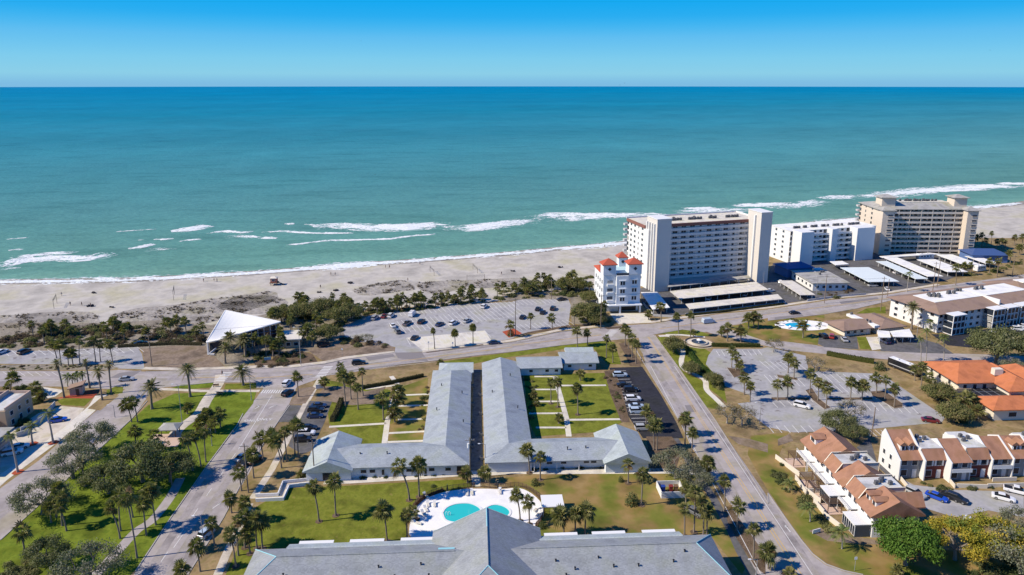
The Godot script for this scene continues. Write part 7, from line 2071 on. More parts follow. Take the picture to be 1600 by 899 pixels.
	for e in [
		["oak", "grey leaved oak spreading over the forecourt edge at the upper left of the park", V(-96.5,-158.4), oak, 1.5], ["oak", "grey leaved oak nearest the far carriageway kerb", V(-95.3,-143.9), oak2, 1.5],
		["oak", "broad dark oak in the middle of the park", V(-79.2,-156), live, 1.55], ["oak", "grey oak crown behind the broad dark oak", V(-97.5,-170.5), oak, 1.4], ["oak", "small dark oak between the palm clumps and the avenue", V(-72.8,-155.7), live, 1.15],
		["oak", "grey round oak near the bottom of the park", V(-73.2,-120.5), oak2, 1.5], ["oak", "low green oak at the bottom left of the park", V(-84,-126.4), live, 0.9], ["oak", "green oak behind the fan palm clump", V(-84.8,-151.3), live, 1.2],
		["oak", "grey twiggy oak beside the right gable and the street", V(47,-150.9), oak2, 1.4], ["oak", "smaller grey oak hanging over the bin yard", V(50.3,-145.6), oak2, 1.0],
		["bare_tree", "nearly leafless tree at the bottom of the winding path", V(69.1,-177.9), bare, 1.3], ["bare_tree", "leafless tree right of the winding path beside the lot", V(72.8,-176.7), bare, 1.25], ["bare_tree", "bare tree on the curved corner bed of the palm lot", V(110.2,-212.3), bare, 1.15], ["bare_tree", "spreading bare tree in front of the palm lot", V(103.2,-177.1), bare, 1.3], ["bare_tree", "bare grey tree at the right end of the side street lawn", V(103.7,-229.4), bare, 1.1], ["bare_tree", "leafless tree at the beach lot entrance bed", V(-39.3,-245.3), bare, 0.9],
		["green_tree", "leafy green tree between the palm lot and the townhouses", V(96.6,-171), live, 1.05], ["green_tree", "second leafy green tree beside the far end townhouse", V(98.8,-166.3), live, 0.75],
		["live_oak", "big dark live oak beyond the orange villa", V(173.6,-214.8), live, 2.0], ["live_oak", "dark live oak at the right edge behind the villa", V(183.3,-212.8), live, 1.9], ["live_oak", "lighter oak between villa and live oaks", V(171.5,-203.6), oak, 1.05],
		["round_tree", "vivid green round tree before the corner townhouse", V(83.3,-117.6), round, 1.28], ["yellow_tree", "golden leaved tree at the edge of the townhouse car park", V(94,-118.6), yellow, 1.25], ["yellow_tree", "second golden leaved tree, the farther right one", V(101.4,-118.7), lime, 1.3],
		["dark_oak", "dark grey oak in the lower right corner", V(103.4,-113.6), oak, 1.6], ["dark_oak", "grey oak at the right edge beyond the golden trees", V(111.9,-123.5), oak2, 1.3],
		["sea_grape_tree", "large grey green tree beside the white villa", V(43.8,-265.5), dune_tree, 1.75], ["sea_grape_tree", "smaller tree between the white villa and the beach lot", V(47.1,-261.2), dune_tree, 1.1],
		["dune_tree", "broad dune tree behind the beach pavilion", V(-76.9,-271.8), dune_tree, 1.5], ["dune_tree", "broad dune tree second from the pavilion", V(-72,-273.6), dune_tree, 1.45], ["dune_tree", "tall dune tree in the middle of the thicket", V(-66.3,-275.5), dune_tree, 1.6], ["dune_tree", "dune tree on the beach side of the thicket", V(-62.2,-281.8), dune_tree, 1.5], ["dune_tree", "dune tree shading the first bays of the lot", V(-54.2,-268.6), dune_tree, 1.6], ["dune_tree", "dune tree leaning over the parked cars", V(-49.6,-272.5), dune_tree, 1.5], ["dune_tree", "dark dune tree above the snack building", V(-54.5,-249.6), dune_tree, 1.4], ["dune_tree", "dune tree at the sea end of the thicket", V(-55.3,-285.9), dune_tree, 1.2],
		["dune_tree", "green dune tree left of the beach villa, seaward", V(45.7,-308.1), dune_tree, 1.4], ["dune_tree", "green dune tree left of the beach villa, nearer the lot", V(40.3,-308.4), dune_tree, 1.3], ["dune_tree", "dune tree at the back corner of the beach lot", V(24.4,-303.8), dune_tree, 1.1], ["dune_tree", "dune tree beside the white villa wall", V(48.3,-289.9), dune_tree, 1.2],
		["garden_tree", "small leafy tree on the pool lawn of the round fountain", V(68.8,-231.2), dune_tree, 1.2], ["garden_tree", "small leafy tree over the winding path", V(69.3,-211.7), dune_tree, 0.95], ["garden_tree", "dark leafy tree behind the winding path hedge", V(73.8,-203.4), dune_tree, 0.9],
		["garden_tree", "leafy tree before the villa balcony", V(136.6,-189.1), dune_tree, 1.3], ["garden_tree", "leafy tree at the small orange roofed house", V(132.3,-175.1), dune_tree, 1.3]]:
		tree(e[0], e[1], "tree", e[2], e[3], e[4], "", M.bark if e[0] != "bare_tree" else M.palm_trunk_pale)
	# shrubs
	var s := [bush_shape("s0", 5, 1.6, 1.5, 110, 0.2, olive), bush_shape("s1", 6, 1.7, 1.3, 110, 0.2, [olive[0], brown[1]]), bush_shape("s2", 5, 1.6, 1.5, 110, 0.18, brown), bush_shape("s3", 4, 1.4, 1.6, 120, 0.18, dark)]
	var clipped := bush_shape("clip", 1, 1.8, 1.5, 420, 0.13, dark)
	var f := noise(3, 0.05, 2)
	var mass := [[], [], [], []]
	for e in [["dense shrub of the dune scrub strip", "shrubs of the left dune scrub", [V(-177,-254.3), V(-166.5,-268.5), V(-147.1,-269.5), V(-130.8,-267.6), V(-117.3,-265.9), V(-102.7,-259.4), V(-98.7,-248.4), V(-110.1,-248.1), V(-122.3,-251.4), V(-130.4,-248), V(-145.1,-246.6), V(-169.9,-248.7)], 44, [0, 1, 2, 2], 1.35, 250],
		["shrub in the thicket behind the beach pavilion", "shrubs of the pavilion thicket", [V(-86.5,-289.9), V(-72.9,-298.8), V(-51.1,-295.1), V(-46.5,-278.7), V(-52.1,-256.7), V(-62.8,-253.6), V(-75.1,-267.7)], 16, [0, 3, 0, 1], 1.5, 66],
		["shrub on the dune edge of the beach car park", "shrubs of the beach lot dune edge", [V(-48.9,-290.2), V(-28.6,-296.4), V(-15.5,-299.5), V(4,-307.6), V(5.3,-294.6), V(-15,-287.3), V(-27.4,-282.2), V(-46.3,-277.6)], 22, [0, 1, 0, 2], 1.2, 96],
		["shrub at the seaward back of the beach car park", "shrubs at the back of the beach lot", [V(8.7,-310), V(26.7,-323.3), V(42,-328.5), V(56.2,-334), V(50.6,-297.3), V(40.7,-299.1), V(24.8,-298.6), V(9.7,-294.4)], 24, [0, 0, 3, 1], 1.4, 90],
		["shrub at the foot of the white villa", "shrubs beside the white villa", [V(41.9,-280.8), V(51.2,-285), V(52.2,-267.1), V(55.5,-262.8), V(48.3,-260.2), V(42.5,-261.5), V(40,-267.7)], 12, [0, 3, 1, 0], 1.1, 20],
		["shrub on the bare bed at the lot entrance", "shrubs of the lot entrance bed", [V(-49.9,-252), V(-41,-250.6), V(-32.2,-244.9), V(-30.4,-240.5), V(-39.8,-242.7), V(-49.7,-244.1)], 12, [2, 1, 2, 3], 1.0, 14],
		["clipped dark shrub on the sign bed", "shrubs of the sign bed", [V(-74.8,-230.9), V(-66.8,-240), V(-62,-239.7), V(-55,-229.1), V(-60.8,-227.1), V(-72.2,-225.5)], 10, [1, 2, 3, 3], 1.0, 16],
		["shrub along the right wall of the left condominium court", "shrubs in the left court", [V(-17.2,-206.9), V(-15,-210.7), V(-14.4,-177), V(-16.7,-178.1), V(-16.7,-187.1)], 8, [1, 3, 2, 0], 0.6, 8],
		["shrub under the windows of the right court", "shrubs in the right court", [V(15.4,-213.8), V(18.8,-211.6), V(18.2,-193), V(15.7,-181.3), V(14.7,-186.5)], 9, [3, 0, 3, 1], 0.65, 8],
		["shrub along the dark car park edge", "shrubs of the car park edge", [V(41.1,-210.4), V(43.9,-213), V(43,-200), V(42.2,-181.9), V(40.1,-181), V(40.4,-197.7)], 8, [1, 2, 2, 1], 0.55, 14],
		["low plant on the porch bed", "porch bed plants", [V(-29.5,-155.3), V(-4.3,-155.8), V(-4.3,-154.9), V(-29.3,-154.4)], 6, [3, 3, 1, 3], 0.42, 8],
		["low plant on the right porch bed", "right porch plants", [V(3.1,-157.4), V(30.8,-156.7), V(30.6,-155.6), V(3.1,-156.2)], 8, [3, 3, 1, 3], 0.42, 10],
		["shrub along the winding path", "shrubs of the winding path", [V(75,-241), V(74.2,-226.1), V(75.5,-217), V(76.7,-208.6), V(75.3,-198.3), V(72.4,-196), V(72.6,-211.5), V(70.7,-226.3)], 12, [0, 3, 0, 0], 0.9, 12],
		["dark shrub on the beds before the beach pavilion", "pavilion bed shrubs", [V(-83.6,-239.7), V(-76.4,-239.3), V(-68.9,-242.2), V(-66.6,-233.2), V(-74.7,-231.3), V(-81.4,-234.8)], 8, [3, 0, 3, 1], 0.9, 16],
		["shrub before the villa garden", "villa garden shrubs", [V(141.5,-202.5), V(148,-204.8), V(146,-192.1), V(137.6,-174.9), V(132.4,-175.2), V(137.3,-192.6)], 12, [0, 1, 0, 2], 1.1, 26],
		["shrub along the patio walls", "patio shrubs", [V(69,-149.7), V(75.1,-158), V(74,-145.1), V(74.9,-133.7), V(75.4,-126), V(73.7,-126.1), V(72.3,-133.9), V(70.9,-144.5)], 14, [0, 1, 3, 1], 0.8, 10],
		["shrub at the townhouse fronts", "townhouse front shrubs", [V(103.8,-146.4), V(107.2,-144), V(111.9,-143.1), V(123.6,-143.9), V(122.9,-142.8), V(106.3,-142.6)], 8, [0, 3, 1, 0], 0.6, 14],
		["shrub round the oval pool", "oval pool shrubs", [V(114.8,-257.6), V(124.6,-264.3), V(136.4,-262.7), V(133.5,-252.7), V(128.9,-250), V(134.7,-260.7), V(122.4,-260.9), V(115.4,-252.7)], 8, [3, 1, 0, 2], 0.6, 20],
		["shrub among the carport beds", "carport bed shrubs", [V(155.7,-309.3), V(169.4,-314.3), V(172.2,-302.9), V(164.6,-292.9), V(150.9,-289.8)], 12, [2, 2, 1, 2], 0.95, 30],
		["shrub at the motel terrace", "motel shrubs", [V(-146.7,-212.9), V(-138,-214.4), V(-128.5,-202), V(-127.4,-196.8), V(-135.6,-207.7), V(-144.5,-211.8)], 9, [3, 0, 3, 1], 1.0, 10],
		["shrub before the motel walls", "motel wall shrubs", [V(-128.7,-188.9), V(-125.3,-190.3), V(-120.5,-183.3), V(-122.7,-181.2)], 7, [0, 3, 0, 1], 0.9],
		["shrub beyond the left car park", "left car park shrubs", [V(-162.5,-231.6), V(-122.3,-228.9), V(-121,-226.2), V(-160,-227.7)], 4, [1, 2, 1, 0], 0.55, 50],
		["shrub on the far roadside", "far roadside shrubs", [V(232.5,-322.9), V(249.2,-328.3), V(273,-340.3), V(295.2,-357.2), V(286.9,-346.6), V(252.7,-324.9)], 10, [0, 3, 1, 0], 1.1, 30],
		["shrub at the lower left corner of the park", "park corner shrubs", [V(-90.5,-121), V(-93.3,-126.4), V(-88.8,-129.8), V(-83.8,-128.5), V(-77.7,-120.3)], 10, [0, 0, 1, 0], 1.1, 22],
		["shrub in the lower right corner", "corner shrubs", [V(96,-116.4), V(102.4,-118.7), V(108.8,-119.4), V(102.8,-111.7), V(92.3,-112.3)], 9, [3, 1, 0, 0], 1.0, 12]]:
		var poly := PackedVector2Array(e[2])
		var lo: Vector2 = poly[0]
		var hi: Vector2 = poly[0]
		for p in poly:
			lo = lo.min(p)
			hi = hi.max(p)
		var n := 0
		var tries := 0
		var more: int = e[6] if e.size() > 6 else 0
		while n < e[3] + more and tries < 6000:
			tries += 1
			var p := Vector2(rng.randf_range(lo.x, hi.x), rng.randf_range(lo.y, hi.y))
			if Geometry2D.is_point_in_polygon(p, poly):
				if n >= e[3]:
					mass[e[4][rng.randi() % 4]].append([p, e[5] * rng.randf_range(0.4, 0.8)])
					n += 1
					continue
				bush(e[0], p, s[e[4][rng.randi() % 4]], e[5] * rng.randf_range(0.7, 1.25), rng.randf_range(0.8, 1.15), e[1])
				n += 1
	for k in 4:
		var mm := MultiMesh.new()
		mm.transform_format = MultiMesh.TRANSFORM_3D
		mm.mesh = s[k]
		mm.instance_count = mass[k].size()
		for i in mass[k].size():
			var z: float = mass[k][i][1]
			mm.set_instance_transform(i, Transform3D(Basis(Vector3.UP, rng.randf() * TAU).scaled(Vector3(z, z * 0.9, z)), X(mass[k][i][0])))
		var o := MultiMeshInstance3D.new()
		o.name = numbered("undergrowth", self)
		o.multimesh = mm
		o.material_override = M.leaf
		add_child(o, true)
		tag(o, ["olive green undergrowth filling the scrub and thickets", "mixed brown and green undergrowth of the dune scrub", "dry brown undergrowth of the dune scrub and beds", "dark green undergrowth in the thickets"][k], "undergrowth", "", "stuff")
	# palms massed along the dunes
	for e in [["sabal palm massed among the left dune scrub", [V(-168.4,-252.1), V(-163.5,-264.5), V(-136.9,-266.9), V(-115.7,-262), V(-102.6,-257.5), V(-100,-250.2), V(-124.4,-253.2), V(-146.5,-249.2)], 16], ["sabal palm massed in the pavilion thicket", [V(-76.5,-240.5), V(-83.1,-285.1), V(-70.2,-296.2), V(-51.1,-290.3), V(-49.6,-272.5), V(-58.5,-248), V(-69,-236.8)], 22], ["sabal palm massed on the lot's dune edge", [V(-47.1,-283.2), V(-27.9,-288), V(-15.2,-292), V(3.9,-301), V(4.6,-294.7), V(-27.4,-282.6), V(-45.1,-278.7)], 20], ["sabal palm massed at the seaward back of the lot", [V(8.5,-302.1), V(26.1,-314.7), V(54.7,-324.8), V(50.7,-299.8), V(24.9,-299.9), V(9.7,-294.4)], 26], ["sabal palm massed beside the white villa", [V(40.8,-278.6), V(50.8,-282.6), V(51.8,-265), V(43.6,-260.4)], 5]]:
		var poly := PackedVector2Array(e[1])
		var lo: Vector2 = poly[0]
		var hi: Vector2 = poly[0]
		for p in poly:
			lo = lo.min(p)
			hi = hi.max(p)
		var n := 0
		while n < e[2]:
			var p := Vector2(rng.randf_range(lo.x, hi.x), rng.randf_range(lo.y, hi.y))
			if Geometry2D.is_point_in_polygon(p, poly):
				palm("f", snappedf(p.x, 0.1), snappedf(p.y, 0.1), rng.randf_range(3.4, 6.0), rng.randf_range(-0.4, 0.4), e[0], e[0])
				n += 1
	bush("big round clipped shrub in a mulch ring on the right lawn", V(34.3,-141), clipped, 1.75, 1.35, "", "clipped_shrub")
	bush("clipped shrub at the foot of the porch palms", V(13.3,-149.7), clipped, 1.05, 1.5, "", "clipped_shrub")
	bush("low round shrub on the left lawn near the fence", V(-10.5,-150.2), clipped, 0.75, 0.75, "", "clipped_shrub")
	bush("clipped shrub left of the shell seat on the right lawn", V(33.7,-150.1), clipped, 0.7, 1.9, "", "clipped_shrub")
	bush("round green bush on the beach lot verge", V(12.7,-251.1), clipped, 1.5, 1.4, "", "clipped_shrub")
	bush("round green bush right of the pool fence", V(13.5,-133.3), clipped, 1.0, 1.1, "", "clipped_shrub")
	bush("clipped shrub beside the ramp wall", V(-36.7,-150.5), clipped, 0.9, 1.1, "", "clipped_shrub")
	bush("clipped shrub at the head of the green hedge", V(132.5,-212.6), clipped, 2.0, 1.25, "", "clipped_shrub")
	bush("left rounded clipped bush beside the road before the pavilion sign", V(-72.1,-225.6), s[2], 0.95, 0.8, "", "clipped_shrub")
	bush("middle rounded clipped bush right of the pavilion sign", V(-68.2,-225.4), s[2], 1.0, 0.8, "", "clipped_shrub")
	bush("right rounded clipped bush left of the tall concrete pole", V(-64,-226.6), s[2], 1.1, 0.8, "", "clipped_shrub")
	bush("dark trimmed bush behind the tall concrete pole", V(-63.7,-237), clipped, 1.1, 0.9, "", "clipped_shrub")
	hedge("long clipped hedge between side street and palm lot", [V(121.3,-226), V(125.9,-222.6), V(133.4,-217.7)], 1.8, 1.5, [Color(0.06, 0.08, 0.02), Color(0.13, 0.12, 0.035)])
	hedge("clipped hedge above the curved lot edge", [V(84.1,-236.2), V(91.9,-235.3), V(101.1,-234.8)], 1.4, 1.3, [Color(0.05, 0.07, 0.02), Color(0.10, 0.11, 0.03)])
	hedge("hedge on the far edge of the winding path", [V(74.2,-234.2), V(73.6,-220.1), V(74.8,-211.4), V(76.1,-202)], 1.6, 1.4, [Color(0.04, 0.08, 0.02), Color(0.09, 0.13, 0.03)])
	hedge("dark hedge on the right of the small car bays", [V(-40.1,-197.2), V(-40,-188.3), V(-40.4,-184.3)], 1.5, 1.6, [Color(0.06, 0.06, 0.03), Color(0.12, 0.10, 0.05)])
	hedge("hedge along the back of the left court", [V(-35.4,-206), V(-28.5,-208.8), V(-17.2,-214.6)], 0.9, 1.1, [Color(0.04, 0.05, 0.02), Color(0.09, 0.08, 0.04)])
	hedge("low hedge behind the left park car lot", [V(-127.7,-246.2), V(-110.1,-248.1), V(-98.8,-247)], 1.2, 1.1, [Color(0.07, 0.07, 0.035), Color(0.13, 0.10, 0.06)])
	hedge("clipped hedge at the road before the tower wall", [V(84.6,-270.2), V(98.6,-273.4), V(131.1,-283.4)], 0.9, 0.8, [Color(0.05, 0.06, 0.025), Color(0.10, 0.09, 0.04)])
	hedge("low flower hedge inside the pool fence", [V(-14.1,-142.5), V(-12.3,-145.8), V(-8.1,-148.5)], 0.7, 0.5, [Color(0.12, 0.05, 0.03), Color(0.16, 0.09, 0.05)])


# ---------- vehicles ----------
var fleet := {}

func wheel_shape(r: float, w: float) -> Array:
	var t := MB.new()
	t.tube([Vector3(0, r, -w / 2), Vector3(0, r, -w / 2 + 0.03), Vector3(0, r, w / 2 - 0.03), Vector3(0, r, w / 2)], [r * 0.9, r, r, r * 0.9], 12)
	var c := MB.new()
	c.tube([Vector3(0, r, -w / 2 - 0.015), Vector3(0, r, w / 2 + 0.015)], [r * 0.58, r * 0.58], 9)
	return [t.done(), c.done()]

# a body lofted through stations: [x, half width, bottom, top]
func loft(st: Array, inset := 0.0) -> ArrayMesh:
	var b := MB.new()
	var rings := []
	for s in st:
		var w: float = s[1]
		var lo: float = s[2]
		var hi: float = s[3]
		var e: float = min(0.09, (hi - lo) * 0.3)
		var tw: float = s[4] if s.size() > 4 else w - 0.05
		rings.append([Vector3(s[0], lo, w - 0.06), Vector3(s[0], lo + e, w), Vector3(s[0], hi - e, (w + tw) / 2), Vector3(s[0], hi, tw - e), Vector3(s[0], hi, -tw + e), Vector3(s[0], hi - e, -(w + tw) / 2), Vector3(s[0], lo + e, -w), Vector3(s[0], lo, -w + 0.06)])
	for i in rings.size() - 1:
		for k in 8:
			var j := (k + 1) % 8
			b.quad(rings[i][k], rings[i + 1][k], rings[i + 1][j], rings[i][j])
	for k in range(1, 7):
		b.tri(rings[-1][0], rings[-1][k + 1], rings[-1][k])
		b.tri(rings[0][0], rings[0][k], rings[0][k + 1])
	var c := Vector3.ZERO
	for v in b.v: c += v
	c /= b.v.size()
	for i in range(0, b.v.size(), 3):           # turn any face that looks inwards
		var m := (b.v[i] + b.v[i + 1] + b.v[i + 2]) / 3
		if b.n[i].dot(Vector3(0, m.y - c.y, m.z) + Vector3((m.x - c.x) * 0.2, 0, 0)) < 0:
			for k in 3: b.n[i + k] = -b.n[i + k]
			var s := b.v[i]; b.v[i] = b.v[i + 1]; b.v[i + 1] = s
	return b.done()

func prototype(kind: String) -> Node3D:
	var o := base("car", "", "car")
	var spec: Dictionary = {
		"sedan": {"body": [[-2.3, 0.74, 0.36, 0.80], [-2.15, 0.86, 0.24, 0.92], [-1.2, 0.9, 0.2, 0.95], [0.9, 0.9, 0.2, 0.93], [1.9, 0.86, 0.22, 0.80], [2.3, 0.72, 0.34, 0.66]], "glass": [[-1.75, 0.76, 0.9, 0.95, 0.74], [-1.0, 0.80, 0.9, 1.38, 0.62], [0.25, 0.80, 0.9, 1.38, 0.62], [1.15, 0.78, 0.9, 0.96, 0.74]], "roof": [-1.05, 0.28, 1.40, 0.61], "wheels": [-1.4, 1.45], "r": 0.33, "cat": "car"},
		"suv": {"body": [[-2.3, 0.8, 0.45, 1.0], [-2.2, 0.9, 0.3, 1.08], [-1.2, 0.94, 0.25, 1.1], [1.0, 0.94, 0.25, 1.08], [2.0, 0.9, 0.28, 0.98], [2.35, 0.78, 0.42, 0.8]], "glass": [[-2.2, 0.82, 1.04, 1.1, 0.80], [-1.9, 0.84, 1.04, 1.62, 0.68], [0.2, 0.84, 1.04, 1.66, 0.68], [1.15, 0.82, 1.04, 1.12, 0.78]], "roof": [-1.95, 0.25, 1.67, 0.68], "wheels": [-1.42, 1.45], "r": 0.37, "cat": "car"},
		"van": {"body": [[-2.6, 0.92, 0.4, 1.95], [-2.5, 0.96, 0.3, 2.05], [1.0, 0.96, 0.3, 2.05], [1.55, 0.95, 0.3, 1.5], [2.3, 0.9, 0.32, 1.05], [2.6, 0.78, 0.4, 0.85]], "glass": [[0.98, 0.93, 1.3, 2.0, 0.9], [1.3, 0.9, 1.25, 1.82, 0.86], [1.75, 0.88, 1.15, 1.38, 0.82]], "roof": [-2.45, 0.95, 2.06, 0.86], "wheels": [-1.6, 1.7], "r": 0.36, "cat": "van"},
		"pickup": {"body": [[-2.7, 0.9, 0.5, 1.0], [-2.6, 0.95, 0.4, 1.04], [-0.8, 0.95, 0.35, 1.06], [1.2, 0.95, 0.35, 1.1], [2.3, 0.92, 0.38, 1.02], [2.65, 0.8, 0.48, 0.85]], "glass": [[-0.75, 0.84, 1.0, 1.66, 0.7], [0.3, 0.84, 1.0, 1.7, 0.7], [1.2, 0.82, 1.0, 1.14, 0.78]], "roof": [-0.78, 0.35, 1.72, 0.69], "wheels": [-1.7, 1.75], "r": 0.39, "cat": "pickup"}}[kind]
	o.set_meta("category", spec.cat)
	o.set_meta("kindname", {"sedan": "parked_car", "suv": "parked_car", "van": "van", "pickup": "pickup_truck"}[kind])
	put("body", loft(spec.body), M.car_white, o)
	put("windows", loft(spec.glass), M.car_glass, o)
	var r: Array = spec.roof
	put("roof", loft([[r[0], r[3] - 0.06, r[2] - 0.06, r[2]], [r[0] + 0.15, r[3], r[2] - 0.06, r[2] + 0.03], [r[1] - 0.15, r[3], r[2] - 0.06, r[2] + 0.03], [r[1], r[3] - 0.06, r[2] - 0.06, r[2]]]), M.car_white, o)
	if kind == "pickup":
		piece("load_bed", Vector3(-1.72, 1.065, 0), Vector3(1.6, 0.03, 1.5), M.dark, o)
	var w := wheel_shape(spec.r, 0.24)
	for x in spec.wheels:
		for z in [-0.82, 0.82]:
			var t := put("wheel", w[0], M.tyre, o, Vector3(x, 0, z))
			put("rim", w[1], M.rim, t)
	for z in [-0.62, 0.62]:
		var s: Array = spec.body[-2]
		piece("headlight", Vector3(s[0] + 0.18, s[3] - 0.2, z), Vector3(0.22, 0.14, 0.32), M.lamp_glass, o)
		s = spec.body[1]
		piece("tail_light", Vector3(s[0] - 0.06, s[3] - 0.2, z), Vector3(0.14, 0.16, 0.28), M.tail_glass, o)
	return o

func car(kind: String, paint: String, x: float, z: float, deg: int, label: String):
	var at := Vector3(x, 0.04, z)
	var o: Node3D
	if not fleet.has(kind):
		o = prototype(kind)
		fleet[kind] = o
		o.name = o.get_meta("kindname")
		used["%d/%s" % [get_instance_id(), o.get_meta("kindname")]] = used.get("%d/%s" % [get_instance_id(), o.get_meta("kindname")], 0) + 1
		if used["%d/%s" % [get_instance_id(), o.get_meta("kindname")]] > 1:
			o.name = "%s_%03d" % [o.get_meta("kindname"), used["%d/%s" % [get_instance_id(), o.get_meta("kindname")]] - 1]
		o.position = at
		o.rotation.y = deg_to_rad(deg)
		o.set_meta("label", label)
	else:
		o = copy(fleet[kind], label, at, deg_to_rad(deg))
	for c in o.get_children():
		if c.name == "body" or c.name == "roof":
			c.material_override = M["car_" + paint]

func cars():
	for e in [["white", 0.72, 0.72, 0.72], ["black", 0.015, 0.016, 0.02], ["silver", 0.38, 0.39, 0.40], ["grey", 0.13, 0.135, 0.14], ["navy", 0.02, 0.035, 0.09], ["maroon", 0.16, 0.02, 0.025], ["red", 0.35, 0.04, 0.03], ["blue", 0.01, 0.06, 0.42], ["bluewhite", 0.42, 0.50, 0.58]]:
		var m := flat("car_" + e[0], lin(e[1], e[2], e[3]), 0.35)
		m.clearcoat_enabled = true
		m.clearcoat = 0.7
		m.clearcoat_roughness = 0.08
	flat("car_glass", lin(0.015, 0.018, 0.022), 0.06)
	flat("tyre", lin(0.02, 0.02, 0.02), 0.9)
	flat("rim", lin(0.4, 0.4, 0.41), 0.35, 0.7)
	flat("lamp_glass", lin(0.6, 0.62, 0.64), 0.15)
	flat("tail_glass", lin(0.35, 0.02, 0.02), 0.2)
	car("sedan", "white", -165.6, -242.7, 75, "white car parked at the left edge of the left car park")
	car("suv", "black", -157.8, -242.3, 75, "black car second from the left in the left car park")
	car("sedan", "black", -121, -248.7, 35, "dark car parked under the scrub at the end of the left car park")
	car("sedan", "silver", -111, -216.4, 8, "silver car turning at the mouth of the far carriageway")
	car("suv", "white", -59.4, -210.4, 83, "white car waiting at the avenue crossing")
	car("suv", "black", -57.3, -203.1, 70, "black car crossing the white bars of the avenue")
	car("suv", "black", -39.6, -226, 10, "dark car driving on the shore road past the corner palms")
	car("sedan", "navy", 6.4, -242.8, 9, "dark car driving along the road beside the mulch bed")
	car("suv", "silver", -40.5, -273, 75, "silver car in the dune row of the beach car park")
	car("sedan", "maroon", -36.9, -275, 75, "dark red car in the dune row of the beach car park")
	car("suv", "white", -34.4, -275.5, 75, "white car beside the dark red one in the dune row")
	car("van", "white", -25.9, -276.6, 75, "white van standing in the dune row of the beach lot")
	car("sedan", "white", -32.4, -263.4, 110, "white car leaving the first bay at the lot entrance")
	car("suv", "grey", -29.8, -256.5, 110, "grey car just below the white one at the lot entrance")
	car("pickup", "grey", -27, -265.5, 70, "grey pickup in the middle rows of the beach lot")
	car("suv", "black", -21.6, -267.3, 70, "black car in the middle rows of the beach lot")
	car("sedan", "navy", -14.3, -264, 60, "navy car in the middle rows above the clipped palms")
	car("suv", "white", -9, -265.2, 60, "large white car above the clipped palms")
	car("sedan", "silver", -3.7, -267.6, 60, "silver car behind the right clipped palm")
	car("sedan", "black", -22.8, -249.3, 70, "black car alone beside the yellow hatched bay")
	car("suv", "white", 3.3, -285.6, 70, "white car parked in the shade at the back of the beach lot")
	car("suv", "black", -54.8, -243.5, 20, "black car parked beside the snack building")
	car("sedan", "black", 25.6, -281.2, 70, "black car left in the trio at the right end of the lot")
	car("sedan", "black", 27.2, -276.6, 70, "black car in front of the trio at the right end of the lot")
	car("suv", "black", 31.9, -281.3, 70, "black car right in the trio at the right end of the lot")
	car("sedan", "black", 37.2, -293.9, 20, "black car deep in the back corner of the beach lot")
	car("sedan", "black", 18.5, -271, 70, "black car beside the round bush of the beach lot")
	car("sedan", "navy", -46, -193.9, 0, "navy car farthest in the small bays by the avenue")
	car("suv", "black", -46.3, -191, 0, "black car second in the small bays by the avenue")
	car("sedan", "navy", -45.7, -187.4, 0, "navy car nearest the pavement in the small bays")
	car("sedan", "black", -45.9, -180.4, 0, "black car at the near end of the small bays")
	car("suv", "white", -45.8, -177.2, 0, "white car between two dark ones in the small bays")
	car("suv", "black", -46, -173.8, 0, "black car at the gable end of the small bays")
	car("van", "bluewhite", 91.1, -261.3, 12, "pale blue van driving on the shore road before the carports")
	car("suv", "bluewhite", 45.9, -211.3, 0, "pale blue car at the far end of the dark car park")
	car("sedan", "black", 45.6, -203.6, 0, "black car in the dark car park next to a gap")
	car("suv", "black", 46.9, -200, 0, "second black car in the dark car park")
	car("suv", "white", 46.2, -193.6, 0, "white car in the middle of the dark car park")
	car("sedan", "bluewhite", 46.1, -188.7, 0, "light blue car beside the white one in the dark car park")
	car("suv", "bluewhite", 45.7, -185.4, 0, "second light blue car half under a palm in the dark car park")
	car("suv", "silver", 44.9, -175.3, 0, "silver car at the near end of the dark car park")
	car("sedan", "black", 129.8, -270.5, 8, "black car driving past the oval pool")
	car("suv", "black", 128.5, -243.2, 90, "black car on the bungalow drive")
	car("suv", "red", 131.4, -242.5, 60, "red car on the bungalow drive")
	car("sedan", "silver", 134.4, -239.3, 80, "silver car on the bungalow drive")
	car("suv", "navy", 148, -236.3, 95, "dark blue car under the bungalow carport")
	car("suv", "white", 94.3, -186.5, -35, "white car in the pale palm car park")
	car("sedan", "maroon", 125.9, -175.7, -20, "maroon car at the near right corner of the palm car park")
	car("suv", "silver", 196, -243.7, -35, "silver car under trees in the apartment car park")
	car("suv", "black", 198.6, -243.2, -35, "black car in the apartment car park")
	car("suv", "white", 206.2, -246.5, -20, "white car in front of the apartment house bays")
	car("sedan", "white", 211, -249.6, -20, "white car cut by the right edge at the apartment house")
	car("suv", "silver", 99.7, -140.8, -60, "silver car in front of the townhouse garden wall")
	car("sedan", "blue", 103.8, -139.3, -50, "bright blue car in the townhouse car park")
	car("sedan", "black", 106.9, -139.3, -50, "black car beside the bright blue one")
	car("suv", "black", 107.8, -138.3, -50, "second black car beside the bright blue one")
	car("sedan", "white", 118.7, -138.2, -35, "white sports car in the townhouse car park")
	car("pickup", "white", 123.7, -140.5, -35, "white pickup at the right edge of the townhouse car park")
	car("suv", "white", 104.2, -129.7, 40, "white car showing through the yellow tree")
	car("sedan", "white", 104.2, -127.4, 40, "second white car showing through the yellow tree")
	car("sedan", "blue", -116.8, -188.7, 20, "blue car in the shaded bay before the motel wall")
	car("suv", "white", -118.1, -170.8, 25, "white car in the motel forecourt")
	car("sedan", "white", -118.2, -173.8, 25, "second white car in the motel forecourt")
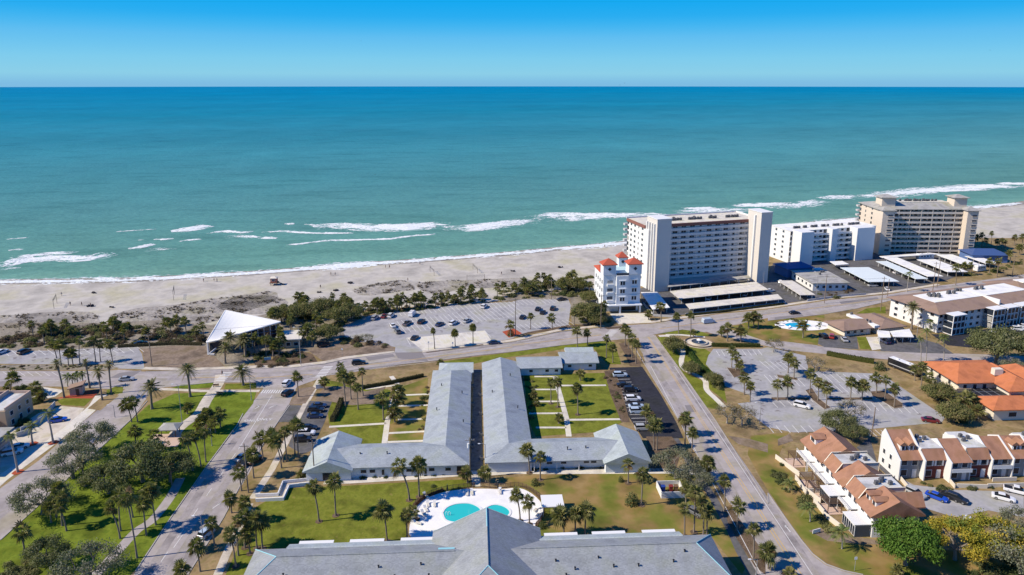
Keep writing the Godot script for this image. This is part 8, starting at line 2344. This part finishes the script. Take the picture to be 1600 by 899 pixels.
	car("suv", "bluewhite", -56.5, -134.7, 68, "pale blue car driving down the avenue beneath the palms")
	car("sedan", "black", -57, -163, 65, "black car in the shade of the avenue palms")
	car("sedan", "silver", -59, -165.5, 65, "silver car in the upper avenue shade")
	car("suv", "black", -55.5, -163.7, 65, "black car at the avenue kerb near the cluster of palms")
	car("sedan", "white", 187.2, -302.2, 70, "white car leaving the long carport before the cream tower")
	car("sedan", "white", 143.5, -316.2, 70, "white car parked under the tan topped carport")
	car("suv", "grey", 96.8, -311.5, 60, "grey car under the wide white carport, left")
	car("sedan", "white", 101.3, -291.7, 60, "white car under the wide white carport")
	car("sedan", "black", 109.6, -293.6, 60, "black car under the wide white carport")
	car("suv", "silver", 119.2, -296.6, 60, "silver car under the wide white carport, right")
	car("sedan", "silver", 104, -311.1, 60, "silver car under the grey carport at the tower foot")
	car("sedan", "white", 132.7, -302, 20, "white car at the gap beside the narrow carport")
	car("suv", "grey", 127.2, -323.9, 60, "grey car at the right end of the grey tower carport")
	car("sedan", "silver", 183.7, -307.8, 0, "silver car under the broad pale carport, right end")
	car("suv", "black", 183.5, -319.4, 0, "black car under the broad pale carport")
	car("sedan", "grey", 185.1, -331.7, 0, "grey car under the broad pale carport, left end")
	car("suv", "white", 208.3, -328.9, 0, "white car under the left half of the twin carport")
	car("sedan", "black", 208.6, -319.6, 0, "black car under the near end of the twin carport")
	car("van", "white", 253.4, -335.1, 30, "white van beyond the road by the motor home")
	car("sedan", "grey", 47.2, -136.5, -52, "grey car half hidden under the leafless tree by the street")
	# the motor homes
	for e in [["dark striped motor home with a white roof beside the side street", V(139.8,-210.8), -68.0, M.car_black, 11.0, M.white], ["white motor home among the carports before the cream tower", V(240,-357.1), 5.0, M.white, 9.0, M.white], ["small white caravan beside the far road", V(252.3,-332), 20.0, M.white, 6.5, M.white]]:
		var o := base("motor_home", e[0], "motor home", X(e[1], 0.04), deg_to_rad(e[2]))
		var l: float = e[4] / 2
		put("body", loft([[-l, 1.1, 0.5, 2.9], [-l + 0.2, 1.22, 0.35, 3.05], [l - 0.9, 1.22, 0.35, 3.05], [l - 0.2, 1.2, 0.35, 2.7], [l, 1.1, 0.5, 2.3]]), e[3], o)
		piece("roof", Vector3(-0.4, 3.08, 0), Vector3(l * 2 - 1.4, 0.1, 2.2), e[5], o)
		for x in [-0.5, 0.2]:
			piece("roof_cooler", Vector3(l * x, 3.25, 0), Vector3(0.9, 0.25, 0.7), M.trim_white, o)
		piece("windscreen", Vector3(l - 0.08, 1.9, 0), Vector3(0.12, 0.9, 2.0), M.car_glass, o)
		for k in 4:
			for z in [-1.2, 1.2]:
				piece("side_window", Vector3(-l * 0.6 + l * 0.38 * k, 2.0, z), Vector3(0.9, 0.6, 0.06), M.car_glass, o)
		for z in [-1.21, 1.21]:
			piece("stripe", Vector3(-0.2, 1.2, z), Vector3(l * 1.7, 0.28, 0.05), M.car_silver, o)
		var w := wheel_shape(0.48, 0.3)
		for x in [-l * 0.55, l * 0.6]:
			for z in [-1.05, 1.05]:
				var t := put("wheel", w[0], M.tyre, o, Vector3(x, 0, z))
				put("rim", w[1], M.rim, t)

# ---------- poles, signs and wires ----------
var tops := []

func post(kind: String, x: float, z: float, h: float, label: String):
	var o := base("utility_pole" if kind == "wood" else "lamp_post", label, "pole", Vector3(x, 0, z))
	var b := MB.new()
	if kind == "wood":
		b.tube([Vector3.ZERO, Vector3(0, h, 0)], [0.17, 0.11], 7)
		put("pole", b.done(), M.pole_wood, o)
		if h > 8:
			piece("cross_arm", Vector3(0, h - 0.7, 0), Vector3(2.2, 0.12, 0.1), M.pole_wood, o)
			for s in [-1.0, -0.5, 0.5, 1.0]:
				b = MB.new()
				b.tube([Vector3(s, h - 0.64, 0), Vector3(s, h - 0.42, 0)], [0.05, 0.035], 5)
				put("insulator", b.done(), M.trim_white, o)
			tops.append(Vector3(x, h - 0.5, z))
		if label.contains("transformer"):
			b = MB.new()
			b.tube([Vector3(-0.35, h - 2.6, 0), Vector3(-0.35, h - 1.5, 0)], [0.28, 0.28], 9)
			put("transformer", b.done(), M.trim_white, o)
	elif label.contains("sign"):
		b.tube([Vector3.ZERO, Vector3(0, h, 0)], [0.045, 0.045], 6)
		put("pole", b.done(), M.pole_grey, o)
		piece("sign_plate", Vector3(0, h - 0.35, 0.05), Vector3(0.55, 0.6, 0.03), M.trim_white, o)
	else:
		b.tube([Vector3.ZERO, Vector3(0, 0.4, 0), Vector3(0, h, 0)], [0.16, 0.1, 0.06], 7)
		put("pole", b.done(), M.concrete_pole if label.contains("concrete") else M.pole_grey, o)
		if not label.contains("mast"):
			b = MB.new()
			b.tube([Vector3(0, h - 0.2, 0), Vector3(-0.5, h + 0.15, 0), Vector3(-1.3, h + 0.2, 0)], [0.05, 0.045, 0.04], 5)
			put("arm", b.done(), M.pole_grey, o)
			piece("lamp_head", Vector3(-1.5, h + 0.18, 0), Vector3(0.6, 0.12, 0.26), M.trim_white, o)

func wire(p: Vector3, q: Vector3, text: String):
	var b := MB.new()
	for s in [-0.8, 0.8]:
		var path := []
		var rr := []
		for k in 9:
			var t := k / 8.0
			path.append(p.lerp(q, t) + Vector3(s * 0.7, -1.6 * 4 * t * (1 - t) * 0.5, 0))
			rr.append(0.018)
		b.tube(path, rr, 3)
	var o := put("power_line", b.done(), M.dark)
	tag(o, "pair of thin power wires " + text, "wire", "power lines along the shore road")

func poles():
	post("wood", -108.1, -227.9, 11.6, "bare timber utility pole at the edge of the waste ground")
	post("lamp", -58.7, -226, 13.3, "tall concrete pole beside the trimmed shrub beds")
	post("wood", 47.6, -256.8, 13.8, "timber utility pole before the white villa")
	post("wood", 14.5, -251, 14.6, "timber utility pole on the beach lot verge")
	post("wood", 32.8, -296.2, 9.0, "timber pole at the back of the beach lot")
	post("wood", 148.9, -283.9, 12.5, "timber pole before the grey roofed low building")
	post("wood", 167.1, -272.4, 14.7, "timber pole at the apartment house end")
	post("wood", 206.2, -298.3, 13.9, "timber pole beyond the apartment house, left of the pair")
	post("wood", 212.9, -305.4, 13.7, "timber pole beyond the apartment house, right of the pair")
	post("lamp", 147.3, -288.4, 12.7, "grey lamp post beside the pole at the low building")
	post("wood", 252.8, -320.5, 9.4, "timber pole past the white motor home")
	post("wood", 261.4, -321.6, 10.7, "timber pole near the right edge beyond the apartments")
	post("wood", -52.9, -150, 12.4, "timber utility pole on the verge of the avenue")
	post("lamp", -69, -172.5, 4.8, "curved street lamp on the upper avenue kerb")
	post("lamp", -55.8, -130.4, 7.0, "short grey lamp post at the avenue kerb")
	post("lamp", -82.1, -186.5, 11.2, "tall thin lamp post on the park lawn")
	post("lamp", -67.1, -199.8, 9.8, "thin lamp post at the upper right of the park lawn")
	post("wood", -38.7, -154.3, 10.4, "dark timber pole at the left gable")
	post("wood", -1.9, -153.1, 10.8, "timber pole with a white transformer at the alley mouth")
	post("lamp", 1.8, -157.5, 6.6, "lamp post inside the right side of the alley")
	post("wood", 109.7, -175.8, 4.8, "timber pole between the palm lot and the townhouses")
	post("lamp", 78.1, -177.4, 6.1, "grey lamp post at the near edge of the palm lot")
	post("lamp", 134.1, -313.2, 6.2, "thin flag mast at the tower corner")
	post("lamp", -16.9, -237.3, 3.5, "short sign post at the beach lot entrance")
	post("lamp", -46.3, -233.3, 3.1, "short sign post on the bare planting bed")
	post("lamp", -8.5, -239.4, 2.3, "short sign post between the clipped palms")
	post("lamp", -102.2, -190.5, 3.6, "grey lamp post on the far carriageway island")
	post("lamp", 162.1, -239.9, 5.3, "grey lamp post at the right end of the bungalow carport")
	post("wood", 182, -292.9, 7.8, "timber pole on the far verge before the carports")
	post("lamp", 53, -116.3, 3.3, "dark post on the bottom right verge")
	post("lamp", 72.4, -116.4, 3.2, "small street sign on the grass corner")
	post("wood", 104.7, -167.9, 6.4, "thin timber pole behind the far end townhouse")
	post("wood", 250.9, -371.2, 13.3, "tall mast at the foot of the cream tower")
	for k in [[0, 2, "from the waste ground to the beach lot verge"], [2, 1, "between beach lot verge and white villa"], [1, 4, "between the white villa and the grey roofed low building"], [4, 5, "between the low building pole and the apartment house pole"]]:
		if k[0] < tops.size() and k[1] < tops.size():
			wire(tops[k[0]], tops[k[1]], k[2])
	for e in [["white two panel corner sign on the grass by the avenue", V(-48.3,-206.7), 2.6, 1.4, M.white], ["small blue and white sign on the sign bed", V(-71,-231), 2.2, 1.0, M.turquoise_wall], ["low white sign board outside the patio walls", V(70.6,-128.3), 2.0, 0.8, M.white]]:
		var o := base("sign_board", e[0], "sign", X(e[1]), 0.3)
		piece("board", Vector3(0, e[3] / 2 + 0.2, 0), Vector3(e[2], e[3], 0.12), e[4], o)
		for s in [-0.4, 0.4]:
			piece("leg", Vector3(e[2] * s, 0.35, -0.1), Vector3(0.12, 0.7, 0.12), M.grey_metal, o)
	# the fountain on the corner lawn
	var o := base("fountain", "round stone fountain on a paved circle at the street corner", "fountain", X(V(80.6,-239.8)))
	var ring := []
	for k in 24:
		ring.append(Vector2(cos(TAU * k / 24), sin(TAU * k / 24)))
	var b := MB.new()
	var outer := []
	for p in ring: outer.append(p * 5.6)
	b.prism(outer, 0.04, 0.06)
	put("paving", b.done(), M.concrete, o)
	b = MB.new()
	var path := []
	for p in ring + [ring[0]]: path.append(p * 2.9)
	var a := along(path, 0.4)
	for i in 24:
		b.prism([a[i], a[i + 1], a[a.size() - 2 - i], a[a.size() - 1 - i]], 0.06, 0.6)
	put("basin", b.done(), M.concrete, o)
	b = MB.new()
	var inner := []
	for p in ring: inner.append(p * 2.7)
	b.prism(inner, 0.3, 0.3)
	put("water", b.done(), M.shade_glass, o)
	b = MB.new()
	b.tube([Vector3(0, 0.1, 0), Vector3(0, 1.0, 0), Vector3(0, 1.05, 0), Vector3(0, 1.2, 0), Vector3(0, 1.7, 0)], [0.3, 0.2, 0.9, 0.95, 0.12], 12)
	put("tier", b.done(), M.trim_white, o)
	b = MB.new()
	path = []
	for p in ring + [ring[0]]: path.append(p * 5.0)
	a = along(path, 0.3)
	for i in 24:
		b.prism([a[i], a[i + 1], a[a.size() - 2 - i], a[a.size() - 1 - i]], 0.06, 0.5)
	put("seat_wall", b.done(), M.bare_soil, o)
	# the oval pool of the bungalow
	o = base("swimming_pool", "small blue oval pool with a white deck on the side street lawn", "swimming pool", X(V(125,-256.7)))
	var oval := []
	var deck := []
	for p in ring:
		oval.append(Vector2(p.x * 5.2, p.y * 3.0))
		deck.append(Vector2(p.x * 11.0 + 2.0, p.y * 6.0))
	b = MB.new()
	b.prism(deck, 0.04, 0.06)
	put("deck", b.done(), M.pool_deck, o)
	b = MB.new()
	b.prism(oval, 0.07, 0.075)
	put("water", b.done(), flat("pool_blue", lin(0.02, 0.36, 0.55), 0.08), o)
	b = MB.new()
	a = along(oval + [oval[0]], 0.4)
	for i in 24:
		b.prism([a[i], a[i + 1], a[a.size() - 2 - i], a[a.size() - 1 - i]], 0.06, 0.16)
	put("coping", b.done(), M.white, o)
	for k in 9:
		var w := TAU * k / 9.0 + 0.3
		var l := base("sun_lounger", "white lounger on the deck of the small blue oval pool", "sun lounger", X(V(125,-256.7)) + Vector3(cos(w) * 8.4 + 1.2, 0.07, sin(w) * 4.6), -w + PI / 2, "loungers round the oval pool")
		var lb := MB.new()
		lb.box(Vector3(0, 0.3, 0.2), Vector3(0.7, 0.1, 1.4))
		lb.box(Vector3(0, 0.5, -0.7), Vector3(0.7, 0.1, 0.7), Basis(Vector3(1, 0, 0), 0.8))
		put("frame", lb.done(), M.white, l)
		piece("foot", Vector3(0, 0.12, 0.5), Vector3(0.6, 0.24, 0.06), M.white, l)
	# benches and the paved shelter in the park
	for e in [["dark bench beside the park path", V(-77.8,-203.9)], ["second dark bench across the park path", V(-81,-210)]]:
		o = base("park_bench", e[0], "bench", X(e[1]), 0.1)
		piece("seat", Vector3(0, 0.45, 0), Vector3(1.8, 0.06, 0.45), M.wood, o)
		piece("backrest", Vector3(0, 0.75, -0.22), Vector3(1.8, 0.4, 0.06), M.wood, o)
		for s in [-0.75, 0.75]:
			piece("leg", Vector3(s, 0.22, 0), Vector3(0.08, 0.44, 0.4), M.grey_metal, o)
	o = base("play_shelter", "grey roofed little shelter on a tan square in the park", "shelter", X(V(-82.2,-177.3)))
	piece("floor", Vector3(0, 0.05, 1.2), Vector3(8.5, 0.08, 7.0), M.pink_wall, o)
	for s in [[-1.8, -1.4], [1.8, -1.4], [-1.8, 1.4], [1.8, 1.4]]:
		piece("post", Vector3(s[0], 1.2, s[1] - 2.0), Vector3(0.16, 2.4, 0.16), M.wood, o)
	b = MB.new()
	b.hip(-2.6, 2.6, -4.2, 0.2, 2.4, 3.2, 1.6, 1.6)
	put("roof", b.done(), M.grey_roof, o)

# ---------- the beach ----------
func blob(path: Array, radii: Array, b: MB): b.tube(path, radii, 6)

# one standing bather: a single skin from head to feet
func figure(stride: float, arm: float) -> ArrayMesh:
	var bones := [[Vector3(0, 1.62, 0), Vector3(0, 1.56, 0.02), 0.105, 0.10], [Vector3(0, 1.5, 0), Vector3(0, 1.38, 0), 0.06, 0.085], [Vector3(-0.15, 1.36, 0), Vector3(0.15, 1.36, 0), 0.085, 0.085], [Vector3(0, 1.34, 0), Vector3(0, 0.98, 0), 0.15, 0.13], [Vector3(-0.08, 0.92, 0), Vector3(0.08, 0.92, 0), 0.13, 0.13]]
	for s in [-1.0, 1.0]:
		var sw: float = stride * s
		bones.append([Vector3(s * 0.09, 0.9, 0), Vector3(s * 0.1, 0.48, sw * 0.5), 0.1, 0.065])
		bones.append([Vector3(s * 0.1, 0.48, sw * 0.5), Vector3(s * 0.1, 0.08, sw), 0.06, 0.042])
		bones.append([Vector3(s * 0.1, 0.05, sw), Vector3(s * 0.11, 0.04, sw + 0.15), 0.045, 0.035])
		bones.append([Vector3(s * 0.2, 1.36, 0), Vector3(s * 0.26, 1.08, -sw * 0.4), 0.055, 0.042])
		bones.append([Vector3(s * 0.26, 1.08, -sw * 0.4), Vector3(s * (0.27 + arm * 0.1), 0.84, -sw * 0.7 + 0.08), 0.04, 0.03])
		bones.append([Vector3(s * (0.27 + arm * 0.1), 0.84, -sw * 0.7 + 0.08), Vector3(s * (0.28 + arm * 0.1), 0.74, -sw * 0.75 + 0.1), 0.035, 0.025])
	return skin(bones, 0.045)

func skin(bones: Array, cell: float) -> ArrayMesh:   # surface nets over a smooth union of tapered bones
	var lo := Vector3(9, 9, 9)
	var hi := -lo
	for e in bones:
		for p in [e[0], e[1]]:
			lo = lo.min(p - Vector3.ONE * 0.25)
			hi = hi.max(p + Vector3.ONE * 0.25)
	var n := Vector3i(((hi - lo) / cell).ceil())
	var field := PackedFloat32Array()
	field.resize((n.x + 1) * (n.y + 1) * (n.z + 1))
	var at := func(x, y, z): return (z * (n.y + 1) + y) * (n.x + 1) + x
	for z in n.z + 1:
		for y in n.y + 1:
			for x in n.x + 1:
				var p := lo + Vector3(x, y, z) * cell
				var s := 0.0
				for e in bones:
					var ab: Vector3 = e[1] - e[0]
					var t: float = clamp((p - e[0]).dot(ab) / max(ab.length_squared(), 1e-6), 0, 1)
					var d: float = p.distance_to(e[0] + ab * t) - lerp(float(e[2]), float(e[3]), t)
					s += exp(-d * 45.0)
				field[(z * (n.y + 1) + y) * (n.x + 1) + x] = -log(max(s, 1e-30)) / 45.0
	var vert := {}
	for z in n.z:
		for y in n.y:
			for x in n.x:
				var sum := Vector3.ZERO
				var k := 0
				for e in [[0, 0, 0, 1, 0, 0], [0, 1, 0, 1, 1, 0], [0, 0, 1, 1, 0, 1], [0, 1, 1, 1, 1, 1], [0, 0, 0, 0, 1, 0], [1, 0, 0, 1, 1, 0], [0, 0, 1, 0, 1, 1], [1, 0, 1, 1, 1, 1], [0, 0, 0, 0, 0, 1], [1, 0, 0, 1, 0, 1], [0, 1, 0, 0, 1, 1], [1, 1, 0, 1, 1, 1]]:
					var f0 := field[((z + e[2]) * (n.y + 1) + y + e[1]) * (n.x + 1) + x + e[0]]
					var f1 := field[((z + e[5]) * (n.y + 1) + y + e[4]) * (n.x + 1) + x + e[3]]
					if (f0 < 0) != (f1 < 0):
						var t := f0 / (f0 - f1)
						sum += Vector3(x + lerp(float(e[0]), float(e[3]), t), y + lerp(float(e[1]), float(e[4]), t), z + lerp(float(e[2]), float(e[5]), t))
						k += 1
				if k:
					vert[Vector3i(x, y, z)] = lo + sum / k * cell
	var b := MB.new()
	for key in vert:
		for ax in 3:
			var e := Vector3i(1 if ax == 0 else 0, 1 if ax == 1 else 0, 1 if ax == 2 else 0)
			var u := Vector3i(e.z, e.x, e.y)
			var w := Vector3i(e.y, e.z, e.x)
			if key.x < 1 or key.y < 1 or key.z < 1: continue
			var q: Vector3i = key + e
			var f0 := field[(key.z * (n.y + 1) + key.y) * (n.x + 1) + key.x]
			var f1 := field[(q.z * (n.y + 1) + q.y) * (n.x + 1) + q.x]
			if (f0 < 0) == (f1 < 0): continue
			var c := [vert.get(key), vert.get(key - u), vert.get(key - u - w), vert.get(key - w)]
			if c.any(func(v): return v == null): continue
			if f0 < 0: b.quad(c[0], c[1], c[2], c[3])
			else: b.quad(c[3], c[2], c[1], c[0])
	return b.done()

func beach_life():
	flat("skin_tan", lin(0.28, 0.16, 0.11), 0.7)
	flat("cloth_dark", lin(0.025, 0.025, 0.035), 0.9)
	flat("cloth_navy", lin(0.03, 0.05, 0.12), 0.9)
	flat("cloth_light", lin(0.5, 0.5, 0.52), 0.9)
	var bodies := [figure(0.0, 0.0), figure(0.22, 0.6)]
	var shorts := MB.new()
	shorts.tube([Vector3(0, 0.8, 0), Vector3(0, 1.0, 0)], [0.205, 0.17], 9)
	var shirt := MB.new()
	shirt.tube([Vector3(0, 0.98, 0), Vector3(0, 1.2, 0), Vector3(0, 1.4, 0)], [0.175, 0.19, 0.17], 9)
	var hair := MB.new()
	hair.tube([Vector3(0, 1.62, -0.03), Vector3(0, 1.70, -0.01), Vector3(0, 1.74, 0)], [0.12, 0.10, 0.04], 8)
	var kit := [shorts.done(), shirt.done(), hair.done()]
	for e in [["in dark clothes walking alone at the water's edge left of a pair", V(-129,-332.1), 1], ["in dark clothes, left of a pair at the water's edge", V(-124.2,-332.4), 0], ["in dark clothes, right of a pair at the water's edge", V(-122.7,-332), 1], ["on open sand above the left volleyball net", V(-183.7,-312.7), 1], ["right of the left volleyball net", V(-172,-297.9), 0], ["farther right of the left volleyball net", V(-166.9,-297.2), 1], ["standing beside a pile of things on the sand", V(-162.5,-295.7), 0], ["on the sand near the lifeguard stand, left", V(-71,-340.9), 0], ["on the sand near the lifeguard stand, right", V(-68.9,-340.8), 1], ["in front of the lifeguard stand on open sand", V(-71.4,-318.4), 1], ["at the water's edge above the dune mound", V(-29,-360), 1], ["bending place at the wash right of the lifeguard stand", V(-45.9,-353.5), 0], ["second at the wash right of the lifeguard stand", V(-43.9,-353.4), 0], ["between the right volleyball nets and the villa", V(12.6,-337.4), 1], ["near the beach path head", V(-32.4,-328.5), 0], ["at the far wash near the tower", V(74,-393.9), 0], ["crossing the ladder crossing in dark clothes", V(-82.1,-219), 1], ["on the pavement at the park corner", V(-77.7,-189.2), 0], ["standing on the street corner pavement", V(55.6,-223.3), 0]]:
		var o := base("person", "person " + e[0], "person", X(e[1], 0.02), rng.randf() * TAU, "")
		put("body", bodies[e[2]], M.skin_tan, o)
		put("shorts", kit[0], [M.cloth_dark, M.cloth_navy][rng.randi() % 2], o)
		put("shirt", kit[1], [M.cloth_dark, M.cloth_navy, M.cloth_light, M.cloth_dark][rng.randi() % 4], o)
		put("hair", kit[2], M.wood, o)
	# volleyball courts
	for e in [["at the left end of the beach", V(-176.2,-293.4), V(-180.6,-304.4), 4.2], ["at the left middle of the beach", V(-131.2,-303.1), V(-134.4,-312.2), 4.4], ["before the dune mound, left of two", V(-20.4,-337.4), V(-23.9,-349), 3.2], ["before the dune mound, right of two", V(0.8,-340.8), V(-2.4,-352.7), 3.0], ["nearest the dunes in the middle", V(4.2,-329.5), V(-16.9,-327.7), 2.6]]:
		var o := base("volleyball_net", "volleyball net on two poles " + e[0], "volleyball net", X(e[1]), 0, "beach volleyball nets")
		var d: Vector2 = (e[2] - e[1]).normalized() * 8.5
		for p in [Vector2.ZERO, d]:
			var b := MB.new()
			b.tube([X(p), X(p, e[3])], [0.09, 0.08], 6)
			put("pole", b.done(), M.pole_wood, o)
		var b := MB.new()
		for k in 5:
			b.tube([X(Vector2.ZERO, e[3] - 0.1 - 0.24 * k), X(d, e[3] - 0.1 - 0.24 * k)], [0.025, 0.025], 3)
		for k in 18:
			b.tube([X(d * k / 17.0, e[3] - 1.06), X(d * k / 17.0, e[3] - 0.1)], [0.015, 0.015], 3)
		put("net", b.done(), M.dark, o)
	# the lifeguard stand
	var o := base("lifeguard_stand", "orange red lifeguard hut on stilts on the open sand", "lifeguard stand", X(V(-94.1,-325.3)))
	for x in [-1.3, 1.3]:
		for z in [-1.2, 1.2]:
			piece("stilt", Vector3(x, 0.6, z), Vector3(0.2, 1.2, 0.2), M.wood, o)
	piece("platform", Vector3(0, 1.25, 0), Vector3(3.8, 0.16, 3.4), M.wood, o)
	piece("cabin", Vector3(0, 2.45, 0), Vector3(2.8, 2.25, 2.5), flat("hut_red", lin(0.36, 0.12, 0.08), 0.8), o)
	window(o, Vector3(0, 2.6, 1.27), 1.6, 0.9)
	var rf := MB.new()
	rf.hip(-1.6, 1.6, -1.45, 1.45, 3.55, 4.1, 1.2, 1.2)
	put("roof", rf.done(), M.cream, o)
	var ramp := MB.new()
	ramp.box(Vector3(3.3, 0.6, 0), Vector3(3.2, 0.1, 1.2), Basis(Vector3(0, 0, 1), -0.4))
	put("ramp", ramp.done(), M.wood, o)
	# small heaps and gear on the sand
	for e in [["dark heap of driftwood and gear beside a bather on the left beach", V(-162.8,-295.8), 1.4], ["dark gear heap on the upper left beach", V(-171.3,-316), 1.0], ["gear heap beside the beach path", V(-153,-293.8), 1.0], ["dark gear by the dune mound", V(-59.4,-325.8), 1.3], ["low dark gear in front of the lifeguard stand", V(-63.3,-313.7), 1.3], ["two beach chairs before the lifeguard stand", V(-70.6,-311.4), 1.0], ["dark gear near the white villa", V(18.5,-343.5), 1.0], ["dark shelter on the sand left of the villa", V(43.4,-349.8), 1.3]]:
		var b := MB.new()
		for k in 7:
			b.box(Vector3(rng.randf_range(-0.8, 0.8), 0.25, rng.randf_range(-0.5, 0.5)) * e[2], Vector3(rng.randf_range(0.4, 1.0), rng.randf_range(0.2, 0.6), rng.randf_range(0.3, 0.6)) * e[2], Basis(Vector3(rng.randf(), 1, rng.randf()).normalized(), rng.randf() * 3))
		var g := put("beach_gear", b.done(), M.cloth_dark)
		g.position = X(e[1])
		tag(g, e[0], "beach gear")
	# birds
	for e in [["over the far horizon, left of centre", Vector3(-135, 142, -900)], ["low over the sea in the middle", Vector3(-78, 22, -560)], ["over the horizon, upper of two", Vector3(165, 92, -790)], ["over the horizon, lower of two", Vector3(158, 90, -780)], ["high at the right edge of the sky", Vector3(640, 132, -880)]]:
		var b := MB.new()
		b.tube([Vector3(0, 0, -0.5), Vector3(0, 0.05, 0), Vector3(0, 0, 0.6)], [0.05, 0.16, 0.04], 5)
		var body := base("gull", "dark bird gliding " + e[0], "bird", e[1], 0.6)
		put("body", b.done(), M.dark, body)
		for s in [-1.0, 1.0]:
			b = MB.new()
			b.tri(Vector3(0, 0.05, -0.25), Vector3(0, 0.05, 0.25), Vector3(s * 0.8, 0.45, 0))
			b.tri(Vector3(s * 0.8, 0.45, 0.12), Vector3(s * 0.75, 0.45, -0.14), Vector3(s * 1.7, 0.25, 0.15))
			put("wing", b.done(), M.dark, body)
